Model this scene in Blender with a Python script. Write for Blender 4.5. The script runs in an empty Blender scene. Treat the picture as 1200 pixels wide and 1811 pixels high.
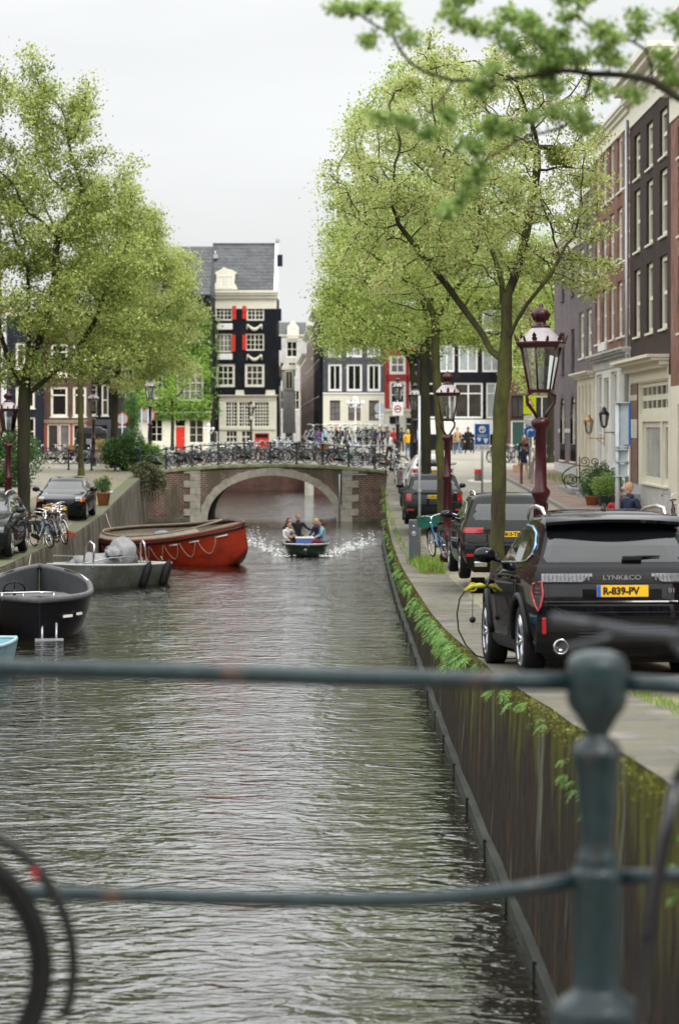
import bpy, bmesh, math, random
import numpy as np
from mathutils import Vector, Matrix, Quaternion
random.seed(7)
for _c in (bpy.data.objects, bpy.data.meshes, bpy.data.materials):
    for _o in list(_c): _c.remove(_o)
SC = bpy.context.scene
COL = SC.collection
R = math.radians
PI = math.pi

# ---------------------------------------------------------------- camera
FPX, CX, HY, CAMZ = 4276.0, 600.0, 758.0, 4.5
cam_d = bpy.data.cameras.new('camera'); cam = bpy.data.objects.new('camera', cam_d); COL.objects.link(cam)
cam.location = (0, 0, CAMZ); cam.rotation_euler = (R(90), 0, 0)
cam_d.sensor_fit = 'VERTICAL'; cam_d.sensor_height = 36.0; cam_d.sensor_width = 24.0
cam_d.lens = 85.0; cam_d.shift_y = -(905.5 - HY) / 1811.0
cam_d.clip_start = 0.3; cam_d.clip_end = 6000
cam_d.dof.use_dof = True; cam_d.dof.focus_distance = 38.0; cam_d.dof.aperture_fstop = 2.4
cam_d.dof.aperture_blades = 0
SC.camera = cam

# ---------------------------------------------------------------- world and sun
SUN_EL, SUN_ROT = R(52), R(150)
w = bpy.data.worlds.new("World"); SC.world = w; w.use_nodes = True
nt = w.node_tree; nt.nodes.clear()
N = nt.nodes.new; L = nt.links.new
out = N('ShaderNodeOutputWorld'); bg = N('ShaderNodeBackground'); L(bg.outputs[0], out.inputs[0])
bg.inputs['Strength'].default_value = 0.1
sky = N('ShaderNodeTexSky'); sky.sky_type = 'NISHITA'; sky.sun_disc = False
sky.sun_elevation = SUN_EL; sky.sun_rotation = SUN_ROT; sky.air_density = 1.0; sky.dust_density = 2.5
tc = N('ShaderNodeTexCoord'); sep = N('ShaderNodeSeparateXYZ'); L(tc.outputs['Generated'], sep.inputs[0])
zr = N('ShaderNodeMapRange'); zr.interpolation_type = 'SMOOTHSTEP'; zr.inputs['From Min'].default_value = 0.155; zr.inputs['From Max'].default_value = .36   # overcast: the zenith is far brighter than the skyline
zr.inputs['To Min'].default_value = 6.7; zr.inputs['To Max'].default_value = 19; L(sep.outputs['Z'], zr.inputs['Value'])
mp = N('ShaderNodeMapping'); mp.inputs['Scale'].default_value = (1.2, 1.2, 4.5); L(tc.outputs['Generated'], mp.inputs[0])
cn = N('ShaderNodeTexNoise'); cn.inputs['Scale'].default_value = 2.6; cn.inputs['Detail'].default_value = 5; cn.inputs['Roughness'].default_value = .5
L(mp.outputs[0], cn.inputs['Vector'])
cr = N('ShaderNodeMapRange'); cr.inputs['From Min'].default_value = .32; cr.inputs['From Max'].default_value = .68
cr.inputs['To Min'].default_value = .88; cr.inputs['To Max'].default_value = 1.05; L(cn.outputs[0], cr.inputs['Value'])
mu = N('ShaderNodeMath'); mu.operation = 'MULTIPLY'; L(zr.outputs[0], mu.inputs[0]); L(cr.outputs[0], mu.inputs[1])
tint = N('ShaderNodeVectorMath'); tint.operation = 'SCALE'; tint.inputs[0].default_value = (.985, 1.0, 1.0); L(mu.outputs[0], tint.inputs['Scale'])
mx = N('ShaderNodeMix'); mx.data_type = 'RGBA'; mx.inputs['Factor'].default_value = .95
L(sky.outputs[0], mx.inputs['A']); L(tint.outputs[0], mx.inputs['B']); L(mx.outputs['Result'], bg.inputs['Color'])
sd = bpy.data.lights.new('sun', 'SUN'); sd.energy = 1.3; sd.angle = R(14); sd.color = (1, .97, .92)
sun = bpy.data.objects.new('sun', sd); COL.objects.link(sun)
# light comes from the upper right, a little behind the camera
sdir = Vector((math.sin(SUN_ROT) * math.cos(SUN_EL), math.cos(SUN_ROT) * math.cos(SUN_EL), math.sin(SUN_EL)))
sun.rotation_euler = (-sdir).to_track_quat('-Z', 'Y').to_euler(); sun.location = (20, -10, 60)
vs = SC.view_settings; SC.display_settings.display_device = 'sRGB'
vs.view_transform = 'Standard'; vs.look = 'None'; vs.gamma = 1; vs.use_curve_mapping = False; vs.exposure = 0.5

# ---------------------------------------------------------------- pixel -> world (lengths of the place were measured this way)
def S(Y): return FPX / Y
def XW(px, Y): return (px - CX) / FPX * Y
def ZW(py, Y): return CAMZ - (py - HY) / FPX * Y
def PW(px, py, Y): return Vector((XW(px, Y), Y, ZW(py, Y)))

# ---------------------------------------------------------------- materials
MATS = {}
def mat(name, col, rough=.6, metal=0.0, var=.12, scale=6.0, bump=0.0, bscale=40.0, col2=None, spec=.28, coat=0.0, emit=None, patch=None, pscale=1.2, pamt=.5, stretch=(1, 1, 1)):
    if name in MATS: return MATS[name]
    m = bpy.data.materials.new(name); m.use_nodes = True; MATS[name] = m
    nt = m.node_tree; n = nt.nodes; l = nt.links.new; b = n['Principled BSDF']
    b.inputs['Roughness'].default_value = rough; b.inputs['Metallic'].default_value = metal
    b.inputs['Specular IOR Level'].default_value = spec; b.inputs['Coat Weight'].default_value = coat
    b.inputs['Coat Roughness'].default_value = .04
    tc = n.new('ShaderNodeTexCoord'); mp = n.new('ShaderNodeMapping'); mp.inputs['Scale'].default_value = stretch
    l(tc.outputs['Object'], mp.inputs[0])
    no = n.new('ShaderNodeTexNoise'); no.inputs['Scale'].default_value = scale; no.inputs['Detail'].default_value = 6; no.inputs['Roughness'].default_value = .62
    l(mp.outputs[0], no.inputs['Vector'])
    mr = n.new('ShaderNodeMapRange'); mr.inputs['From Min'].default_value = .3; mr.inputs['From Max'].default_value = .7; l(no.outputs[0], mr.inputs['Value'])
    mi = n.new('ShaderNodeMix'); mi.data_type = 'RGBA'; l(mr.outputs[0], mi.inputs['Factor'])
    c = tuple(col)
    c2 = tuple(col2) if col2 else tuple(min(1, x * (1 + var)) for x in c)
    c1 = tuple(x * (1 - var) for x in c) if not col2 else c
    mi.inputs['A'].default_value = (*c1, 1); mi.inputs['B'].default_value = (*c2, 1)
    last = mi.outputs['Result']
    if patch:
        n2 = n.new('ShaderNodeTexNoise'); n2.inputs['Scale'].default_value = pscale; n2.inputs['Detail'].default_value = 8; n2.inputs['Roughness'].default_value = .7
        l(mp.outputs[0], n2.inputs['Vector'])
        m2 = n.new('ShaderNodeMapRange'); m2.inputs['From Min'].default_value = 1 - pamt - .08; m2.inputs['From Max'].default_value = 1 - pamt + .08; l(n2.outputs[0], m2.inputs['Value'])
        m3 = n.new('ShaderNodeMix'); m3.data_type = 'RGBA'; l(m2.outputs[0], m3.inputs['Factor']); l(last, m3.inputs['A']); m3.inputs['B'].default_value = (*patch, 1); last = m3.outputs['Result']
    l(last, b.inputs['Base Color'])
    if bump > 0:
        nb = n.new('ShaderNodeTexNoise'); nb.inputs['Scale'].default_value = bscale; nb.inputs['Detail'].default_value = 5; l(mp.outputs[0], nb.inputs['Vector'])
        bp = n.new('ShaderNodeBump'); bp.inputs['Strength'].default_value = min(1, bump); bp.inputs['Distance'].default_value = .02; l(nb.outputs[0], bp.inputs['Height']); l(bp.outputs[0], b.inputs['Normal'])
    if emit:
        b.inputs['Emission Color'].default_value = (*emit[0], 1); b.inputs['Emission Strength'].default_value = emit[1]
    return m

def brickmat(name, c1, c2, mortar=(.3, .28, .25), w=.22, h=.062, ms=.006, flat=False, stain=None, moss=None, rough=.85, streak=None):
    """real-size bricks; flat=True lays them on the ground (x,y), else on any upright wall (x+y, z)"""
    if name in MATS: return MATS[name]
    m = bpy.data.materials.new(name); m.use_nodes = True; MATS[name] = m
    nt = m.node_tree; n = nt.nodes; l = nt.links.new; b = n['Principled BSDF']; b.inputs['Roughness'].default_value = rough; b.inputs['Specular IOR Level'].default_value = .12
    tc = n.new('ShaderNodeTexCoord'); sp = n.new('ShaderNodeSeparateXYZ'); l(tc.outputs['Object'], sp.inputs[0]); cb = n.new('ShaderNodeCombineXYZ')
    if flat: l(sp.outputs['X'], cb.inputs['X']); l(sp.outputs['Y'], cb.inputs['Y'])
    else:
        ad = n.new('ShaderNodeMath'); l(sp.outputs['X'], ad.inputs[0]); l(sp.outputs['Y'], ad.inputs[1]); l(ad.outputs[0], cb.inputs['X']); l(sp.outputs['Z'], cb.inputs['Y'])
    br = n.new('ShaderNodeTexBrick'); l(cb.outputs[0], br.inputs['Vector']); br.inputs['Scale'].default_value = 1
    br.inputs['Brick Width'].default_value = w; br.inputs['Row Height'].default_value = h; br.inputs['Mortar Size'].default_value = ms
    br.inputs['Color1'].default_value = (*c1, 1); br.inputs['Color2'].default_value = (*c2, 1); br.inputs['Mortar'].default_value = (*mortar, 1); br.inputs['Bias'].default_value = -.1
    last = br.outputs['Color']
    no = n.new('ShaderNodeTexNoise'); no.inputs['Scale'].default_value = 1.1; no.inputs['Detail'].default_value = 9; no.inputs['Roughness'].default_value = .68; l(tc.outputs['Object'], no.inputs['Vector'])
    mr = n.new('ShaderNodeMapRange'); mr.inputs['From Min'].default_value = .3; mr.inputs['From Max'].default_value = .7; mr.inputs['To Min'].default_value = .68; mr.inputs['To Max'].default_value = 1.28; l(no.outputs[0], mr.inputs['Value'])
    hs = n.new('ShaderNodeHueSaturation'); l(last, hs.inputs['Color']); l(mr.outputs[0], hs.inputs['Value']); last = hs.outputs[0]
    def over(last, col, scale, amt, st, sharp=.06):
        mp = n.new('ShaderNodeMapping'); mp.inputs['Scale'].default_value = st; l(tc.outputs['Object'], mp.inputs[0])
        n2 = n.new('ShaderNodeTexNoise'); n2.inputs['Scale'].default_value = scale; n2.inputs['Detail'].default_value = 9; n2.inputs['Roughness'].default_value = .7; l(mp.outputs[0], n2.inputs['Vector'])
        m2 = n.new('ShaderNodeMapRange'); m2.inputs['From Min'].default_value = amt - sharp; m2.inputs['From Max'].default_value = amt + sharp; l(n2.outputs[0], m2.inputs['Value'])
        m3 = n.new('ShaderNodeMix'); m3.data_type = 'RGBA'; l(m2.outputs[0], m3.inputs['Factor']); l(last, m3.inputs['A']); m3.inputs['B'].default_value = (*col, 1); return m3.outputs['Result']
    if stain: last = over(last, stain, .9, .56, (1, 1, 1))
    if streak: last = over(last, streak, 1.6, .53, (1, 1, .16))
    if moss: last = over(last, moss, 1.0, .52, (1, 1, .2) if not flat else (1, 1, 1))
    l(last, b.inputs['Base Color'])
    bp = n.new('ShaderNodeBump'); bp.inputs['Strength'].default_value = .5; bp.inputs['Distance'].default_value = .006; bp.invert = True
    l(br.outputs['Fac'], bp.inputs['Height']); l(bp.outputs[0], b.inputs['Normal'])
    return m

def glassmat(name, col=(.02, .022, .025), rough=.05, var=.5):
    m = mat(name, col, rough=rough, var=var, scale=.8, spec=.5)
    return m

def clearglass(name, tint=(.9, .93, .92), amt=.8):
    if name in MATS: return MATS[name]
    m = bpy.data.materials.new(name); m.use_nodes = True; MATS[name] = m
    nt = m.node_tree; n = nt.nodes; l = nt.links.new; n.remove(n['Principled BSDF'])
    tr = n.new('ShaderNodeBsdfTransparent'); tr.inputs[0].default_value = (*tint, 1)
    gl = n.new('ShaderNodeBsdfGlossy'); gl.inputs['Roughness'].default_value = .05
    fr = n.new('ShaderNodeFresnel'); fr.inputs['IOR'].default_value = 1.5
    no = n.new('ShaderNodeTexNoise'); no.inputs['Scale'].default_value = 9; ad = n.new('ShaderNodeMath'); ad.operation = 'MULTIPLY_ADD'; ad.inputs[1].default_value = .25; 
    l(no.outputs[0], ad.inputs[0]); l(fr.outputs[0], ad.inputs[2]); mi = n.new('ShaderNodeMixShader'); l(ad.outputs[0], mi.inputs[0]); l(tr.outputs[0], mi.inputs[1]); l(gl.outputs[0], mi.inputs[2])
    l(mi.outputs[0], n['Material Output'].inputs[0]); return m

def leafmat(name, cols, trans=.35, rough=.55):
    """per-leaf random colour from a ramp plus larger light and dark clumps of leaf kind"""
    if name in MATS: return MATS[name]
    m = bpy.data.materials.new(name); m.use_nodes = True; MATS[name] = m
    nt = m.node_tree; n = nt.nodes; l = nt.links.new; b = n['Principled BSDF']; b.inputs['Roughness'].default_value = rough; b.inputs['Specular IOR Level'].default_value = .3
    ge = n.new('ShaderNodeNewGeometry'); tc = n.new('ShaderNodeTexCoord')
    no = n.new('ShaderNodeTexNoise'); no.inputs['Scale'].default_value = .8; no.inputs['Detail'].default_value = 3; l(tc.outputs['Object'], no.inputs['Vector'])
    mr = n.new('ShaderNodeMapRange'); mr.inputs['From Min'].default_value = .35; mr.inputs['From Max'].default_value = .65; mr.inputs['To Min'].default_value = -.25; mr.inputs['To Max'].default_value = .25; l(no.outputs[0], mr.inputs['Value'])
    ad = n.new('ShaderNodeMath'); l(ge.outputs['Random Per Island'], ad.inputs[0]); l(mr.outputs[0], ad.inputs[1])
    rp = n.new('ShaderNodeValToRGB'); e = rp.color_ramp.elements
    e[0].position = 0; e[0].color = (*cols[0], 1); e[1].position = 1; e[1].color = (*cols[-1], 1)
    for i, c in enumerate(cols[1:-1]):
        x = e.new((i + 1) / (len(cols) - 1)); x.color = (*c, 1)
    l(ad.outputs[0], rp.inputs[0]); l(rp.outputs[0], b.inputs['Base Color'])
    t = n.new('ShaderNodeBsdfTranslucent'); l(rp.outputs[0], t.inputs[0]); mi = n.new('ShaderNodeMixShader'); mi.inputs[0].default_value = trans
    l(b.outputs[0], mi.inputs[1]); l(t.outputs[0], mi.inputs[2]); l(mi.outputs[0], n['Material Output'].inputs[0]); return m

# ---------------------------------------------------------------- object helpers
def tag(o, label=None, cat=None, group=None, kind=None):
    if label: o['label'] = label
    if cat: o['category'] = cat
    if group: o['group'] = group
    if kind: o['kind'] = kind
    return o
def empty(name, loc=(0, 0, 0), rz=0.0, label=None, cat=None, group=None):
    o = bpy.data.objects.new(name, None); COL.objects.link(o); o.location = loc; o.rotation_euler = (0, 0, rz); o.empty_display_size = .2
    return tag(o, label, cat, group)
def kids(o): return [c for c in bpy.data.objects if c.parent == o]
KID = {}
def link_obj(name, me, parent=None, loc=None):
    o = bpy.data.objects.new(name, me); COL.objects.link(o)
    if parent is not None: o.parent = parent; KID.setdefault(parent.name, []).append(o)
    if loc is not None: o.location = loc
    return o
def copy_tree(o, loc=None, rz=None, label=None, group=None, parent=None, tilt=None):
    c = o.copy(); COL.objects.link(c); c.parent = parent
    if loc is not None: c.location = loc
    if rz is not None: c.rotation_euler = (0, 0, rz)
    if tilt is not None: c.rotation_euler = (tilt, c.rotation_euler[1], c.rotation_euler[2])
    if label: c['label'] = label
    if group: c['group'] = group
    if parent is not None: KID.setdefault(parent.name, []).append(c)
    for ch in KID.get(o.name, []): copy_tree(ch, parent=c)
    return c

def frame_of(d):
    d = d.normalized(); a = Vector((0, 0, 1)) if abs(d.z) < .9 else Vector((1, 0, 0))
    u = d.cross(a).normalized(); return u, d.cross(u).normalized()

class MB:
    """mesh builder: collects shapes, links them as one mesh object"""
    def __init__(s): s.v = []; s.f = []; s.m = []; s.sm = []; s.mats = []; s.cur = 0; s.T = Matrix.Identity(4); s.s = True
    def use(s, m):
        if m not in s.mats: s.mats.append(m)
        s.cur = s.mats.index(m); return s
    def add(s, vs, fs, smooth=False):
        o = len(s.v); T = s.T
        s.v.extend([tuple(T @ Vector(p)) for p in vs])
        for f in fs: s.f.append(tuple(i + o for i in f)); s.m.append(s.cur); s.sm.append(smooth)
        return s
    def box(s, c, d, rz=0.0, rx=0.0, ry=0.0, bev=0.0):
        hx, hy, hz = d[0] / 2, d[1] / 2, d[2] / 2
        Rm = Matrix.Rotation(rz, 3, 'Z') @ Matrix.Rotation(ry, 3, 'Y') @ Matrix.Rotation(rx, 3, 'X'); c = Vector(c)
        if bev <= 0:
            p = [c + Rm @ Vector((a * hx, b_ * hy, e * hz)) for a in (-1, 1) for b_ in (-1, 1) for e in (-1, 1)]
            s.add(p, [(0, 1, 3, 2), (4, 6, 7, 5), (0, 4, 5, 1), (2, 3, 7, 6), (0, 2, 6, 4), (1, 5, 7, 3)])
        else:
            b = min(bev, hx * .9, hy * .9, hz * .9); bm = bmesh.new(); bmesh.ops.create_cube(bm, size=1)
            for v in bm.verts: v.co = Vector((v.co.x * d[0], v.co.y * d[1], v.co.z * d[2]))
            bmesh.ops.bevel(bm, geom=bm.edges[:], offset=b, segments=2, affect='EDGES', profile=.6)
            bm.verts.index_update(); s.add([c + Rm @ v.co for v in bm.verts], [[v.index for v in f.verts] for f in bm.faces], False); bm.free()
        return s
    def bb(s, x0, x1, y0, y1, z0, z1, bev=0.0): return s.box(((x0 + x1) / 2, (y0 + y1) / 2, (z0 + z1) / 2), (abs(x1 - x0), abs(y1 - y0), abs(z1 - z0)), bev=bev)
    def tube(s, pts, r, n=8, cap=True, closed=False):
        pts = [Vector(p) for p in pts]; k = len(pts); rs = r if isinstance(r, (list, tuple)) else [r] * k
        vs = []; u = None
        for i, p in enumerate(pts):
            a = pts[(i - 1) % k] if (i > 0 or closed) else p; b = pts[(i + 1) % k] if (i < k - 1 or closed) else p
            d = (b - a)
            if d.length < 1e-9: d = Vector((0, 0, 1))
            d.normalize()
            if u is None: u, w_ = frame_of(d)
            else:
                u = (u - d * u.dot(d))
                if u.length < 1e-6: u, w_ = frame_of(d)
                u.normalize(); w_ = d.cross(u)
            for j in range(n):
                t = 2 * PI * j / n; vs.append(p + (u * math.cos(t) + w_ * math.sin(t)) * rs[i])
        fs = []
        for i in range(k if closed else k - 1):
            for j in range(n):
                a = i * n + j; b = i * n + (j + 1) % n; c = ((i + 1) % k) * n + (j + 1) % n; d_ = ((i + 1) % k) * n + j; fs.append((a, b, c, d_))
        if cap and not closed: fs.append(tuple(reversed(range(n)))); fs.append(tuple(range((k - 1) * n, k * n)))
        return s.add(vs, fs, True)
    def lathe(s, prof, c=(0, 0, 0), n=16, axis='z', smooth=True, cap=True, rot=0.0):
        c = Vector(c); vs = []
        for (r, h) in prof:
            for j in range(n):
                t = 2 * PI * (j + rot) / n; a, b = r * math.cos(t), r * math.sin(t)
                vs.append(c + (Vector((a, b, h)) if axis == 'z' else Vector((h, a, b)) if axis == 'x' else Vector((a, h, b))))
        fs = []
        for i in range(len(prof) - 1):
            for j in range(n): fs.append((i * n + j, i * n + (j + 1) % n, (i + 1) * n + (j + 1) % n, (i + 1) * n + j))
        if cap: fs.append(tuple(reversed(range(n)))); fs.append(tuple(range((len(prof) - 1) * n, len(prof) * n)))
        return s.add(vs, fs, smooth)
    def torus(s, c, R_, r, n=32, m=6, axis='y', a0=0.0, a1=2 * PI):
        full = abs(a1 - a0 - 2 * PI) < 1e-4; k = n if full else n + 1; pts = []
        for i in range(k):
            t = a0 + (a1 - a0) * i / n; x, y = R_ * math.cos(t), R_ * math.sin(t)
            pts.append(Vector(c) + (Vector((x, 0, y)) if axis == 'y' else Vector((x, y, 0)) if axis == 'z' else Vector((0, x, y))))
        return s.tube(pts, r, m, closed=full)
    def ball(s, c, r, n=10, m=7):
        rx, ry, rz = (r, r, r) if not isinstance(r, (tuple, list)) else r; c = Vector(c); vs = [c + Vector((0, 0, -rz))]; 
        for i in range(1, m):
            ph = -PI / 2 + PI * i / m
            for j in range(n): t = 2 * PI * j / n; vs.append(c + Vector((rx * math.cos(ph) * math.cos(t), ry * math.cos(ph) * math.sin(t), rz * math.sin(ph))))
        vs.append(c + Vector((0, 0, rz))); fs = []
        for j in range(n): fs.append((0, 1 + (j + 1) % n, 1 + j))
        for i in range(m - 2):
            for j in range(n): a = 1 + i * n + j; b = 1 + i * n + (j + 1) % n; fs.append((a, b, b + n, a + n))
        e = len(vs) - 1
        for j in range(n): fs.append((e, 1 + (m - 2) * n + j, 1 + (m - 2) * n + (j + 1) % n))
        return s.add(vs, fs, True)
    def prism(s, poly, y0, y1, plane='xz'):
        """closed 2-D outline extruded; plane xz along y, yz along x, xy along z"""
        k = len(poly)
        def p3(a, b, t): return (a, t, b) if plane == 'xz' else (t, a, b) if plane == 'yz' else (a, b, t)
        vs = [p3(a, b, y0) for a, b in poly] + [p3(a, b, y1) for a, b in poly]
        fs = [tuple(range(k)), tuple(reversed(range(k, 2 * k)))] + [(i, i + k, (i + 1) % k + k, (i + 1) % k) for i in range(k)]
        return s.add(vs, fs)
    def grid(s, P, smooth=True, flip=False):
        """P: rows of equal-length point lists"""
        a, b = len(P), len(P[0]); vs = [p for r_ in P for p in r_]; fs = []
        for i in range(a - 1):
            for j in range(b - 1):
                q = (i * b + j, i * b + j + 1, (i + 1) * b + j + 1, (i + 1) * b + j); fs.append(tuple(reversed(q)) if flip else q)
        return s.add(vs, fs, smooth)
    def build(s, name, m=None, parent=None, loc=None, fix=True, sharp=None):
        if m is not None and not s.mats: s.mats = [m]
        elif m is not None and m not in s.mats: s.mats[0] = m if len(s.mats) == 0 else s.mats[0]
        me = bpy.data.meshes.new(name); me.from_pydata(s.v, [], s.f)
        for k in s.mats: me.materials.append(k)
        me.polygons.foreach_set('material_index', s.m); me.polygons.foreach_set('use_smooth', s.sm)
        if fix and len(s.f) < 60000:
            bm = bmesh.new(); bm.from_mesh(me); bmesh.ops.recalc_face_normals(bm, faces=bm.faces); bm.to_mesh(me); bm.free()
        me.update()
        if sharp: me.set_sharp_from_angle(angle=R(sharp))
        return link_obj(name, me, parent, loc)

def box_uv(*a): pass
def npmesh(name, V, F, m, parent=None, loc=None, mi=None):
    """fast mesh from numpy quads (F: n x 4) """
    me = bpy.data.meshes.new(name); k = F.shape[1]
    me.vertices.add(len(V)); me.vertices.foreach_set('co', V.astype(np.float32).ravel())
    me.loops.add(F.size); me.loops.foreach_set('vertex_index', F.astype(np.int32).ravel())
    me.polygons.add(len(F)); me.polygons.foreach_set('loop_start', np.arange(0, F.size, k, dtype=np.int32)); me.polygons.foreach_set('loop_total', np.full(len(F), k, dtype=np.int32))
    ms = m if isinstance(m, (list, tuple)) else [m]
    for x in ms: me.materials.append(x)
    if mi is not None: me.polygons.foreach_set('material_index', mi.astype(np.int32))
    me.update(calc_edges=True); me.validate(); return link_obj(name, me, parent, loc)

def text(name, body, size, m, parent=None, loc=(0, 0, 0), rot=(R(90), 0, 0), ext=.002, ax='CENTER', squash=1.0, off=0.0):
    cu = bpy.data.curves.new(name, 'FONT'); cu.body = body; cu.size = size; cu.extrude = ext; cu.align_x = ax; cu.align_y = 'CENTER'; cu.resolution_u = 3; cu.offset = off
    t = bpy.data.objects.new(name + '_curve', cu); me = bpy.data.meshes.new_from_object(t); me.materials.clear(); me.materials.append(m)
    bpy.data.objects.remove(t); bpy.data.curves.remove(cu); me.name = name
    o = link_obj(name, me, parent, loc); o.rotation_euler = rot; o.scale = (squash, 1, 1); return o

def lerp(a, b, t): return a + (b - a) * t
def ip(x, tab): return float(np.interp(x, [t[0] for t in tab], [t[1] for t in tab]))

# shared materials
WHITE = mat('cream paint', (.72, .69, .58), rough=.5, var=.08, scale=3, patch=(.6, .56, .45), pscale=1.5, pamt=.35)
PURE = mat('white paint', (.78, .77, .73), rough=.45, var=.06, scale=3)
BLK = mat('black rubber', (.005, .005, .0055), rough=.7, var=.3, scale=20)
BLKM = mat('black metal', (.007, .007, .008), rough=.4, metal=.0, var=.3, scale=30, coat=.1)
CHROME = mat('chrome', (.7, .7, .72), rough=.18, metal=1, var=.1, scale=30)
STEEL = mat('galvanised steel', (.42, .44, .46), rough=.45, metal=.7, var=.2, scale=25)
PANE = glassmat('window glass', (.008, .009, .010)); PANE2 = glassmat('window glass with blind', (.30, .33, .33), rough=.15, var=.35); PANEC = glassmat('window glass with curtain', (.16, .14, .14), rough=.12, var=.4)
# ================================================================ ground profiles
ZQ = [(-40, 2.7), (7.2, 2.7), (13.5, 2.55), (15.3, 2.46), (17.5, 2.32), (19.6, 2.23), (22.4, 2.06), (26.2, 1.87), (30, 1.74), (36, 1.48), (42, 1.3), (55, 1.1), (64, 1.0), (75, 1.0), (85, 1.2), (95, 1.5), (105, 2.0), (112, 2.36), (117, 2.5), (155, 2.85), (400, 2.85)]
ZR = [(-40, 2.72), (7.2, 2.72), (13.5, 2.6), (25, 2.07), (36, 1.66), (48, 1.5), (60, 1.4), (78, 1.48), (92, 1.72), (107, 1.95), (117, 2.12), (135, 2.5), (155, 2.86), (400, 2.86)]
XE = [(-40, 1.85), (7, 1.85), (13.5, 1.8), (17.5, 1.74), (22, 1.70), (30, 1.62), (45, 1.58), (60, 1.56), (75, 1.62), (90, 1.74), (100, 1.9), (112, 2.2), (117, 2.35), (164, 2.4)]
ZLQ = [(-40, 2.7), (8, 2.7), (25, 2.0), (40, 1.45), (58, 1.17), (67, 1.22), (75, 1.3), (84, 1.5), (97, 1.86), (111, 2.18), (117, 2.4), (125, 2.7), (155, 2.85), (400, 2.85)]
ZLR = [(-40, 2.72), (8, 2.72), (25, 2.1), (40, 1.6), (58, 1.3), (67, 1.38), (80, 1.68), (97, 2.05), (111, 2.3), (125, 2.6), (155, 2.86), (400, 2.86)]
XL = [(-40, -8.1), (75, -8.12), (84, -8.25), (97, -8.7), (111, -9.2), (117, -9.35), (400, -9.4)]
def zright(x, y):
    o = x - ip(y, XE); t = min(1, max(0, (o - 1.0) / 2.0)); return lerp(ip(y, ZQ), ip(y, ZR), t)
def zleft(x, y):
    o = ip(y, XL) - x; t = min(1, max(0, (o - .6) / 1.6)); return lerp(ip(y, ZLQ), ip(y, ZLR), t)
YS = sorted(set([-40, 7.26] + [round(7.26 + i * 1.55, 2) for i in range(1, 96)] + [125.0, 164.0, 176.0]))
YS = [y for y in YS if y <= 155.9] 

STONE = mat('quay stone', (.12, .115, .095), rough=.85, var=.2, scale=2.2, bump=.4, bscale=18, patch=(.10, .12, .04), pscale=1.6, pamt=.5)
CLINK = brickmat('clinker road', (.36, .33, .30), (.25, .23, .215), (.14, .13, .11), w=.21, h=.1, ms=.006, flat=True, moss=(.28, .27, .19))
PARKB = brickmat('parking bay brick', (.27, .225, .19), (.19, .165, .15), (.09, .09, .06), w=.21, h=.105, ms=.008, flat=True, moss=(.2, .2, .1))
SIDEB = brickmat('pavement brick', (.30, .21, .17), (.25, .18, .15), (.2, .18, .15), w=.21, h=.07, ms=.006, flat=True)
KERB = mat('kerb stone', (.24, .235, .21), rough=.8, var=.15, scale=3, bump=.3)
SLAB = brickmat('stone slabs', (.135, .125, .112), (.11, .104, .094), (.09, .10, .05), w=.6, h=.42, ms=.012, flat=True, moss=(.15, .14, .10), stain=(.21, .195, .17))

def strip(name, o0, o1, m, y0, y1, side='R', dz=0.0, n=2, kerb=0.0):
    """a ribbon of ground following the quay edge between two offsets"""
    P = []
    for y in [y0] + [q for q in YS if y0 + .01 < q < y1 - .01] + [y1]:
        row = []
        for i in range(n + 1):
            o = lerp(o0, o1, i / n)
            if side == 'R':
                x = ip(y, XE) + o if o < 3 else o + 1.6
                row.append((x, y, zright(x, y) + dz))
            else:
                x = ip(y, XL) - o
                row.append((x, y, zleft(x, y) + dz))
        P.append(row)
    b = MB(); b.grid(P, True, flip=(side == 'L')); return b
def structure(o): return tag(o, kind='structure')

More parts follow.
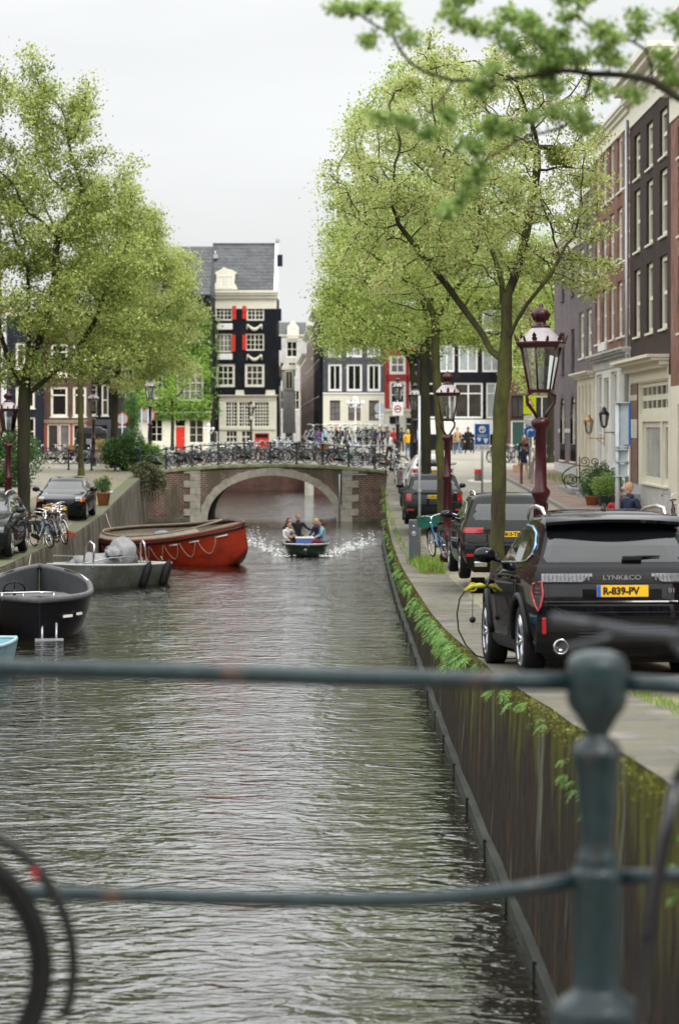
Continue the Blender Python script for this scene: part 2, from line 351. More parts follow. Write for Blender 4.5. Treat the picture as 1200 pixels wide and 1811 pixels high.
# canal water, with real low ripples
def watermat():
    m = bpy.data.materials.new('canal water'); m.use_nodes = True; nt = m.node_tree; n = nt.nodes; l = nt.links.new; b = n['Principled BSDF']
    b.inputs['Base Color'].default_value = (.008, .0065, .003, 1); b.inputs['Roughness'].default_value = .05; b.inputs['IOR'].default_value = 1.6; b.inputs['Specular IOR Level'].default_value = .6
    tc = n.new('ShaderNodeTexCoord')
    def nz(sx, sy, sc, det, rough=.55, dist=0.0):
        mp = n.new('ShaderNodeMapping'); mp.inputs['Scale'].default_value = (sx, sy, 1); mp.inputs['Rotation'].default_value = (0, 0, R(6)); l(tc.outputs['Object'], mp.inputs[0])
        q = n.new('ShaderNodeTexNoise'); q.inputs['Scale'].default_value = sc; q.inputs['Detail'].default_value = det; q.inputs['Roughness'].default_value = rough; q.inputs['Distortion'].default_value = dist
        l(mp.outputs[0], q.inputs['Vector']); return q.outputs[0]
    a = nz(.6, 1.1, 2.7, 1.5, .5, 1.1); c = nz(.8, 1.25, 8.5, 1.5, .5, .8); d = nz(.4, .6, .9, 2)
    m1 = n.new('ShaderNodeMath'); m1.operation = 'MULTIPLY_ADD'; m1.inputs[1].default_value = .24; l(c, m1.inputs[0]); l(a, m1.inputs[2])
    m2 = n.new('ShaderNodeMath'); m2.operation = 'MULTIPLY_ADD'; m2.inputs[1].default_value = 1.0; l(d, m2.inputs[0]); l(m1.outputs[0], m2.inputs[2])
    bp = n.new('ShaderNodeBump'); bp.inputs['Strength'].default_value = .9; bp.inputs['Distance'].default_value = .048; l(m2.outputs[0], bp.inputs['Height']); l(bp.outputs[0], b.inputs['Normal'])
    # wind patches change the sharpness of the ripples
    e = nz(.25, .5, .5, 2); r_ = n.new('ShaderNodeMapRange'); r_.inputs['To Min'].default_value = .02; r_.inputs['To Max'].default_value = .08; l(e, r_.inputs['Value']); l(r_.outputs[0], b.inputs['Roughness'])
    return m
WATER = watermat()
b = MB(); nx, ny = 56, 560; P = []
for j in range(ny + 1):
    y = -2 + 180 * (j / ny) ** 1.25; row = []
    for i in range(nx + 1):
        x = -11 + 15 * i / nx
        z = .004 * math.sin(1.9 * y + 2.8 * math.sin(.9 * x + y * .31)) + .003 * math.sin(3.1 * y - 2.1 * x + 2.3 * math.sin(.7 * y + x))
        # wake of the moving boat
        dx, dy = x + 1.2, y - 86.0
        if dy > -1 and dy < 34:
            wd = .9 + dy * .34; z += .05 * math.exp(-((abs(dx) - wd) / (.45 + dy * .03)) ** 2) * math.exp(-dy / 18) * math.cos(3.2 * (abs(dx) - wd)) + .02 * math.exp(-(dx / (.8 + dy * .05)) ** 2) * math.sin(3.5 * dy) * math.exp(-dy / 14)
        row.append((x, y, z))
    P.append(row)
b.grid(P, True); structure(b.build('water', WATER, fix=False))
b = MB(); b.add([(-60, -30, -.6), (60, -30, -.6), (60, 180, -.6), (-60, 180, -.6)], [(0, 1, 2, 3)]); structure(b.build('canal_bed', mat('canal mud', (.03, .027, .02), rough=.9), fix=False))

# right bank
structure(strip('quay_coping', 0, .95, SLAB, 7.26, 155.8).build('quay_path', SLAB))
b = MB(); b.use(PARKB); q = strip('p', .95, 3.0, PARKB, 7.26, 155.8, n=4); structure(q.build('parking_bays', PARKB))
q = strip('r', 3.0, 6.3, CLINK, 7.26, 155.8, n=3); q2 = MB()
structure(q.build('road', CLINK))
# close the small gap between the moving edge and the straight road line
P = []
for y in [7.26] + [t for t in YS if 7.3 < t < 155] + [155.8]:
    x0 = ip(y, XE) + 2.8; P.append([(x0, y, zright(x0, y) - .006), (4.9, y, zright(4.9, y) - .006)])
b = MB(); b.grid(P); structure(b.build('road_edge', CLINK))
q = strip('s', 6.42, 26, SIDEB, 7.26, 124.5, n=2, dz=.13); structure(q.build('pavement', SIDEB))
# kerb of the pavement, stone by stone joints in its bump
b = MB()
for a0, a1 in zip(YS[:-1], YS[1:]):
    if a1 > 124.5 or a0 < 7: continue
    for o0, o1, z0, z1 in ((7.86, 8.02, -.2, .14),):
        za, zb = zright(8, a0), zright(8, a1); y1 = a1 - .015
        vs = [(o0, a0, za + z0), (o1, a0, za + z0), (o1, a0, za + z1), (o0, a0, za + z1), (o0, y1, zb + z0), (o1, y1, zb + z0), (o1, y1, zb + z1), (o0, y1, zb + z1)]
        b.add(vs, [(0, 1, 2, 3), (7, 6, 5, 4), (3, 2, 6, 7), (0, 3, 7, 4), (1, 5, 6, 2)])
structure(b.build('kerb', KERB))
# road past the corner and the square beyond the cross canal, out to the horizon
b = MB()
P = [[(x, y, zright(x, y) - .004) for x in (7.8, 12, 20, 40, 80)] for y in (124.4, 130, 140, 150, 155.8)]; b.grid(P); structure(b.build('side_street', CLINK))
b = MB()
b.add([(2.4, 155.8, 2.85), (400, 155.8, 2.85), (400, 176, 2.85), (2.4, 176, 2.85)], [(0, 1, 2, 3)])
b.add([(-2.0, 164, 2.85), (2.4, 164, 2.85), (2.4, 176, 2.85), (-2.0, 176, 2.85)], [(0, 1, 2, 3)])
b.add([(-400, 155.8, 2.85), (-9.4, 155.8, 2.85), (-9.4, 176, 2.85), (-400, 176, 2.85)], [(0, 1, 2, 3)])
b.add([(-3000, 176, 2.85), (3000, 176, 2.85), (3000, 5000, 2.85), (-3000, 5000, 2.85)], [(0, 1, 2, 3)])
structure(b.build('square', CLINK, fix=False))
b = MB(); b.add([(-400, -60, 2.3), (-26, -60, 2.3), (-26, 155.8, 2.6), (-400, 155.8, 2.6)], [(0, 1, 2, 3)]); b.add([(27.5, -60, 2.3), (400, -60, 2.3), (400, 155.8, 2.6), (27.5, 155.8, 2.6)], [(0, 1, 2, 3)])
structure(b.build('ground', CLINK, fix=False))
# left bank
structure(strip('q', 0, .55, STONE, 7.26, 155.8, 'L').build('quay_stone', STONE))
structure(strip('q', .55, 3.0, PARKB, 7.26, 155.8, 'L', n=4).build('left_parking', PARKB))
structure(strip('q', 2.85, 18, CLINK, 7.26, 155.8, 'L', n=3, dz=-.004).build('left_road', CLINK))

# quay walls
def quaymat():
    m = bpy.data.materials.new('mossy quay wall'); m.use_nodes = True; MATS['mossy quay wall'] = m
    nt = m.node_tree; n = nt.nodes; l = nt.links.new; b = n['Principled BSDF']; b.inputs['Roughness'].default_value = .85; b.inputs['Specular IOR Level'].default_value = .12
    tc = n.new('ShaderNodeTexCoord')
    def nz(st, sc, det=8, rough=.65):
        mp = n.new('ShaderNodeMapping'); mp.inputs['Scale'].default_value = st; l(tc.outputs['Object'], mp.inputs[0])
        q = n.new('ShaderNodeTexNoise'); q.inputs['Scale'].default_value = sc; q.inputs['Detail'].default_value = det; q.inputs['Roughness'].default_value = rough; l(mp.outputs[0], q.inputs['Vector']); return q.outputs[0]
    def rng(x, a, c, lo=0, hi=1):
        r_ = n.new('ShaderNodeMapRange'); r_.inputs['From Min'].default_value = a; r_.inputs['From Max'].default_value = c; r_.inputs['To Min'].default_value = lo; r_.inputs['To Max'].default_value = hi; l(x, r_.inputs['Value']); return r_.outputs[0]
    def mix(f, A, B):
        q = n.new('ShaderNodeMix'); q.data_type = 'RGBA'; l(f, q.inputs['Factor'])
        for k, v in (('A', A), ('B', B)):
            if isinstance(v, tuple): q.inputs[k].default_value = (*v, 1)
            else: l(v, q.inputs[k])
        return q.outputs['Result']
    at = n.new('ShaderNodeAttribute'); at.attribute_name = 'below_edge'
    base = mix(rng(nz((1, 1, .7), 7), .3, .7), (.010, .008, .006), (.036, .028, .020))
    base = mix(rng(nz((1, 1, .1), 4.5), .55, .72), base, (.085, .042, .015))
    grn = mix(rng(nz((1, 1, .25), 9), .35, .65), (.028, .028, .005), (.10, .098, .014))
    # moss hangs from the top edge in tongues of uneven length
    le = n.new('ShaderNodeMath'); le.operation = 'MULTIPLY_ADD'; le.inputs[1].default_value = -.24; l(at.outputs['Fac'], le.inputs[0]); l(nz((1, 1, .06), 2.6, 6), le.inputs[2])
    base = mix(rng(le.outputs[0], .34, .44), base, grn)
    base = mix(rng(nz((1, 1, .16), 1.3), .60, .66), base, (.10, .105, .08))
    l(base, b.inputs['Base Color'])
    bp = n.new('ShaderNodeBump'); bp.inputs['Strength'].default_value = .8; bp.inputs['Distance'].default_value = .03; l(nz((1, 1, .6), 11), bp.inputs['Height']); l(bp.outputs[0], b.inputs['Normal'])
    return m
QW = quaymat()
def wall_mesh(side, y0, y1, batter, name, label, m, topz=0.0):
    # object origin lifted so local z is measured down from a level near the top
    b = MB(); P = []; dep = []
    for y in [y0] + [q for q in YS if y0 + .01 < q < y1 - .01] + [y1]:
        if side == 'R': xt, zt, sgn = ip(y, XE), ip(y, ZQ), -1
        else: xt, zt, sgn = ip(y, XL), ip(y, ZLQ), 1
        row = []
        for k, f in enumerate((0, .02, .06, .12, .25, .45, .7, 1.0)):
            z = lerp(zt, -.6, f); x = xt + sgn * batter * f + (0 if k else -sgn * .02) + sgn * .012 * math.sin(y * 1.7 + z * 5)
            row.append((x, y, z - 2.3)); dep.append(zt - z)
        P.append(row)
    b.grid(P, True, flip=(side == 'R'))
    o = b.build(name, m, loc=(0, 0, 2.3), fix=False); o.data.attributes.new('below_edge', 'FLOAT', 'POINT').data.foreach_set('value', dep)
    return tag(o, label, 'quay wall')
wall_mesh('R', 7.26, 117.2, .08, 'quay_wall', 'dark mossy quay wall with hanging ferns below the parked cars on the right bank', QW)
LQW = brickmat('left quay brick', (.15, .125, .105), (.115, .098, .085), (.2, .18, .15), stain=(.20, .175, .145), streak=(.055, .052, .028))
wall_mesh('L', 7.26, 117.2, .10, 'quay_wall', 'stained quay wall behind the moored boats on the left bank', LQW)
# timber wale along the waterline of the right wall
WALE = mat('wet green timber', (.014, .017, .012), rough=.6, var=.3, scale=6, patch=(.04, .05, .032), pscale=3, pamt=.45, stretch=(1, .2, 1))
b = MB(); P = []
for y in [10] + [q for q in YS if 10 < q < 116.5] + [116.6]:
    x = ip(y, XE) - .085; P.append([(x + .05, y, .15), (x - .05, y, .145), (x - .05, y, .04), (x - .05, y, -.12)])
b.grid(P, False, True)
for y in np.arange(11, 116, 2.9):
    x = ip(y, XE) - .14; b.box((x, y, .07), (.03, .09, .2))
tag(b.build('waterline_beam', WALE), 'long wet timber beam along the foot of the right quay wall at the waterline', 'beam')

# kerbed tree islands between the parking bays of the right quay
GR = mat('island earth', (.13, .15, .05), rough=.95, var=.4, scale=9, bump=.5)
def island(y0, y1, o0=.9, o1=3.0):
    P = []; K = []
    xs = [ip((y0 + y1) / 2, XE) + lerp(o0, o1, i / 4) for i in range(5)]
    b = MB(); b.use(GR)
    ys_ = [lerp(y0, y1, i / 5) for i in range(6)]
    b.grid([[(x, y, zright(x, y) + .06 + .02 * math.sin(x * 5 + y * 3)) for x in xs] for y in ys_])
    b.use(KERB)
    for (xa, ya, xb, yb) in ((xs[0], y0, xs[-1], y0), (xs[-1], y0, xs[-1], y1), (xs[-1], y1, xs[0], y1), (xs[0], y1, xs[0], y0)):
        n_ = max(2, int(math.hypot(xb - xa, yb - ya) / .8))
        for i in range(n_):
            x0_, y0_, x1_, y1_ = lerp(xa, xb, i / n_), lerp(ya, yb, i / n_), lerp(xa, xb, (i + 1) / n_), lerp(ya, yb, (i + 1) / n_)
            cx_, cy_ = (x0_ + x1_) / 2, (y0_ + y1_) / 2; L_ = math.hypot(x1_ - x0_, y1_ - y0_)
            b.box((cx_, cy_, zright(cx_, cy_) - .03), (L_ - .01 if abs(x1_ - x0_) > .01 else .11, .11 if abs(x1_ - x0_) > .01 else L_ - .01, .24), bev=.015)
    return structure(b.build('tree_island', GR))
b = MB(); b.use(mat('worn white marking', (.5, .5, .47), rough=.8, patch=(.2, .2, .17), pscale=6, pamt=.45))
for (xa, ya, xb, yb) in ((-9.15, 92.5, -9.35, 99.5), (-9.95, 93.0, -9.15, 92.5), (-10.6, 99.2, -9.35, 99.5)):
    d = Vector((xb - xa, yb - ya, 0)).normalized(); n_ = Vector((-d.y, d.x, 0)) * .07
    b.grid([[(lerp(xa, xb, i / 6) + s_ * n_.x, lerp(ya, yb, i / 6) + s_ * n_.y, zleft(lerp(xa, xb, i / 6), lerp(ya, yb, i / 6)) + .02) for s_ in (-1, 1)] for i in range(7)], False)
structure(b.build('bay_marking', fix=True))
ISL = [(33.6, 36.6), (42.6, 46.2), (54.5, 60.0), (92, 96)]
island(42.4, 45.6, 1.5, 3.2); island(34.0, 37.2, 1.55, 3.3); island(58.5, 64.5, .8, 3.0); island(86, 92, .8, 3.0)
# ================================================================ far brick bridge
YB = 117.0
ARC_Y1 = 124.6
def decktop(x):  # deck edge height over the canal
    t = (x + 3.3) / 5.9; return 2.80 - .36 * t * t
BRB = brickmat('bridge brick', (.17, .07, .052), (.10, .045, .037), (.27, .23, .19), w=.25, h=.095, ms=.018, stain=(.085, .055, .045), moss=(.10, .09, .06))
VST = mat('arch stone', (.36, .34, .28), rough=.85, var=.18, scale=2.5, bump=.5, bscale=14, patch=(.24, .22, .17), pscale=2, pamt=.42)
COP = mat('mossy coping', (.27, .28, .18), rough=.9, var=.25, scale=3, bump=.4, patch=(.16, .19, .08), pscale=1.8, pamt=.5)
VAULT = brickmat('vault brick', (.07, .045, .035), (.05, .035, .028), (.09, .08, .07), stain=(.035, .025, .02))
br = empty('canal_bridge', (-3.3, YB, 0), label='old brick arch bridge with stone arch ring and bicycles along its railing', cat='bridge')
ACX, AHS, ARZ = 0.03, 3.13, 2.24     # local centre, half span, rise
def arc(t, k=0.0):   # t 0..1 from left to right
    a = PI * (1 - t); return (ACX + (AHS + k) * math.cos(a), (ARZ + k) * math.sin(a) ** .92)
XLc, XRc = -9.35 + 3.3, 2.42 + 3.3
# spandrel faces: strips above the arch and piers both sides
def spandrel(y, flip):
    b = MB(); n = 60; P = []
    for i in range(n + 1):
        x, z = arc(i / n); zt = decktop(x - 3.3) - .17; P.append([(x, y, z), (x, y, lerp(z, zt, .5)), (x, y, zt)])
    b.grid(P, False)
    for xa, xb in ((XLc, ACX - AHS), (ACX + AHS, XRc)):
        P = [[(lerp(xa, xb, i / 8), y, lerp(-.5, decktop(lerp(xa, xb, i / 8) - 3.3) - .17, j / 3)) for j in range(4)] for i in range(9)]
        b.grid(P, False)
    for xa, s_ in ((ACX - AHS, 1), (ACX + AHS, -1)): b.add([(xa, y, -.5), (xa, y, 0.0), (xa + s_ * .0001, y, -.5)], [(0, 1, 2)])
    return b
spandrel(0, False).build('wall', BRB, br); spandrel(ARC_Y1 - YB, True).build('wall', BRB, br)
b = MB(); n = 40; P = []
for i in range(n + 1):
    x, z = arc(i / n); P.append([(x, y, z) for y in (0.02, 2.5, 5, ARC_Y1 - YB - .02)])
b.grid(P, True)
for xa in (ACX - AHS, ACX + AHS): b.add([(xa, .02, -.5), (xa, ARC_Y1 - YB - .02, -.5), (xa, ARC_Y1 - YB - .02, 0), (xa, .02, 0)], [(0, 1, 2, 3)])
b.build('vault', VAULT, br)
# voussoirs, one by one but one ring
b = MB(); nv = 31
for i in range(nv):
    t0, t1 = i / nv + .0006, (i + 1) / nv - .0006
    d = .37 if i % 2 == 0 else .34; d = .42 if i == nv // 2 else d; dy = -.045 - (.004 * (i % 3))
    p = [arc(t0, -.012), arc(t1, -.012), arc(t1, d), arc(t0, d)]
    b.prism(p, dy, .25)
b.build('arch_ring', VST, br)
# stone pilasters of long and short blocks
for cx_, w0 in ((-3.42, .50), (3.42, .50)):
    b = MB(); z = -.4; k = 0
    while z < decktop(cx_ - 3.3) - .2:
        h = .34; ww = w0 if k % 2 else w0 + .30; s_ = 1 if cx_ > 0 else -1
        b.box((cx_ + s_ * (.25 + (ww - w0) / 2), -.0, z + h / 2), (ww, .09 + .006 * (k % 2), h - .012), bev=.012); z += h; k += 1
    b.build('stone_pier', VST, br)
# thin wet stone plinth at waterline
b = MB()
for xa, xb in ((XLc, ACX - AHS - .37), (ACX + AHS + .37, XRc)): b = MB(); b.bb(xa, xb, -.03, .1, -.4, .16); b.build('plinth', mat('wet stone', (.10, .10, .07), rough=.6, var=.3, scale=5), br)
# coping
b = MB(); n = 26; P = []
for i in range(n + 1):
    x = lerp(XLc, XRc, i / n); z = decktop(x - 3.3); P.append([(x, .35, z), (x, -.07, z), (x, -.09, z - .03), (x, -.09, z - .15), (x, -.02, z - .18), (x, .3, z - .18)])
b.grid(P, False)
for i in range(1, 13):
    x = lerp(XLc, XRc, i / 13); z = decktop(x - 3.3); b.box((x, -.092, z - .09), (.012, .004, .12))
b.build('coping', COP, br); b = MB(); P = []
for i in range(n + 1):
    x = lerp(XLc, XRc, i / n); z = decktop(x - 3.3); y1 = ARC_Y1 - YB; P.append([(x, y1 - .35, z), (x, y1 + .07, z), (x, y1 + .09, z - .03), (x, y1 + .09, z - .15), (x, y1 - .3, z - .18)])
b.grid(P, False); b.build('coping', COP, br)
b = MB(); P = []
for i in range(n + 1):
    x = lerp(XLc - 2.0, XRc + 2.6, i / n); z = decktop(max(XLc, min(XRc, x)) - 3.3); P.append([(x, .33, z - .004), (x, 1.6, z + .05), (x, 3.8, z + .10), (x, 6.2, z + .05), (x, ARC_Y1 - YB - .33, z - .004)])
b.grid(P, True); b.build('deck', CLINK, br)
# drain pipe on the right pier and a thin bracket bar
b = MB(); b.tube([(3.30, -.12, 2.3), (3.30, -.12, .05)], .035, 8); b.box((3.72 + .3, -.11, 2.28), (1.2, .03, .05)); b.build('drain_pipe', STEEL, br)
# railings
RAILC = mat('dark green railing paint', (.028, .045, .05), rough=.45, var=.3, scale=14, coat=.2, patch=(.13, .06, .03), pscale=7, pamt=.3)
def railing(yl, xs_, name='railing'):
    b = MB(); n = 24
    for h in (.98, .58):
        b.tube([(x, yl, decktop(max(XLc, min(XRc, x)) - 3.3) + h) for x in [lerp(xs_[0], xs_[-1], i / n) for i in range(n + 1)]], .022, 6)
    r_ = b.build(name, RAILC, br)
    for x in xs_:
        z = decktop(max(XLc, min(XRc, x)) - 3.3)
        p = MB(); p.lathe([(.075, 0), (.075, .06), (.05, .1), (.045, .5), (.06, .54), (.06, .62), (.045, .66), (.04, .9), (.062, .94), (.062, 1.03), (.04, 1.07), (.0, 1.09)], (x, yl, z), 8, cap=False)
        p.build('post', RAILC, r_)
xs_ = [-6.35 + 1.262 * i for i in range(10)]
railing(.16, xs_); railing(ARC_Y1 - YB - .16, [-6.35 + 1.262 * i for i in range(10)])
# fencing wings: right wing curves along the bank, left wing along the left quay
def wing(pts, name, label):
    r_ = empty(name, pts[0], label=label, cat='railing'); o = Vector(pts[0]); b = MB()
    for h in (.98, .58): b.tube([Vector(p) - o + Vector((0, 0, h)) for p in pts], .022, 6)
    b.build('rail', RAILC, r_)
    for p in pts:
        q = Vector(p) - o; m_ = MB(); m_.lathe([(.075, 0), (.075, .06), (.05, .1), (.045, .5), (.06, .54), (.06, .62), (.045, .66), (.04, .9), (.062, .94), (.062, 1.03), (.04, 1.07), (.0, 1.09)], q, 8, cap=False); m_.build('post', RAILC, r_)
    return r_
wing([(-9.75, 117.2, 2.5), (-10.9, 117.6, 2.46), (-12.1, 118.2, 2.46), (-13.3, 118.9, 2.46)], 'wing_railing', 'short dark railing continuing left of the bridge behind the shrubs')

# ================================================================ walls of the canal beyond the bridge
FB = brickmat('far quay brick', (.11, .045, .036), (.085, .038, .03), (.13, .11, .095), stain=(.07, .045, .038))
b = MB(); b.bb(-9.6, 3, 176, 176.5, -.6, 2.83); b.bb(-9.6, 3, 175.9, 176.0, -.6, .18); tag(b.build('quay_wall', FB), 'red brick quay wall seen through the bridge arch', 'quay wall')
b = MB(); b.use(mat('pale pier stone', (.5, .48, .42), rough=.8, var=.15, scale=2, patch=(.25, .24, .2))); b.bb(-2.35, -1.75, 163.7, 164.3, -.6, 2.83); b.use(FB); b.bb(-1.75, 2.5, 163.9, 164.3, -.6, 2.83); b.bb(-2.3, -2.0, 164.3, 176, -.6, 2.82)
tag(b.build('quay_corner', FB), 'quay corner with a pale stone edge seen through the right of the arch', 'quay wall')
b = MB(); b.bb(2.36, 2.7, 124.7, 163.9, -.6, 2.80); tag(b.build('quay_wall', FB), 'brick side wall of the canal past the bridge, right bank', 'quay wall')
b = MB(); b.bb(-9.75, -9.41, 124.7, 176, -.6, 2.80); tag(b.build('quay_wall', FB), 'brick side wall of the canal past the bridge, left bank', 'quay wall')
for x0_, x1_ in ((-11.4, -9.35), (2.42, 4.2)):
    b = MB(); b.bb(x0_, x1_, 117.05, 124.7, .5, 2.40)
    tag(b.build('bridge_abutment', BRB), 'brick abutment at the %s end of the arch bridge' % ('left' if x0_ < 0 else 'right'), 'abutment')

# ================================================================ near bridge (mostly below the frame)
b = MB(); b.bb(-30, 34, -8, 7.22, 2.25, 2.70); structure(b.build('bridge_deck', CLINK))
NR = mat('weathered blue green paint', (.0085, .022, .026), rough=.42, var=.35, scale=16, coat=.25, patch=(.11, .04, .02), pscale=4, pamt=.352, bump=.25, bscale=60)
YP = 7.0; XP = XW(1055, YP)
nr = empty('bridge_railing', (XP, YP, 2.70), label='weathered blue green iron railing with a baluster post across the foreground', cat='railing')
def zz(py): return ZW(py, YP) - 2.70
k = YP / FPX
prof = [(.0, 1150), (24, 1151), (42, 1157), (52, 1168), (54, 1180), (54, 1238), (47, 1256), (38, 1266), (27, 1286), (21, 1296), (20, 1302), (34, 1310), (44, 1326), (45, 1336), (41, 1346), (38, 1372), (29, 1490), (30, 1500), (35, 1512), (38, 1522), (36, 1530), (44, 1538), (47, 1546), (44, 1556), (44, 1640), (40, 1742), (44, 1752), (62, 1764), (76, 1776), (80, 1790), (80, 1815)]
b = MB(); b.lathe([(r_ * k, zz(py)) for r_, py in prof], (0, 0, 0), 28, cap=False)
for py in (1202, 1560):
    b.lathe([(.034, -.058 - (.02 if py < 1300 else 0)), (.034, .058 + (.02 if py < 1300 else 0))], (0, 0, zz(py)), 14, axis='x')
b.lathe([(.012, 0), (.012, .014)], (0, -.085, zz(1216)), 6, axis='y')
b.build('post', NR, nr)
def pl(pts): return [Vector((XW(px, YP) - XP, 0, zz(py))) for px, py in pts]
b = MB(); b.tube(pl([(-900, 1158), (-300, 1172), (0, 1181), (300, 1189), (600, 1198), (850, 1203), (1015, 1206)]), .0265, 14); b.tube(pl([(1095, 1208), (1200, 1214), (1600, 1224), (2400, 1240)]), .0265, 14); b.build('top_rail', NR, nr)
b = MB(); b.tube(pl([(-900, 1565), (-200, 1572), (100, 1580), (400, 1589), (620, 1593), (760, 1590), (900, 1576), (1020, 1556)]), .022, 14); b.tube(pl([(1092, 1552), (1200, 1548), (1600, 1552), (2400, 1560)]), .022, 14); b.build('lower_rail', NR, nr)
for j, px in enumerate((-900, 2400)):
    b = MB(); b.lathe([(r_ * k, zz(py)) for r_, py in prof], (XW(px, YP) - XP, 0, 0), 16, cap=False); b.build('post', NR, nr)
# ================================================================ houses
PANED = glassmat('window glass with dim room', (.045, .04, .035), rough=.08)
def wall_cells(b, W, z0, H, holes, bands, dep=.18, revm=None):
    xs = sorted(set([0, W] + [v for h in holes for v in h[:2]])); zs = sorted(set([z0, H] + [v for h in holes for v in h[2:4]] + [q[0] for q in bands[1:]]))
    def mt(z):
        m = bands[0][1]
        for zz_, mm in bands:
            if z >= zz_: m = mm
        return m
    for i in range(len(xs) - 1):
        for j in range(len(zs) - 1):
            cx_, cz = (xs[i] + xs[i + 1]) / 2, (zs[j] + zs[j + 1]) / 2
            if any(h[0] < cx_ < h[1] and h[2] < cz < h[3] for h in holes): continue
            b.use(mt(cz)); b.add([(xs[i], 0, zs[j]), (xs[i + 1], 0, zs[j]), (xs[i + 1], 0, zs[j + 1]), (xs[i], 0, zs[j + 1])], [(0, 1, 2, 3)])
    for h in holes:
        x0, x1, a, c = h[:4]; b.use(revm or mt((a + c) / 2))
        b.add([(x0, 0, a), (x1, 0, a), (x1, dep, a), (x0, dep, a), (x0, 0, c), (x1, 0, c), (x1, dep, c), (x0, dep, c)], [(0, 1, 2, 3), (4, 7, 6, 5), (0, 3, 7, 4), (1, 5, 6, 2)])

def window(root, x0, x1, z0, z1, nx=2, nz=2, fm=None, pane=None, dep=.18, fw=.09, mw=.035, sill=True, transom=None, name='window', proud=0.0, arch=False):
    fm = fm or WHITE; pane = pane or PANE; y = dep - .11 - proud; b = MB(); b.use(fm)
    b.bb(x0, x0 + fw, y, y + .1, z0, z1); b.bb(x1 - fw, x1, y, y + .1, z0, z1); b.bb(x0 + fw, x1 - fw, y, y + .1, z1 - fw, z1); b.bb(x0 + fw, x1 - fw, y, y + .1, z0, z0 + fw * 1.1)
    for i in range(1, nx):
        xc = lerp(x0 + fw, x1 - fw, i / nx); w_ = mw * (1.6 if (nx % 2 == 0 and i == nx // 2) else 1); b.bb(xc - w_ / 2, xc + w_ / 2, y + .025, y + .085, z0 + fw, z1 - fw)
    for j in range(1, nz):
        zc = lerp(z0 + fw, z1 - fw, j / nz); w_ = mw * (1.9 if (nz % 2 == 0 and j == nz // 2) else 1)
        b.bb(x0 + fw, x1 - fw, y + .028, y + .082, zc - w_ / 2, zc + w_ / 2)
    if transom: zc = lerp(z0, z1, transom); b.bb(x0 + fw, x1 - fw, y + .01, y + .09, zc - .04, zc + .04)
    if sill: b.bb(x0 - .05, x1 + .05, -.07, y, z0 - .07, z0 - .002)
    f = b.build(name, fm, root); p = MB()
    if pane is PANE: pane = random.choice((PANE, PANE, PANE, PANEC, PANED))
    yy = y + .07
    p.add([(x0 + fw * .5, yy, z0 + fw * .5), (x1 - fw * .5, yy + .004, z0 + fw * .5), (x1 - fw * .5, yy + .004, z1 - fw * .5), (x0 + fw * .5, yy, z1 - fw * .5)], [(0, 1, 2, 3)])
    p.build('pane', pane, f, fix=False); return f

def cornice(root, x0, x1, z0, z1, proj=.35, m=None, name='cornice', dent=0, ends=True):
    m = m or WHITE; b = MB(); h = z1 - z0
    b.bb(x0, x1, -.05, .1, z0, z0 + h * .55); b.bb(x0 - .05, x1 + .05, -proj * .45, .1, z0 + h * .56, z0 + h * .74); b.bb(x0 - .1, x1 + .1, -proj * .8, .1, z0 + h * .745, z0 + h * .87); b.bb(x0 - .14, x1 + .14, -proj, .1, z0 + h * .872, z1)
    if dent:
        n_ = int((x1 - x0) / dent)
        for i in range(n_): xx = x0 + (i + .5) * (x1 - x0) / n_; b.box((xx, -.03 - proj * .2, z0 + h * .5), (dent * .5, proj * .4, h * .1))
    return b.build(name, m, root)

def door(root, x0, x1, z0, z1, col, fm=None, light=.3, dep=.18):
    fm = fm or WHITE; b = MB(); y = dep - .1; b.use(fm)
    b.bb(x0, x0 + .09, y - .02, y + .09, z0, z1); b.bb(x1 - .09, x1, y - .02, y + .09, z0, z1); b.bb(x0, x1, y - .021, y + .09, z1 - .09, z1); zt = lerp(z1, z0, light); b.bb(x0 + .09, x1 - .09, y - .01, y + .08, zt, zt + .07)
    b.use(col); b.bb(x0 + .09, x1 - .09, y + .02, y + .07, z0, zt)
    w_ = x1 - x0 - .18; zm = lerp(z0, zt, .5)
    for a, c in ((z0 + .15, zm - .08), (zm + .08, zt - .12)): b.bb(x0 + .09 + w_ * .15, x0 + .09 + w_ * .44, y + .005, y + .03, a, c); b.bb(x0 + .09 + w_ * .56, x0 + .09 + w_ * .85, y + .005, y + .03, a, c)
    d = b.build('door', fm, root)
    g = MB(); g.add([(x0 + .05, y + .05, zt + .03), (x1 - .05, y + .05, zt + .03), (x1 - .05, y + .05, z1 - .05), (x0 + .05, y + .05, z1 - .05)], [(0, 1, 2, 3)]); g.build('fanlight', PANE, d)
    h = MB(); h.ball((x1 - .2, y - .02, lerp(z0, zt, .48)), .04, 8, 6); h.build('handle', CHROME, d); return d

def roofmat(name, c1, c2):
    return brickmat(name, c1, c2, tuple(x * .35 for x in c1), w=.26, h=.30, ms=.03, stain=tuple(x * .75 for x in c1), rough=.7)
RTILE = roofmat('grey roof tiles', (.13, .135, .14), (.095, .10, .105)); RRED = roofmat('red roof tiles', (.30, .12, .07), (.24, .10, .06))

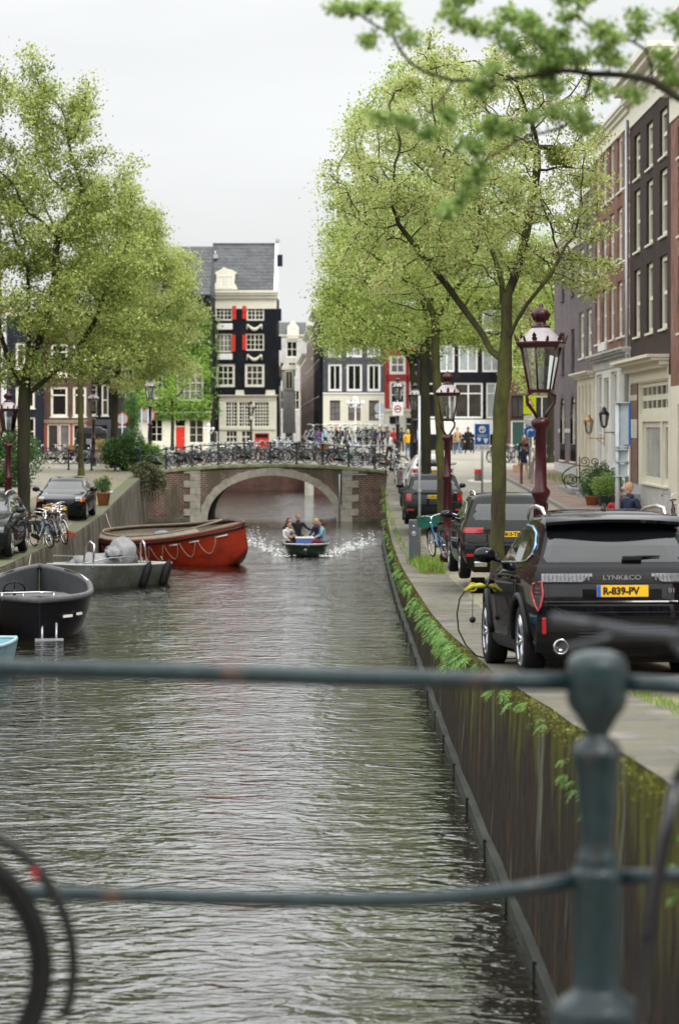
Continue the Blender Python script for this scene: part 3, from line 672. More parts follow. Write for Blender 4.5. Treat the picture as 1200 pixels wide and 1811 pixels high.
def house(name, label, loc, rz, W, H, D, bands, wins=(), z0=0.0, corn=None, roof=None, cat='house', dep=.18, sidem=None, group=None, revm=None):
    """facade on the local x axis facing -y; wins: dict rows"""
    r_ = empty(name, loc, rz, label=label, cat=cat, group=group); b = MB()
    holes = [w_['r'] for w_ in wins]; wall_cells(b, W, z0, H, holes, bands, dep, revm)
    b.use(sidem or bands[-1][1]); b.add([(0, 0, z0), (0, D, z0), (0, D, H), (0, 0, H)], [(0, 1, 2, 3)]); b.add([(W, 0, z0), (W, D, z0), (W, D, H), (W, 0, H)], [(3, 2, 1, 0)]); b.add([(0, D, z0), (W, D, z0), (W, D, H), (0, D, H)], [(0, 1, 2, 3)])
    # dark room depth behind each opening
    b.build('wall', None, r_, fix=False)
    for w_ in wins:
        k = w_.get('k', 'w'); x0, x1, a, c = w_['r']
        if k == 'w': window(r_, x0, x1, a, c, w_.get('nx', 2), w_.get('nz', 2), w_.get('fm'), w_.get('p'), dep, w_.get('fw', .09), w_.get('mw', .035), w_.get('sill', True), w_.get('tr'))
        elif k == 'd': door(r_, x0, x1, a, c, w_['c'], w_.get('fm'), w_.get('light', .3), dep)
    if corn: cornice(r_, 0, W, corn[0], corn[1], corn[2] if len(corn) > 2 else .35, corn[3] if len(corn) > 3 else None)
    if roof:
        kind, rh, rm = roof; b = MB(); o = .12
        if kind == 'side':     # ridge parallel to the facade
            b.add([(0, -o, H), (W, -o, H), (W, D / 2, H + rh), (0, D / 2, H + rh), (0, D + o, H), (W, D + o, H), (0, -o, H - .1), (W, -o, H - .1)], [(0, 1, 2, 3), (3, 2, 5, 4), (6, 7, 1, 0)]); b.use(rm)
            b.add([(0, 0, H - .02), (0, D, H - .02), (0, D / 2, H + rh - .05)], [(0, 1, 2)]); b.add([(W, 0, H - .02), (W, D, H - .02), (W, D / 2, H + rh - .05)], [(0, 2, 1)])
        else:
            b.add([(0, .3, H), (W, .3, H), (W, D, H), (0, D, H), (W / 2, .8, H + rh), (W / 2, D, H + rh)], [(0, 3, 5, 4), (1, 4, 5, 2), (0, 4, 1)])
        b.build('roof', rm, r_)
    return r_
def px_house(name, label, px0, px1, pytop, Y, bands_px, wins_px, D=9, zb=2.85, corn_px=None, roof=None, **kw):
    """a house seen square on: everything measured at its own distance Y"""
    s_ = S(Y); X0 = (px0 - CX) / s_
    def lx(p): return (p - px0) / s_
    def lz(p): return ZW(p, Y) - zb
    wins = []
    for w_ in wins_px:
        q = dict(w_); a = q['r']; q['r'] = (lx(a[0]), lx(a[1]), max(0.02, lz(a[3])), lz(a[2])); wins.append(q)
    bands = [(-9, bands_px[0][1])] + [(lz(p), m) for p, m in bands_px[1:]]
    r_ = house(name, label, (X0, Y, zb), 0, (px1 - px0) / s_, lz(pytop), D, bands, wins, z0=-.3, corn=None, roof=roof, **kw)
    if corn_px: cornice(r_, 0, (px1 - px0) / s_, lz(corn_px[1]), lz(corn_px[0]), .4, corn_px[2] if len(corn_px) > 2 else None)
    return r_, lx, lz

REDP = mat('bright red paint', (.62, .035, .02), rough=.5, var=.1); DGRN = mat('dark green door paint', (.02, .06, .05), rough=.35, coat=.3)
BBLK = brickmat('black painted brick', (.010, .011, .015), (.008, .009, .012), (.006, .006, .008), rough=.6, stain=(.016, .017, .021))
BGRY = brickmat('dark grey painted brick', (.085, .09, .10), (.07, .075, .085), (.05, .05, .06), rough=.7, stain=(.1, .1, .11))
BRED = brickmat('red painted brick', (.42, .05, .04), (.36, .045, .035), (.25, .05, .04), rough=.75)
BBRN = brickmat('brown brick', (.09, .04, .03), (.065, .033, .027), (.16, .14, .12))
BRN2 = brickmat('orange brown brick', (.23, .105, .07), (.17, .08, .055), (.27, .23, .19), stain=(.15, .075, .055))
BPUR = brickmat('grey purple brick', (.15, .12, .13), (.115, .09, .10), (.2, .18, .18))
BDRK = brickmat('dark brown brick', (.052, .032, .027), (.036, .024, .022), (.07, .06, .055), stain=(.06, .042, .038))
BRB2 = brickmat('reddish brick', (.26, .11, .08), (.2, .09, .07), (.34, .29, .25), stain=(.18, .09, .07))
NAVY = brickmat('navy painted brick', (.015, .018, .032), (.012, .014, .026), (.02, .02, .03), rough=.6)
CREAM = mat('cream stucco', (.68, .65, .53), rough=.7, var=.06, scale=1.5, patch=(.58, .55, .44), pscale=1.2, pamt=.35)
PALE = mat('pale grey stucco', (.5, .5, .48), rough=.8, var=.1, scale=1.5, patch=(.4, .4, .39))
WSTUC = mat('white stucco', (.70, .69, .65), rough=.7, var=.06, scale=1.5, patch=(.6, .59, .55), pscale=1, pamt=.35)

# --- black house with red shutters
W4 = dict(nx=4, nz=3, fw=.11, mw=.05, sill=False)
wins = [dict(r=(381, 411, 541, 567), **W4), dict(r=(436, 467, 541, 567), **W4), dict(r=(381, 411, 590, 623), **W4), dict(r=(434, 467, 590, 620), **W4),
        dict(r=(382, 415.5, 643.5, 684.5), nx=3, nz=3, fw=.2, mw=.07, sill=False), dict(r=(433, 467.5, 643.5, 684.5), nx=3, nz=3, fw=.2, mw=.07, sill=False),
        dict(r=(399, 419.5, 711, 754.5), nx=4, nz=7, fw=.05, mw=.06, sill=False), dict(r=(422.5, 442.5, 711, 754.5), nx=4, nz=7, fw=.05, mw=.06, sill=False), dict(r=(449.5, 475.5, 711, 754.5), nx=5, nz=7, fw=.05, mw=.06, sill=False),
        dict(r=(400, 419, 762, 783), nx=3, nz=2, fw=.05, mw=.06, sill=False), dict(r=(427, 442.5, 762, 783), nx=2, nz=2, fw=.05, mw=.06, sill=False), dict(r=(450, 475.6, 766, 792), k='d', c=REDP, fm=REDP, light=.38)]
hs, lx, lz = px_house('black_house', 'tall black house with red shutters, cream shop front and grey tiled roof', 372, 489, 518, 200, [(0, CREAM), (701, BBLK)], wins, D=8.4, sidem=BBLK)
# shop front ends at px 388: dark strip left of it
b = MB(); b.bb(0, lx(387.5), -.03, .02, -.2, lz(701)); b.build('wall_strip', BBLK, hs); window(hs, lx(379), lx(385), lz(785), lz(763), 1, 1, proud=.14, sill=False)
cornice(hs, lx(374), lx(489), lz(546), lz(514), .55, CREAM)
cornice(hs, lx(387), lx(488.5), lz(708), lz(698.5), .3, CREAM, name='shop_cornice')
b = MB(); b.bb(lx(388), lx(487), -.10, .05, lz(760), lz(755.5)); b.build('shop_ledge', CREAM, hs)
for a, c in ((416, 432), (469, 487)):
    b = MB(); b.prism([(lx(a), lz(699)), (lx(c), lz(699)), (lx(c - 1), lz(690)), (lx(a + 1), lz(690))], -.18, .05); b.build('chimney_corbel', CREAM, hs)
for a, c, t, u in ((411, 417.5, 541, 565), (428.5, 435.5, 541, 564), (410, 416, 592, 622), (428.5, 435.5, 592, 619)):
    b = MB(); b.bb(lx(a), lx(c), -.07, -.02, lz(u), lz(t))
    for q in (.3, .7): b.bb(lx(a) + .03, lx(c) - .03, -.085, -.07, lerp(lz(u), lz(t), q) - .25, lerp(lz(u), lz(t), q) + .25)
    b.build('shutter', REDP, hs)
for a, c, t, u in ((384, 411, 572, 583), (384, 411, 625.5, 636)):
    b = MB(); b.box(((lx(a) + lx(c)) / 2, -.05, (lz(t) + lz(u)) / 2), (lx(c) - lx(a), .09, lz(t) - lz(u)), bev=.03); b.build('plaque', PURE, hs)
for t, u in ((572, 584), (625.5, 638)):
    b = MB(); xa, xb, zt_, zb_ = lx(436.5), lx(463), lz(t), lz(u)
    pts = [(xa, -.06, zb_ + .05), (xa + .04, -.08, zt_ - .08)] + [(lerp(xa + .06, xb - .06, i / 10), -.1, zt_ - .08 - .42 * math.sin(PI * i / 10)) for i in range(11)] + [(xb - .04, -.08, zt_ - .08), (xb, -.06, zb_ + .05)]
    b.tube(pts, [.05, .06] + [.05 + .1 * math.sin(PI * i / 10) for i in range(11)] + [.06, .05], 8); b.build('garland', CREAM, hs)
# roof with pantiles, white verge, dormer
b = MB(); zt_, zr_ = lz(515), lz(425); xr_ = lx(484); xl_ = lx(372)
b.grid([[(lerp(xl_, xr_, i / 2), lerp(-.2, 4.2, j / 2), lerp(zt_, zr_, j / 2)) for i in range(3)] for j in range(3)], False); b.add([(xl_, 8.6, zt_), (xr_, 8.6, zt_), (xr_, 4.2, zr_), (xl_, 4.2, zr_)], [(0, 1, 2, 3)])
b.tube([(xl_, 4.2, zr_ + .02), (xr_, 4.2, zr_ + .02)], .09, 6); b.build('roof', RTILE, hs)
b = MB(); b.prism([(-.25, zt_ - .05), (4.2, zr_ + .22), (8.65, zt_ - .05), (8.65, zt_ - .4), (-.25, zt_ - .4)], lx(484), lx(489.3), plane='yz'); b.build('gable_wall', mat('white gable', (.72, .74, .76), rough=.7), hs)
b = MB(); b.box((lx(488.5), 4.2, zr_ + .3), (.35, .6, .25)); b.build('chimney', STEEL, hs); b = MB(); b.box((lx(377), 2.6, lerp(zt_, zr_, .72)), (.5, .5, .3)); b.tube([(lx(378), 2.5, lerp(zt_, zr_, .72)), (lx(378), 2.5, lerp(zt_, zr_, .72) + .5)], .06, 6); b.build('roof_vent', STEEL, hs)
b = MB(); b.prism([(lx(375), lz(512)), (lx(420), lz(512)), (lx(417), lz(504)), (lx(414), lz(500)), (lx(415.5), lz(486)), (lx(419), lz(482)), (lx(409), lz(477)), (lx(402), lz(475)), (lx(396), lz(472.5)), (lx(390), lz(477)), (lx(380), lz(482)), (lx(383), lz(487)), (lx(382), lz(500)), (lx(378), lz(504))], -.12, 2.5); dm = b.build('dormer', CREAM, hs)
window(dm, lx(384), lx(398), lz(509), lz(488), 2, 3, PURE, PANE2, proud=.23, sill=False, fw=.05, mw=.05); window(dm, lx(399), lx(412), lz(509), lz(488), 2, 3, PURE, PANE2, proud=.23, sill=False, fw=.05, mw=.05)
for a, c, t, u in ((492, 499, 449, 470), (491, 497, 545, 567), (489.5, 497, 594, 619), (489.3, 496, 666, 682)):
    b = MB(); b.bb(lx(489.2), lx(c), .9, .98, lz(u), lz(t)); b.build('side_shutter', NAVY, hs)

# --- ivy house left of it
IW = dict(nx=4, nz=4, fw=.16, mw=.05, sill=False)
wins = [dict(r=(206, 238, 650, 706), **IW), dict(r=(257, 289, 646, 706), **IW), dict(r=(312, 360, 644, 710), **IW), dict(r=(206, 238, 575, 625), **IW), dict(r=(257, 289, 575, 625), **IW), dict(r=(312, 360, 575, 625), **IW),
        dict(r=(266, 288, 741, 782), nx=2, nz=3, fw=.08, sill=False), dict(r=(334, 360.5, 741, 784), nx=2, nz=3, fw=.08, sill=False), dict(r=(309, 329, 741, 795), k='d', c=REDP, light=.26), dict(r=(206, 238, 741, 784), nx=3, nz=3, fw=.08, sill=False)]
hs2, lx2, lz2 = px_house('ivy_house', 'house covered in bright ivy with a red door, left of the black house', 192, 371.5, 520, 192, [(0, CREAM), (740, BBLK)], wins, D=8.5, roof=('side', 4.1, RTILE))
cornice(hs2, lx2(200), lx2(371), lz2(739), lz2(728), .35, CREAM, name='shop_cornice')
# --- dark grey house between, brown house, navy house, all left
wins = [dict(r=(160, 172, 680, 735), nx=1, nz=2), dict(r=(180, 192, 680, 735), nx=1, nz=2), dict(r=(157, 190, 752, 802), nx=2, nz=2, fm=BLKM)]
px_house('dark_house', 'plain dark house between the brown house and the ivy house', 154, 200, 560, 158, [(0, BGRY), (742, BBLK)], wins, D=9, corn_px=(558, 568))
RBRN = mat('red brown shop frame', (.28, .08, .05), rough=.5, var=.15)
W2 = dict(nx=1, nz=1, fw=.14, tr=.72)
wins = [dict(r=(90, 120, 684, 737), **W2), dict(r=(129, 153, 684, 737), **W2), dict(r=(90, 120, 608, 660), **W2), dict(r=(129, 153, 608, 660), **W2), dict(r=(84, 104, 750, 802), nx=1, nz=1, fm=WHITE, fw=.08, sill=False), dict(r=(105, 124, 750, 802), nx=1, nz=1, fw=.08, sill=False), dict(r=(129, 152, 750, 802), nx=2, nz=2, fw=.08, sill=False)]
hb, lxb, lzb = px_house('brown_house', 'brown brick house with cream windows and red brown shop frame, far left', 77, 154.5, 560, 155, [(0, RBRN), (744, BBRN)], wins, D=9, corn_px=(556, 568))
for a, c, t, u in ((96, 119, 662, 669), (129, 153, 662, 669)):
    b = MB(); b.box(((lxb(a) + lxb(c)) / 2, -.04, (lzb(t) + lzb(u)) / 2), (lxb(c) - lxb(a), .1, .24), bev=.02); b.build('lintel', WHITE, hb)
cornice(hb, .0, lxb(152), lzb(748), lzb(743), .2, mat('buff paint', (.5, .45, .36), rough=.6), name='shop_cornice')
wins = [dict(r=(28, 45, 684, 722), **W2), dict(r=(50, 62, 684, 722), **W2), dict(r=(28, 45, 606, 652), **W2), dict(r=(50, 62, 606, 652), **W2), dict(r=(50, 62.5, 738, 788), nx=1, nz=2, fw=.1), dict(r=(28, 45, 738, 800), nx=1, nz=2, fw=.1)]
px_house('navy_house', 'navy painted brick house at the far left beside the brown house', 12, 76.5, 548, 154.5, [(0, NAVY), (590, NAVY)], wins, D=9, corn_px=(546, 558))
# left bank row facing the canal: only its end edge shows at the frame
wins = []
for i in range(9):
    for z in (2.6, 6.4, 9.8, 12.8): wins.append(dict(r=(3 + i * 7, 4.4 + i * 7, z, z + 2.1), nx=2, nz=2))
house('brick_house', 'long reddish brick canal house row at the left edge behind the lamp', (-17.6, 60, 0), R(90), 66, 16.2, 9, [(0, BRN2), (5.3, BRN2)], wins, z0=.5, corn=(15.6, 16.3), roof=('side', 3, RTILE))

# --- right of the side street
GW = dict(nx=1, nz=1, fw=.10, tr=None, sill=False)
wins = []
for a, c in ((580, 604), (612.5, 640), (649, 672.5)):
    wins += [dict(r=(a, c, 643.5, 692), nx=2, nz=1, fw=.17, mw=.05, sill=False, fm=PURE), dict(r=(a, c, 588, 632), nx=2, nz=2, fw=.15, mw=.05, sill=False, fm=PURE, p=PANE2), dict(r=(a, c, 540, 576), nx=2, nz=2, fw=.15, mw=.05, sill=False, fm=PURE)]
    wins += [dict(r=(a + 3, c - 3, 708, 744), nx=2, nz=3, fw=.05, mw=.04, sill=False, fm=mat('brown window paint', (.09, .07, .06)), p=PANEC)]
wins += [dict(r=(629, 666, 759, 792), nx=3, nz=1, fw=.05, sill=False, fm=BLKM)]
hg, lxg, lzg = px_house('grey_house', 'dark grey house with white ground floor at the corner of the side street', 571, 679.5, 520, 195, [(0, CREAM), (695, BGRY)], wins, D=12, corn_px=(516, 527), sidem=BGRY)
b = MB(); b.bb(-.02, lxg(679), -.08, .03, lzg(697), lzg(694.5)); b.bb(-.02, lxg(679), -.05, .03, lzg(751), lzg(749)); b.build('string_course', PURE, hg)
wins = []
for a, c in ((688, 717), (723, 741)):
    wins += [dict(r=(a, c, 628, 662), nx=2, nz=2, fw=.2, mw=.06, sill=False, fm=PURE), dict(r=(a, c, 674, 722), nx=2, nz=2, fw=.2, mw=.06, sill=False, fm=PURE), dict(r=(a, c, 578, 612), nx=2, nz=2, fw=.2, mw=.06, sill=False, fm=PURE)]
wins += [dict(r=(688, 701, 736, 751), nx=1, nz=1, fw=.06, sill=False, fm=mat('grey green paint', (.2, .25, .23))), dict(r=(716, 734, 737, 792), k='d', c=DGRN, light=.25)]
hr, lxr, lzr = px_house('red_house', 'narrow red painted house with white windows between the grey and the black house', 680, 742, 545, 195, [(0, CREAM), (726, BRED)], wins, D=10, corn_px=(538, 550))
b = MB(); b.bb(0, lxr(742), -.12, .03, lzr(728), lzr(723)); b.build('string_course', CREAM, hr)
for px in (684, 703, 720, 738):
    b = MB(); b.box((lxr(px), -.03, lzr(670)), (.07, .05, .55)); b.build('wall_anchor', BLKM, hr)
BW = dict(fw=.13, mw=.06, sill=False, fm=PURE)
wins = []
for a, c in ((776, 803), (810, 844), (852, 886), (893, 918)): wins += [dict(r=(a, c, 610, 658), nx=2, nz=1, p=PANE2, **BW), dict(r=(a, c, 548, 586), nx=2, nz=1, p=PANE2, **BW)]
wins += [dict(r=(748, 796, 677, 740), nx=2, nz=1, tr=.7, **BW), dict(r=(802, 853, 677, 740), nx=2, nz=1, tr=.7, **BW), dict(r=(859, 892, 677, 740), nx=2, nz=1, tr=.7, p=PANE2, **BW)]
hk, lxk, lzk = px_house('charcoal_house', 'charcoal house with large white framed windows and white plinth behind the parking sign', 743, 897, 520, 185, [(0, WSTUC), (742, BBLK)], wins, D=10, corn_px=(516, 528))
b = MB(); b.bb(0, lxk(897), -.06, .02, -.2, lzk(768)); b.build('plinth', BBLK, hk)
wins = [dict(r=(903, 928, 744, 798), k='d', c=DGRN, light=.02), dict(r=(903, 928, 700, 738), nx=2, nz=1, fw=.07, fm=BLKM), dict(r=(940, 975, 700, 790), nx=2, nz=2, fw=.1), dict(r=(903, 928, 600, 650), **GW), dict(r=(940, 975, 600, 650), **GW)]
px_house('dark_house', 'dark brown house with dark green double door behind the round blue sign', 897.5, 1060, 500, 182, [(0, BBRN), (742, BBRN)], wins, D=10, corn_px=(496, 508))

# --- side street right row, seen at a steep angle
A, B_ = Vector((-4.7, 290, 2.85)), Vector((-1.62, 195.3, 2.85)); dvec = (B_ - A); Ls = dvec.length; ang = math.atan2(dvec.y, dvec.x)
BPNK = brickmat('faded pink brick', (.27, .19, .165), (.21, .155, .14), (.3, .28, .26), stain=(.2, .16, .15))
segs = [(0, .42, 'brick_house', 'far faded pink brick house on the right of the side street', BPNK, 9.2), (.42, .78, 'brick_house', 'pinkish brick house on the right of the side street, nearer the canal', BPNK, 10.6), (.78, 1.0, 'black_house', 'black corner facade with tall cream windows along the side street', BBLK, 11.2)]
for a, c, nm, lb, m_, H_ in segs:
    wd = (c - a) * Ls - .05; wins = []; n_ = max(3, int(wd / 3.6))
    for i in range(n_):
        x_ = (i + .5) * wd / n_
        for z in (.9, 4.3, 7.3):
            if z + 2 < H_: wins.append(dict(r=(x_ - .8, x_ + .8, z, z + 2.3), nx=2, nz=1, fw=.2, fm=CREAM))
    house(nm, lb, A + dvec * a, ang, wd, H_, 7, [(0, m_), (3.4, m_)], wins, z0=-.3, corn=(H_ - .4, H_ + .25, .5), roof=('side', 2.2, RTILE))
# far end and left side of that street
wins = [dict(r=(506, 526, 603, 632), nx=2, nz=2, fw=.12), dict(r=(494, 503, 640, 668), nx=1, nz=2, fw=.12), dict(r=(509, 524, 640, 668), nx=2, nz=2, fw=.12), dict(r=(495, 512, 690, 725), nx=2, nz=2, fw=.12), dict(r=(516, 530, 690, 725), nx=2, nz=2, fw=.12)]
he, lxe, lze = px_house('pale_house', 'pale stucco house closing the far end of the side street', 484, 540, 596, 300, [(0, PALE), (676, BRN2), (684, PALE)], wins, D=8, corn_px=(592, 602), roof=('side', 2.0, RTILE))
b = MB(); b.prism([(lxe(508), lze(598)), (lxe(528), lze(598)), (lxe(528), lze(578)), (lxe(518), lze(566)), (lxe(508), lze(578))], -.3, 3); dm = b.build('dormer', WHITE, he); window(dm, lxe(512), lxe(524), lze(595), lze(580), 1, 2, proud=.42, sill=False)
b = MB(); 
A2, B2 = Vector((-5.6, 204, 2.85)), Vector((-6.9, 285, 2.85)); dv2 = B2 - A2
wins = [dict(r=(5 + i * 9, 7 + i * 9, z, z + 2.0), nx=2, nz=2, fw=.15) for i in range(8) for z in (1, 4.2)]
house('grey_house', 'weathered grey house leaning over the left side of the side street', A2, math.atan2(dv2.y, dv2.x), dv2.length, 7.4, 6, [(0, PALE), (3.6, PALE)], wins, z0=-.3, corn=(7.1, 7.5, .4), roof=('side', 1.6, RTILE))
# bay projecting over the street: timber oriel
ob = empty('oriel_tower', (XW(508, 232), 232, 2.85), label='tall narrow weathered timber oriel standing out over the side street', cat='oriel')
b = MB(); b.prism([(-.45, 1.2), (.75, 1.2), (.6, 7.2), (.75, 7.3), (-.5, 7.3), (-.45, 4)], 0, 2.5); b.bb(-.2, .5, .3, 2, -.3, 1.3); b.build('wall', PALE, ob); window(ob, -.2, .55, 7.4 - 2.0, 7.2, 2, 1, CREAM, proud=.2, sill=False)
b = MB(); b.prism([(-.6, 7.3), (.85, 7.3), (.7, 7.75), (-.45, 7.75)], -.15, 2.7); b.build('cornice', CREAM, ob)

# --- right bank row, facade on the plane x = 11 facing the canal; local x runs toward the camera
XF = 11.0; YO = 124.0
def fx(px): return YO - XF * FPX / (px - CX)
def fz(px, py): return CAMZ - (py - HY) * XF / (px - CX)
def row_house(name, label, pxa, pxb, H, bands, wins, corn=None, dd=9, **kw):
    xa, xb = (0 if pxa is None else fx(pxa)), fx(pxb)
    for w_ in wins: a = w_['r']; w_['r'] = (a[0] - xa, a[1] - xa, a[2], a[3])
    return house(name, label, (XF, YO - xa, 0), R(-90), xb - xa - .02, H, dd, bands, wins, z0=1.0, corn=corn, dep=.21, **kw), xa
PW_ = dict(nx=1, nz=2, fw=.17, mw=.06)
# grey purple corner house with two arches
wins = []
for x0, x1 in ((4.0, 5.6), (9.0, 10.6)):
    wins += [dict(r=(x0, x1, 7.2, 9.2), nx=2, nz=2, fw=.12, fm=mat('aubergine paint', (.05, .03, .035)), sill=True), dict(r=(x0, x1, 10.8, 12.8), nx=2, nz=2, fw=.12, fm=MATS['aubergine paint'])]
wins += [dict(r=(3.4, 5.9, 2.95, 6.0), nx=2, nz=3, fw=.25, fm=CREAM), dict(r=(8.8, 11.3, 2.95, 6.0), nx=2, nz=3, fw=.25, fm=CREAM)]
(h1, xa1) = row_house('corner_house', 'grey purple brick corner house with two tall dark arches at street level', None, 1022, 13.6, [(0, PALE), (2.8, BPUR)], wins, corn=(13.0, 13.7))
for x0, x1 in ((3.4, 5.9), (8.8, 11.3)):
    b = MB(); c_ = (x0 + x1) / 2; rr = (x1 - x0) / 2; n = 14; dz_ = 4.95
    P = [(c_ + (rr + .001) * math.cos(PI * i / n), dz_ + (rr) * math.sin(PI * i / n)) for i in range(n + 1)]
    b.use(BPUR)    # brick corners above the arch curve, flush in front of the window head
    for s_ in (0, 1):
        seg = P[:n // 2 + 1] if s_ == 0 else P[n // 2:]
        poly = [(x1, 6.22)] + seg[::1] + [(c_, 6.22)] if s_ == 0 else [(c_, 6.22)] + seg + [(x0, 6.22)]
        b.prism(poly, -.012, .25)
    b.build('arch', BPUR, h1)
    b = MB(); n = 20; P = [(c_ + rr * math.cos(PI * i / n), dz_ + rr * math.sin(PI * i / n)) for i in range(n + 1)]
    P3 = [[(x, y, z) for y in (-.02, .30)] for x, z in [(x1, 2.9)] + P + [(x0, 2.9)]]; b.grid(P3); b.build('arch_reveal', MATS['aubergine paint'], h1)
    b = MB()
    for i in range(9): xx = lerp(x0 + .2, x1 - .2, i / 8); b.tube([(xx, -.0, 2.95), (xx, -.0, 3.75)], .018, 5)
    b.tube([(x0, 0, 3.75), (x1, 0, 3.75)], .022, 5); b.build('window_grille', BLKM, h1)
b = MB(); b.bb(2.6, 3.38, -.03, 0, 4.3, 4.5); b.bb(5.92, 8.78, -.03, 0, 4.3, 4.5); b.build('stone_band', PALE, h1)
# purple house with cream shop
wins = [dict(r=(12.9, 15.0, z, z + 2.1), **PW_) for z in (7.7, 10.6, 13.0)] + [dict(r=(16.2, 18.3, z, z + 2.1), **PW_) for z in (7.7, 10.6, 13.0)]
for w_ in wins: w_['fm'] = CREAM; w_['fw'] = .2
for i in range(4): wins.append(dict(r=(12.9 + i * 1.55, 14.2 + i * 1.55, 3.0, 6.2), nx=2, nz=3, fw=.18, mw=.07, fm=CREAM, sill=False, p=PANEC))
(h2, xa2) = row_house('purple_house', 'purple brick house with tall cream windows over a cream panelled front', 1022, 1050, 15.6, [(0, CREAM), (6.5, BPUR)], wins, corn=(15.0, 15.8))
cornice(h2, 0, 7.2, 6.4, 7.0, .45, CREAM, name='shop_cornice')
for i in range(5):
    b = MB(); b.box((.8 + i * 1.55, -.06, 4.2), (.22, .14, 4.6), bev=.02); b.build('pilaster', CREAM, h2)
# orange brown house, white ground floor
wins = []
for c_ in (20.7, 23.4, 26.1, 28.9, 31.3):
    for z in (8.1, 11.0, 13.8): wins.append(dict(r=(c_ - .85, c_ + .85, z, z + 2.2), nx=1, nz=2, fw=.17, mw=.06, fm=WSTUC))
wins += [dict(r=(20.3, 22.5, 3.0, 6.8), nx=3, nz=3, fw=.12, mw=.06, fm=WSTUC, sill=False, p=PANE2), dict(r=(23.2, 25.0, 2.1, 6.6), k='d', c=WSTUC, fm=WSTUC, light=.35), dict(r=(25.8, 28.0, 3.0, 6.8), nx=3, nz=3, fw=.12, mw=.06, fm=WSTUC, sill=False, p=PANE2), dict(r=(28.8, 31.4, 3.0, 6.8), nx=3, nz=3, fw=.12, mw=.06, fm=WSTUC, sill=False, p=PANE2)]
(h3, xa3) = row_house('brick_house', 'orange brown brick house with white ground floor and drainpipe, behind the wall lantern', 1050, 1114, 16.6, [(0, WSTUC), (7.0, BRN2)], wins, corn=(16.0, 16.9))
cornice(h3, 0, 13.0, 6.95, 7.6, .4, PALE, name='shop_cornice')
b = MB(); b.tube([(12.85, -.12, 1.2), (12.85, -.12, 16.2)], .075, 8); b.build('drainpipe', STEEL, h3)
b = MB(); b.bb(2.1, 4.9, -.08, 0, 7.75, 8.05); b.bb(3.25, 3.75, -.05, 0, 7.62, 7.75); b.build('window_apron', WSTUC, h3)
# dark brown house
wins = []
for x0, x1 in ((33.6, 35.4), (37.2, 39.0), (40.8, 42.7)):
    for a, c in ((7.9, 10.4), (11.05, 13.35), (13.75, 15.4)): wins.append(dict(r=(x0, x1, a, c), nx=1, nz=2, fw=.17, mw=.07, fm=CREAM, p=PANE))
wins += [dict(r=(35.1, 42.9, 5.05, 6.15), nx=6, nz=2, fw=.16, mw=.10, fm=CREAM, sill=False), dict(r=(36.0, 41.0, 2.55, 4.75), nx=1, nz=1, fw=.2, fm=CREAM, sill=True, p=PANE2), dict(r=(41.3, 42.9, 2.55, 4.75), nx=1, nz=1, fw=.2, fm=CREAM, sill=True, p=PANE)]
GLZ = brickmat('glazed oxblood tile', (.10, .018, .012), (.085, .016, .012), (.35, .2, .12), rough=.25, w=.22, h=.07, ms=.008)
(h4, xa4) = row_house('brick_house', 'dark brown brick house with white hooded shop front and tall cream windows', 1114, 1185, 16.2, [(0, PALE), (2.5, CREAM), (6.3, BDRK)], wins, corn=(15.85, 17.4, .8))
b = MB(); b.bb(.35, 2.4, -.05, 0, 2.5, 6.15); b.build('tile_pier', GLZ, h4); b = MB(); b.bb(.35, 2.4, -.07, -.05, 4.15, 4.85); b.bb(.35, 2.4, -.07, -.05, 5.55, 5.75); b.build('white_tile_band', brickmat('white tile', (.6, .57, .5), (.55, .52, .46), (.3, .28, .24)), h4)
cornice(h4, -.1, 10.6, 6.2, 7.0, .75, CREAM, name='shop_hood', dent=.22)
# red brick house nearest
wins = []
for x0 in (45.3, 49.5, 53.7):
    for a, c in ((7.6, 10.1), (10.75, 13.0), (13.3, 14.3)): wins.append(dict(r=(x0, x0 + 1.8, a, c), nx=1, nz=2, fw=.18, mw=.07, fm=CREAM))
wins += [dict(r=(45.2, 47.2, 2.0, 5.3), k='d', c=DGRN, fm=CREAM, light=.3), dict(r=(48.5, 52.5, 2.6, 5.3), nx=3, nz=2, fw=.2, fm=CREAM), dict(r=(53.5, 57.0, 2.6, 5.3), nx=3, nz=2, fw=.2, fm=CREAM)]
(h5, xa5) = row_house('brick_house', 'reddish brick house with cream door surround at the right edge', 1185, 1350, 14.9, [(0, CREAM), (5.9, BRB2)], wins, corn=(14.65, 16.2, .7))
# rooftop pieces above the row
b = MB(); b.box((14, 88, 18.2), (3, 3, 3.4)); b.box((14, 88, 20.0), (3.4, 3.4, .3)); tag(b.build('roof_house', WSTUC), 'white box dormer standing above the dark brown house roof', 'dormer')
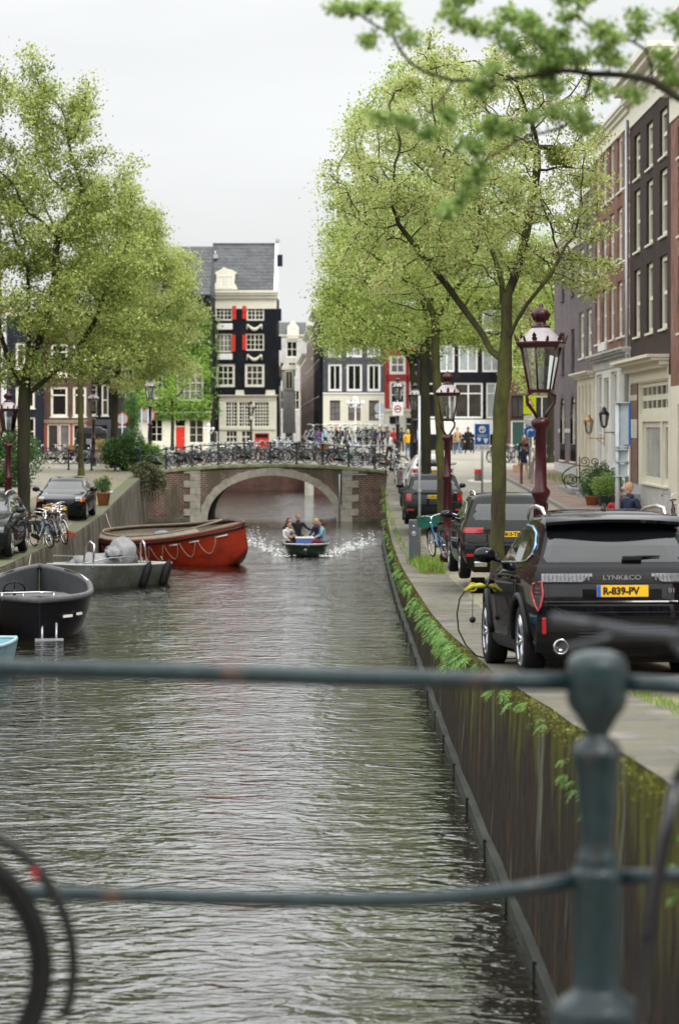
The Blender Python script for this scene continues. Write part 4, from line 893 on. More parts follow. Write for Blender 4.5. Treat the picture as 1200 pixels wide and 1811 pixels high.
# wall lanterns
def wall_lantern(px, py, m, label):
    Y_ = (XF - .66) * FPX / (px - CX); z = ZW(py, Y_); r_ = empty('wall_lantern', (XF - .02, Y_, z), label=label, cat='lantern', group=None); r_.scale = (.73, .73, .73)
    b = MB(); b.tube([(0, 0, -.75), (-.9, 0, -.75), (-.9, 0, -.5)], .03, 6); b.tube([(0, 0, -1.1), (-.45, 0, -.78)], .02, 6); b.box((-.02, 0, -.85), (.05, .12, .7)); b.build('bracket', m, r_)
    b = MB(); b.lathe([(.1, -.5), (.14, -.42), (.17, -.4)], (-.9, 0, 0), 6); b.lathe([(.27, .2), (.3, .24), (.16, .42), (.1, .44), (.12, .52), (.05, .6), (0, .66)], (-.9, 0, 0), 6)
    for i in range(6):
        t = 2 * PI * i / 6; b.tube([(-.9 + .16 * math.cos(t), .16 * math.sin(t), -.4), (-.9 + .27 * math.cos(t), .27 * math.sin(t), .2)], .015, 4)
    b.build('lantern_frame', m, r_); g = MB(); g.lathe([(.15, -.4), (.26, .2)], (-.9, 0, 0), 6, smooth=False, cap=False); g.build('lantern_glass', clearglass('lantern glass'), r_)
wall_lantern(1068, 740, BLKM, 'black wall lantern on a bracket by the white front')
wall_lantern(1041, 752, mat('old brass', (.45, .25, .12), rough=.4, metal=.6), 'brass wall lantern left of the black one on the cream front')

# the rest of the right bank and the far side of the near square: what the cars and panes mirror
wins = lambda n, x0, H: [dict(r=(x0 + i * 2.6, x0 + 1.5 + i * 2.6, z, z + 2.2), nx=1, nz=2, fw=.16) for i in range(n) for z in (3.4, 6.8, 10.0) if z + 2.3 < H]
house('brick_house', 'dark brick house row along the right bank nearer than the frame', (XF, 61, 0), R(-90), 24, 15, 9, [(0, CREAM), (3.2, BDRK)], wins(8, 1.5, 15), z0=1, corn=(14.4, 15.2), dep=.30, revm=CREAM)
house('brick_house', 'brown house row beside the near bridge on the right bank', (XF, 36.8, 0), R(-90), 26, 16, 9, [(0, PALE), (3.2, BRB2)], wins(9, 1.5, 16), z0=1, corn=(15.4, 16.2), dep=.30, revm=CREAM)
house('brick_house', 'dark house row facing the near bridge from behind the camera', (24, -16, 0), R(180), 44, 16, 9, [(0, PALE), (5.8, BDRK)], [dict(r=(1.5 + i * 3.2, 3.3 + i * 3.2, z, z + 2.2), nx=1, nz=2, fw=.16) for i in range(13) for z in (6.8, 10.0, 13.0)], z0=2, corn=(15.4, 16.2), dep=.2)
# ================================================================ trees
def barkmat(name, c1, c2, moss):
    m = mat(name, c1, rough=.9, col2=c2, scale=9, bump=.9, bscale=30, patch=moss, pscale=2.4, pamt=.5, stretch=(1, 1, .35)); return m
BARKM = barkmat('mossy bark', (.022, .019, .012), (.055, .045, .025), (.075, .08, .018)); BARKD = barkmat('dark bark', (.014, .012, .009), (.032, .027, .018), (.032, .034, .012))
SPRING = leafmat('elm leaves', [(0.157, 0.230, 0.043), (0.337, 0.438, 0.096), (0.506, 0.612, 0.173), (0.629, 0.706, 0.269)], trans=.45)
TAN = leafmat('elm leaves with seeds', [(0.146, 0.202, 0.045), (0.347, 0.426, 0.112), (0.493, 0.448, 0.213), (0.448, 0.571, 0.168), (0.582, 0.616, 0.291)], trans=.45)
DEEP = leafmat('left elm leaves', [(0.105, 0.148, 0.028), (0.257, 0.319, 0.075), (0.421, 0.497, 0.140), (0.584, 0.650, 0.232)], trans=.45)
BRIGHT = leafmat('fresh green leaves', [(0.149, 0.252, 0.061), (0.279, 0.397, 0.114), (0.409, 0.523, 0.183)], trans=.45)
VIV = leafmat('bright lime leaves', [(.16, .30, .03), (.26, .42, .06), (.38, .52, .12)], trans=.45)
IVY = leafmat('shrub leaves', [(.03, .08, .02), (.06, .14, .035), (.11, .2, .05)], trans=.2)

def colonize(start, attr, step, infl, kill, rng, maxit=160, up=.12):
    """grow a branch skeleton from the start points toward the attractors"""
    start, ex = start; nodes = [np.array(p, float) for p in start]; par = list(range(-1, len(start) - 1)); nt0 = len(nodes)
    for seg in ex:
        pr = int(np.argmin([np.linalg.norm(q - seg[0]) for q in nodes[:nt0]]))
        for q in seg[1:]: nodes.append(np.array(q, float)); par.append(pr); pr = len(nodes) - 1
    A = attr.copy(); near = np.full(len(A), 1e9); idx = np.zeros(len(A), int)
    new = list(range(len(nodes)))
    for it in range(maxit):
        NP = np.array([nodes[i] for i in new])
        for k in range(0, len(NP), 64):
            d = np.linalg.norm(A[:, None, :] - NP[None, k:k + 64, :], axis=2); j = d.argmin(1); dm = d[np.arange(len(A)), j]; better = dm < near
            near[better] = dm[better]; idx[better] = np.array(new)[k + j[better]]
        keep = near > kill; A, near, idx = A[keep], near[keep], idx[keep]
        if len(A) == 0: break
        use_ = near < infl
        if not use_.any():
            use_ = near <= near.min() + .01
        dirs = {}
        for a, i in zip(A[use_], idx[use_]):
            v = a - nodes[i]; dirs.setdefault(i, []).append(v / (np.linalg.norm(v) + 1e-9))
        new = []
        for i, vs_ in dirs.items():
            v = np.sum(vs_, 0); v = v / (np.linalg.norm(v) + 1e-9) + rng.normal(0, .16, 3); v[2] += up; v /= np.linalg.norm(v)
            p = nodes[i] + v * step
            nodes.append(p); par.append(i); new.append(len(nodes) - 1)
        if not new: break
    return np.array(nodes), np.array(par)

def branch_mesh(nodes, par, r0, twig, expo=1.9, sides=6):
    n = len(nodes); kids_ = [[] for _ in range(n)]
    for i in range(n):
        if par[i] >= 0: kids_[par[i]].append(i)
    w_ = np.zeros(n)
    for i in range(n - 1, -1, -1): w_[i] = max(1.0, sum(w_[c] for c in kids_[i]))
    rad = twig + (r0 - twig) * (w_ / w_[0]) ** .62
    b = MB(); stack = [(0, None)]
    while stack:
        i, frm = stack.pop(); pts = []; rs = []
        if frm is not None: pts.append(nodes[frm]); rs.append(min(rad[frm], rad[i] * 1.15))
        while True:
            pts.append(nodes[i]); rs.append(rad[i])
            if not kids_[i]: break
            ks = sorted(kids_[i], key=lambda c: -w_[c])
            for c in ks[1:]: stack.append((c, i))
            i = ks[0]
        if len(pts) > 1:
            sd = 10 if rs[0] > .08 else 5 if rs[0] > .02 else 3
            b.tube([tuple(p) for p in pts], [float(x) for x in rs], sd, cap=False)
    return b, rad, w_

def leaf_cloud(pos, rng, per, spread, size, flat=.0):
    """small pointed leaf faces spread about twig positions"""
    n = len(pos) * per; P = np.repeat(pos, per, 0) + rng.normal(0, 1, (n, 3)) * np.array([spread, spread, spread * .7])
    a = rng.normal(0, 1, (n, 3)); a /= np.linalg.norm(a, axis=1)[:, None]; c = rng.normal(0, 1, (n, 3)); c[:, 2] *= 1 - flat
    bb = np.cross(a, c); bb /= np.linalg.norm(bb, axis=1)[:, None] + 1e-9
    s_ = size * rng.uniform(.55, 1.25, n)[:, None]; L_ = a * s_; W_ = bb * s_ * .55
    V = np.empty((n, 4, 3)); V[:, 0] = P - L_ * .5; V[:, 1] = P + W_ * .5 - L_ * .05; V[:, 2] = P + L_ * .5; V[:, 3] = P - W_ * .5 - L_ * .05
    return V.reshape(-1, 3), np.arange(n * 4).reshape(n, 4)

def blob_points(blobs, dens, rng, gate=-.1):
    out = []
    for (c, r) in blobs:
        n = max(6, int(dens * r[0] * r[1] * r[2] * 4.19)); q = rng.normal(0, 1, (n, 3)); q /= np.linalg.norm(q, axis=1)[:, None]; q *= rng.uniform(.35, 1, n)[:, None] ** (1 / 2.2)
        out.append(np.array(c) + q * np.array(r))
    P = np.concatenate(out); f = 2.6 / np.median([r[0] for c, r in blobs])   # open gaps between the leaf masses
    g = np.sin(P[:, 0] * f * 2.1 + 1.3 * np.sin(P[:, 2] * f * 1.7)) + np.sin(P[:, 1] * f * 2.3 + P[:, 2] * f * 1.1) + np.sin(P[:, 2] * f * 2.9 + P[:, 0] * f * 1.3)
    return P[(g > gate) | (rng.uniform(0, 1, len(P)) < .12)]

def make_tree(label, nleaf, base, trunk_pts, blobs_px, Y, dens, r0, leafm, barkm, per, spread, lsize, seed, step=.45, twig=.007, infl=2.2, kill=.55, name='elm_tree', group=None, depth=1.0, up=.1, leafw=3.0, gate=.02, extra=(), ntip=None):
    """base: world foot; trunk points and crown blobs given as (px, py[, rx, rz, dy]) at distance Y"""
    rng = np.random.default_rng(seed); root = empty(name, base, label=label, cat='tree', group=group); B0 = np.array(base, float)
    tr = [np.zeros(3)]
    for p in trunk_pts: tr.append(np.array(PW(p[0], p[1], Y + (p[2] if len(p) > 2 else 0))) - B0)
    tr2 = [tr[0]]
    for a, c in zip(tr[:-1], tr[1:]):
        k = max(1, int(np.linalg.norm(c - a) / step))
        for i in range(1, k + 1): tr2.append(a + (c - a) * i / k + (rng.normal(0, .012, 3) if i < k else 0))
    s_ = S(Y); blobs = []
    for q in blobs_px:
        px, py, rx, rz = q[:4]; dy = q[4] if len(q) > 4 else 0; ry = q[5] if len(q) > 5 else rx / s_ * depth
        c = np.array(PW(px, py, Y)) + np.array([0, dy, 0]) - B0; blobs.append((c, (rx / s_, ry, rz / s_)))
    A = blob_points(blobs, dens * 7, rng, gate)
    ex = []
    for ch in extra:
        pts = [np.array(PW(p[0], p[1], Y + (p[2] if len(p) > 2 else 0))) - B0 for p in ch]; seg = [pts[0]]
        for a, c in zip(pts[:-1], pts[1:]):
            k = max(1, int(np.linalg.norm(c - a) / step))
            for i in range(1, k + 1): seg.append(a + (c - a) * i / k + rng.normal(0, .012, 3))
        ex.append(seg)
    nodes, par = colonize((tr2, ex), A, step * .62, infl * .75, kill * .48, rng, up=up)
    b, rad, w_ = branch_mesh(nodes, par, r0, twig)
    # root flare
    b.lathe([(r0 * 1.45, -.25), (r0 * 1.2, .12), (r0 * 1.02, .5)], (0, 0, 0), 10, cap=False)
    b.build('trunk', barkm, root, fix=False)
    tips = nodes[(w_ <= leafw * 1.4) & (np.arange(len(nodes)) > len(tr2))]
    t2 = tips
    if ntip: t2 = tips[rng.permutation(len(tips))[:ntip]]
    tips = t2; per = max(3, int(round(nleaf / len(tips))))
    V, F = leaf_cloud(t2, rng, per, spread, lsize); npmesh('crown', V, F, leafm, root)
    return root

GRP = 'elm trees along the right quay'
# right row, nearest first
make_tree('mossy elm with two stems rising between the two nearest parked cars', 50000, (XW(878, 38), 38, 1.62), [(880, 900), (884, 760), (892, 640), (897, 520)],
          [(880, 380, 170, 120), (760, 400, 130, 110), (700, 300, 110, 120), (800, 210, 150, 110), (960, 300, 110, 150), (1040, 380, 70, 110), (900, 150, 130, 80), (690, 480, 110, 60), (1010, 480, 90, 50), (790, 110, 70, 60), (620, 340, 60, 70), (1065, 310, 45, 90), (1040, 200, 50, 60)],
          38, 5.2, .118, TAN, BARKM, 9, .085, .062, 11, step=.26, twig=.006, infl=1.5, kill=.36, group=GRP, depth=1.25, up=.10, leafw=2.0, gate=.1, extra=[[(886, 655), (852, 590, .3), (800, 520, .5), (745, 450, .2), (705, 395, 0)], [(893, 600), (932, 540, -.3), (975, 480, -.5), (1002, 430, -.3)], [(895, 560), (880, 470, .6), (850, 380, .8), (835, 300, .6)], [(897, 530), (925, 440, .3), (945, 340, .4), (950, 260, .3)]])
make_tree('slim mossy elm trunk just behind the second lamp post on the right quay', 46000, (XW(781, 70), 70, 1.15), [(780, 860), (776, 740), (770, 640), (768, 560)],
          [(760, 430, 150, 110), (650, 420, 95, 110), (610, 330, 50, 70), (700, 250, 110, 110), (830, 300, 120, 120), (870, 450, 110, 80), (640, 520, 90, 60), (760, 150, 90, 60), (600, 460, 50, 60), (690, 590, 90, 34), (610, 560, 60, 40), (780, 560, 80, 40)],
          70, 1.5, .13, SPRING, BARKM, 13, .22, .10, 12, step=.4, infl=2.2, kill=.55, group=GRP, depth=.9, leafw=2.5)
make_tree('stout dark elm trunk rising behind the third parked car', 60000, (XW(753, 96), 96, 1.9), [(752, 760), (750, 690), (752, 600)],
          [(740, 500, 120, 90), (640, 520, 85, 80), (580, 480, 38, 80), (620, 600, 70, 34), (700, 400, 120, 100), (830, 480, 110, 80), (860, 560, 70, 40), (740, 610, 80, 26), (570, 560, 26, 50), (600, 610, 50, 30), (680, 560, 80, 60)],
          96, .62, .21, SPRING, BARKD, 18, .3, .12, 13, step=.6, infl=3, kill=.85, group=GRP, depth=.8, leafw=2.5)
make_tree('thin dark elm left of the stout one at the end of the bridge', 40000, (XW(730, 112), 112, 2.3), [(731, 760), (733, 700), (728, 640), (700, 600)],
          [(660, 560, 90, 60), (600, 530, 50, 70), (690, 470, 90, 70), (780, 540, 80, 60), (640, 620, 60, 25), (850, 600, 60, 30)],
          112, .45, .15, SPRING, BARKD, 16, .3, .13, 14, step=.65, infl=3, kill=.95, group=GRP, depth=.8, leafw=2.5)
make_tree('bright green elm standing beyond the large street lamp at the far corner', 22000, (XW(972, 138), 138, 2.5), [(973, 740), (974, 690), (976, 640)],
          [(965, 600, 80, 70), (930, 520, 55, 60), (990, 500, 60, 60), (930, 650, 40, 50), (985, 670, 40, 30), (950, 440, 50, 40)],
          138, .4, .22, SPRING, BARKD, 18, .35, .14, 15, step=.7, infl=3, kill=1.0, group='elm trees by the far square', depth=.8, leafw=2.5)
GRL = 'elm trees along the left quay'
make_tree('big dark trunked elm beside the parked dark car on the left quay', 80000, (XW(42, 78), 78, 1.5), [(42, 800), (44, 700), (46, 660), (52, 600), (50, 500)],
          [(60, 520, 140, 90), (160, 560, 110, 60), (60, 380, 130, 110), (170, 420, 90, 100), (40, 230, 90, 110), (130, 260, 70, 110), (200, 340, 60, 70), (-60, 350, 110, 200), (30, 125, 55, 50), (75, 170, 50, 60), (110, 620, 90, 30), (230, 480, 60, 70), (10, 610, 60, 40), (150, 180, 30, 50), (110, 655, 90, 34), (205, 630, 70, 30), (-10, 660, 50, 40)],
          78, .85, .21, DEEP, BARKD, 15, .24, .12, 21, step=.5, infl=2.6, kill=.72, group=GRL, depth=.85, leafw=2.5, extra=[[(42, 705), (85, 668), (130, 628, .5), (168, 570, .5), (192, 500, 0)], [(44, 690), (16, 640), (0, 585, -.4), (-12, 500, -.6)], [(47, 650), (80, 575, -.5), (96, 500, -.8), (102, 420, -.8)]])
make_tree('slim mossy trunked elm behind the parked dark coupe', 45000, (XW(144, 112), 112, 2.4), [(143, 760), (142, 690), (145, 620)],
          [(160, 520, 80, 80), (230, 430, 75, 90), (270, 520, 70, 80), (200, 360, 50, 60), (260, 600, 60, 40), (180, 610, 80, 30)],
          112, .5, .13, DEEP, BARKM, 17, .3, .13, 22, step=.6, infl=3, kill=.9, group=GRL, depth=.8, leafw=2.5)
make_tree('elm with brownish outer twigs by the left end of the bridge', 45000, (XW(201, 121), 121, 2.5), [(202, 760), (204, 690), (215, 620)],
          [(290, 480, 60, 60), (320, 560, 48, 60), (260, 560, 80, 60), (330, 480, 30, 30), (220, 600, 70, 50), (290, 620, 60, 40), (250, 440, 50, 50), (345, 600, 22, 35), (300, 650, 60, 34), (235, 665, 50, 28)],
          121, .5, .17, TAN, BARKD, 17, .3, .13, 23, step=.6, infl=3, kill=.9, group=GRL, depth=.8, leafw=2.5)
make_tree('small lime green tree in front of the ivy house', 3500, (XW(305, 181), 181, 2.85), [(305, 770), (305, 740), (305, 700)],
          [(300, 690, 55, 45), (350, 690, 32, 50), (260, 700, 40, 40), (310, 650, 50, 30), (360, 640, 22, 40), (240, 730, 22, 22)],
          181, .5, .13, VIV, BARKD, 18, .3, .17, 24, step=.6, infl=3, kill=.8, name='small_tree', depth=.5, leafw=3)
# overhanging tree close to the camera, its trunk outside the frame on the right
make_tree('out of focus branches hanging in from the upper right corner close to the camera', 9500, (5.6, 13.5, 2.6), [(2300, 700), (2150, 500), (1800, 330), (1500, 260), (1330, 215), (1200, 175)],
          [(1110, 110, 90, 60), (1000, 60, 90, 60), (900, 100, 80, 50), (1100, 30, 100, 40), (840, 30, 80, 40), (770, 70, 60, 22), (690, 40, 50, 20), (650, 10, 40, 14), (860, 230, 60, 55), (760, 235, 60, 28), (690, 210, 40, 20), (900, 240, 50, 34), (950, 190, 50, 40), (1000, 210, 60, 30), (640, 60, 20, 16), (830, 330, 26, 26), (790, 375, 30, 12), (1180, 60, 60, 50), (1250, 150, 60, 60), (960, 140, 60, 30), (580, 2, 14, 8), (1090, 60, 110, 70), (1170, 110, 60, 60), (980, 30, 110, 40), (720, 200, 60, 24), (1060, 160, 60, 40)],
          12.2, 22, .022, BRIGHT, BARKD, 7, .030, .040, 31, step=.13, twig=.0028, infl=.9, kill=.19, name='overhanging_tree', depth=.7, up=-.02, leafw=.8, gate=-9, ntip=420)

# ---------------------------------------------------------------- shrubs, ivy, ferns
def shrub(label, c, r, n, size, m, seed, name='shrub', stems=8, drop=0, kind=None, pots=None):
    rng = np.random.default_rng(seed); root = empty(name, c, label=label, cat='plant' if name != 'shrub' else 'shrub')
    q = rng.normal(0, 1, (n, 3)); q /= np.linalg.norm(q, axis=1)[:, None]; q *= rng.uniform(.2, 1, n)[:, None] ** .5
    lump = 1 + .28 * np.sin(q[:, 0:1] * 5 + seed) * np.cos(q[:, 2:3] * 4 + seed * 2); P = q * np.array(r) * lump + np.array([0, 0, r[2]])
    V, F = leaf_cloud(P, rng, 3, size * .8, size); npmesh('foliage', V, F, m, root)
    b = MB()
    for i in range(stems):
        t = rng.uniform(0, 2 * PI); b.tube([(.1 * math.cos(t), .1 * math.sin(t), 0), (r[0] * .4 * math.cos(t), r[1] * .4 * math.sin(t), r[2] * .8), (r[0] * .7 * math.cos(t), r[1] * .7 * math.sin(t), r[2] * 1.4)], [.03, .02, .008], 5)
    b.build('stem', BARKD, root); return root
shrub('tall green shrub with red berries growing over the railing left of the bridge', (XW(222, 118), 118, 2.4), (1.35, .9, .95), 2600, .13, IVY, 41)
shrub('leafy bush at the foot of the elm on the left end of the bridge', (XW(262, 118.5), 118.4, 2.45), (.8, .6, .7), 1100, .12, VIV, 42)
shrub('dark green hedge behind the far left street lamp', (XW(12, 100), 100, 1.9), (1.4, 1.6, 1.3), 3200, .13, IVY, 43)
shrub('conical dark evergreen behind the shrub near the ivy house', (XW(232, 150), 150, 2.8), (.45, .45, 2.3), 1500, .12, IVY, 44, name='evergreen')
# trailing plant spilling down the corner of the left quay
rng = np.random.default_rng(5); root = empty('trailing_plant', (XW(262, 113), 113, 2.3), label='trailing grey green plant hanging down the left quay wall at the bridge corner', cat='plant')
P = []
for i in range(700):
    t = rng.uniform(0, 1); a = rng.uniform(0, 1); L_ = rng.uniform(.5, 2.0) * (1 - .3 * t)
    x = lerp(-.75, .35, a) + .35 * math.sin(t * 1.6); P.append((x + .2 * t, -.55 - .25 * math.sin(a * 9) * t, .35 + .25 * math.sin(a * PI) - L_ * t ** 1.2))
P = np.array(P); V, F = leaf_cloud(P, rng, 9, .07, .11); npmesh('foliage', V, F, leafmat('trailing leaves', [(.10, .09, .04), (.09, .12, .06), (.16, .2, .11), (.2, .15, .08)], trans=.2), root)
b = MB()
for i in range(26):
    a = i / 25; x = lerp(-.7, .35, a); b.tube([(x, .1, .2), (x, -.4, .35), (x + .1, -.6, .0), (x + .15, -.62, -.5), (x + .2, -.6, -.9 - .3 * math.sin(i * 2.1))], .012, 4)
b.build('stem', BARKD, root)
# creeping ivy over the ivy house facade
rng = np.random.default_rng(9); P = []
for i in range(9000):
    px, py = rng.uniform(195, 392), rng.uniform(560, 742)
    if any(a - 2 < px < c + 2 and t - 2 < py < u + 2 for a, c, t, u in ((206, 238, 650, 706), (257, 289, 646, 706), (312, 360, 644, 710))) and rng.uniform() > .10: continue
    if px > 371 and rng.uniform() > max(0, (392 - px) / 30): continue
    P.append(tuple(PW(px, py, 191.7 if px < 371 else 199.7)))
P = np.array(P); V, F = leaf_cloud(P, rng, 4, .14, .20); io = npmesh('ivy', V - np.array([[-12, 192, 6]]), F, leafmat('ivy leaves', [(.05, .13, .02), (.12, .24, .035), (.22, .36, .07), (.30, .44, .10)], trans=.3), loc=(-12, 192, 6))
tag(io, 'bright green ivy covering the house front around the tall windows', 'ivy', kind='stuff')
# ferns and moss tufts along the top of the right quay wall
rng = np.random.default_rng(3); V, F = [], []; o = 0
def frond(p, d, L_, w_, droop):
    global o
    n = 5; d = np.array(d, float); d /= np.linalg.norm(d); side = np.cross(d, [0, 0, 1]); side /= np.linalg.norm(side) + 1e-9; pts = []
    for i in range(n + 1):
        t = i / n; pts.append(np.array(p) + d * L_ * t + np.array([0, 0, L_ * (.35 * t - droop * t * t)]))
    for i in range(n):
        ww = w_ * math.sin(PI * (i + .6) / (n + .6)); c = (pts[i] + pts[i + 1]) / 2; ax = pts[i + 1] - pts[i]
        for sg in (-1, 1):
            q = c + side * sg * ww; V.extend([pts[i], pts[i] + ax * .55, q + ax * .9, q + ax * .35]); F.append([o, o + 1, o + 2, o + 3]); o += 4
fern_spots = [(33, 43, 75), (27, 33, 22), (44, 58, 26), (18, 26, 12), (12.5, 18, 10), (60, 100, 34)]
for y0_, y1_, n_ in fern_spots:
    for i in range(n_):
        y = rng.uniform(y0_, y1_); x = ip(y, XE); z = ip(y, ZQ); dz = -abs(rng.normal(0, .13)) - .02; big = rng.uniform(.4, .95)
        if y < 19: dz -= rng.uniform(.05, .35)
        big *= min(1, y / 34)
        for k in range(rng.integers(4, 9)): a = rng.uniform(-1.35, 1.35); frond((x - .03, y, z + dz), (-math.cos(a), math.sin(a) * 1.1, 0), .28 * big, .055 * big, .75 + rng.uniform(-.2, .35))
V = np.array(V); fo = npmesh('wall_ferns', V - np.array([[1.6, 40, 1.3]]), np.array(F), leafmat('fern fronds', [(.05, .15, .02), (.12, .26, .04), (.24, .38, .09)], trans=.35), loc=(1.6, 40, 1.3)); tag(fo, 'fresh green ferns growing from the joints along the right quay wall', 'ferns', kind='stuff')
# moss cushions on the edge
P = []
for i in range(1300):
    y = 11 + 78 * rng.uniform() ** 1.3; x = ip(y, XE) - abs(rng.normal(.0, .022)); w_ = math.sin(y * 1.9) + math.sin(y * .7 + 1)
    if w_ < -.4 and rng.uniform() < .7: continue
    P.append((x - .02, y, ip(y, ZQ) + .005 - abs(rng.normal(0, .10)) * (x < ip(y, XE) + .02)))
P = np.array(P); V, F = leaf_cloud(P, rng, 9, .018, .022); tag(npmesh('edge_moss', V - np.array([[1.6, 40, 1.3]]), F, leafmat('moss tufts', [(.08, .09, .012), (.16, .165, .02), (.24, .25, .04)], trans=.2), loc=(1.6, 40, 1.3)), 'yellow green moss cushions along the edge of the right quay', 'moss', kind='stuff')
# grass in the joints and on the islands
V, F = [], []; o = 0; Pq = []
def blade(p, h):
    global o
    a = rng.uniform(0, 2 * PI); u = np.array([math.cos(a), math.sin(a), 0]) * h * .09; l_ = rng.normal(0, .35, 3) * h; l_[2] = h
    p = np.array(p); V.extend([p - u, p + u, p + l_ + u * .2, p + l_ - u * .2]); F.append([o, o + 1, o + 2, o + 3]); o += 4
for (x0_, x1_, y0_, y1_, n_, h_) in ((3.1, 4.8, 42.5, 45.4, 700, .10), (3.1, 4.8, 34.2, 37.0, 500, .10), (2.0, 3.6, 58.8, 64, 900, .15), (1.9, 2.5, 57, 63, 700, .22), (2.5, 4.5, 86, 91.5, 500, .2), (2.6, 2.8, 12, 22, 900, .06), (2.0, 4.6, 26.5, 60, 900, .05), (1.75, 1.95, 60, 105, 450, .13), (9.6, 10.9, 88, 118, 900, .15), (3.1, 3.3, 8, 20, 600, .07), (3.6, 5.5, 42.9, 43.1, 300, .08)):
    for i in range(n_):
        x, y = rng.uniform(x0_, x1_), rng.uniform(y0_, y1_); z = zright(x, y) + (.10 if (42.4 < y < 45.6 or 34 < y < 37.2 or 58.5 < y < 64.5) and x > 3 else 0) + (.13 if x > 8 else 0); blade((x, y, z), h_ * rng.uniform(.4, 1.3))
V = np.array(V); tag(npmesh('grass', V - np.array([[3, 40, 1.5]]), np.array(F), leafmat('grass blades', [(.12, .2, .03), (.2, .32, .05), (.3, .38, .08)], trans=.3), loc=(3, 40, 1.5)), 'tufts of green grass and weeds between the bricks of the right quay', 'grass', kind='stuff')
# ================================================================ cars
def paint(name, col, rough=.16): return mat(name, tuple(c * .35 for c in col) if max(col) < .2 else col, rough=.4, var=.06, scale=2, coat=.6, metal=.0, spec=.0)
CGLASS = mat('car glass', (.006, .007, .008), rough=.03, var=.3, scale=2, spec=1.0); CARIN = mat('dark plastic', (.006, .006, .0065), rough=.55, var=.15, scale=30)
TYRE = mat('tyre rubber', (.007, .007, .0075), rough=.8, var=.2, scale=30, bump=.2, bscale=60); LAMPR = mat('red lamp glass', (.30, .006, .008), rough=.12, coat=.8, var=.2, scale=20); LAMPW = mat('clear lamp glass', (.17, .175, .19), rough=.12, coat=.6, var=.4, scale=40); ORNG = mat('orange indicator', (.8, .16, .01), rough=.2, coat=.5)
YEL = mat('number plate yellow', (.80, .48, .02), rough=.4, var=.05); PBLU = mat('plate blue', (.02, .10, .5), rough=.4); INK = mat('black lettering', (.012, .012, .012), rough=.5); ALU = mat('brushed aluminium', (.6, .61, .63), rough=.28, metal=.9, var=.1)

class Car:
    def __init__(s, rows, taper=.06, tap2=.06, L=4.5):
        s.rows = rows; s.z = [r[0] for r in rows]; s.t1 = taper; s.t2 = tap2
    def at(s, z): return [float(np.interp(z, s.z, [r[i] for r in s.rows])) for i in range(1, 6)]
    def tap(s, u): return 1 - (s.t1 * max(0, 1 - u * 3.2) ** 2.2) - (s.t2 * max(0, 1 - (1 - u) * 2.6) ** 2.2)
    def side(s, x, z, off=0.0, sg=1):
        xr, xf, hw, cr_, cf = s.at(z); a, c = xr + cr_, xf - cf; u = (x - a) / max(1e-3, c - a); u = min(1, max(0, u)); return Vector((x, sg * (hw * s.tap(u) + off), z))
    def rear(s, y, z, off=0.0):
        xr, xf, hw, cr_, cf = s.at(z); t = min(1.0, abs(y) / (hw * (1 - s.t1))); return Vector((xr + cr_ * t ** 3.5 - off, y, z))
    def front(s, y, z, off=0.0):
        xr, xf, hw, cr_, cf = s.at(z); t = min(1.0, abs(y) / (hw * (1 - s.t2))); return Vector((xf - cf * t ** 3 + off, y, z))
    def body(s, m, root, axles, wr, name='body', floor=.2):
        b = MB(); b.use(m); loops = []; nT, nU = 14, 30
        for z, xr, xf, hw, cr_, cf in s.rows:
            lp = []; hr_, hf = hw * (1 - s.t1), hw * (1 - s.t2)
            for i in range(nT): t = -1 + 2 * i / nT; lp.append((xr + cr_ * abs(t) ** 3.5, t * hr_, z))
            for i in range(nU): u = i / nU; lp.append((lerp(xr + cr_, xf - cf, u), hw * s.tap(u), z))
            for i in range(nT): t = 1 - 2 * i / nT; lp.append((xf - cf * abs(t) ** 3, t * hf, z))
            for i in range(nU): u = 1 - i / nU; lp.append((lerp(xr + cr_, xf - cf, u), -hw * s.tap(u), z))
            loops.append(lp)
        n = len(loops[0]); vs = [p for l_ in loops for p in l_]; fs = []
        for j in range(len(loops) - 1):
            for i in range(n): fs.append((j * n + i, j * n + (i + 1) % n, (j + 1) * n + (i + 1) % n, (j + 1) * n + i))
        fs.append(tuple(reversed(range(n)))); 
        # roof cap as strips
        o = (len(loops) - 1) * n; half = n // 2
        b.add(vs, fs, True)
        top = loops[-1]; cz = top[0][2] + .012
        b.f.append(tuple(range(o, o + n))); b.m.append(b.cur); b.sm.append(True)
        ob = b.build(name, m, root)
        # wheel arches
        c = MB(); c.use(CARIN)
        for ax in axles:
            for sg in (-1, 1): c.lathe([(wr + .045, sg * .62), (wr + .045, sg * 1.3)], (ax, 0, wr), 28, axis='y')
        co = c.build('cutter', CARIN); mo = ob.modifiers.new('b', 'BOOLEAN'); mo.operation = 'DIFFERENCE'; mo.object = co; mo.solver = 'EXACT'; mo.material_mode = 'TRANSFER'
        dg = bpy.context.evaluated_depsgraph_get(); me = bpy.data.meshes.new_from_object(ob.evaluated_get(dg)); ob.modifiers.clear(); old = ob.data; ob.data = me; bpy.data.objects.remove(co)
        me.set_sharp_from_angle(angle=R(38)); return ob
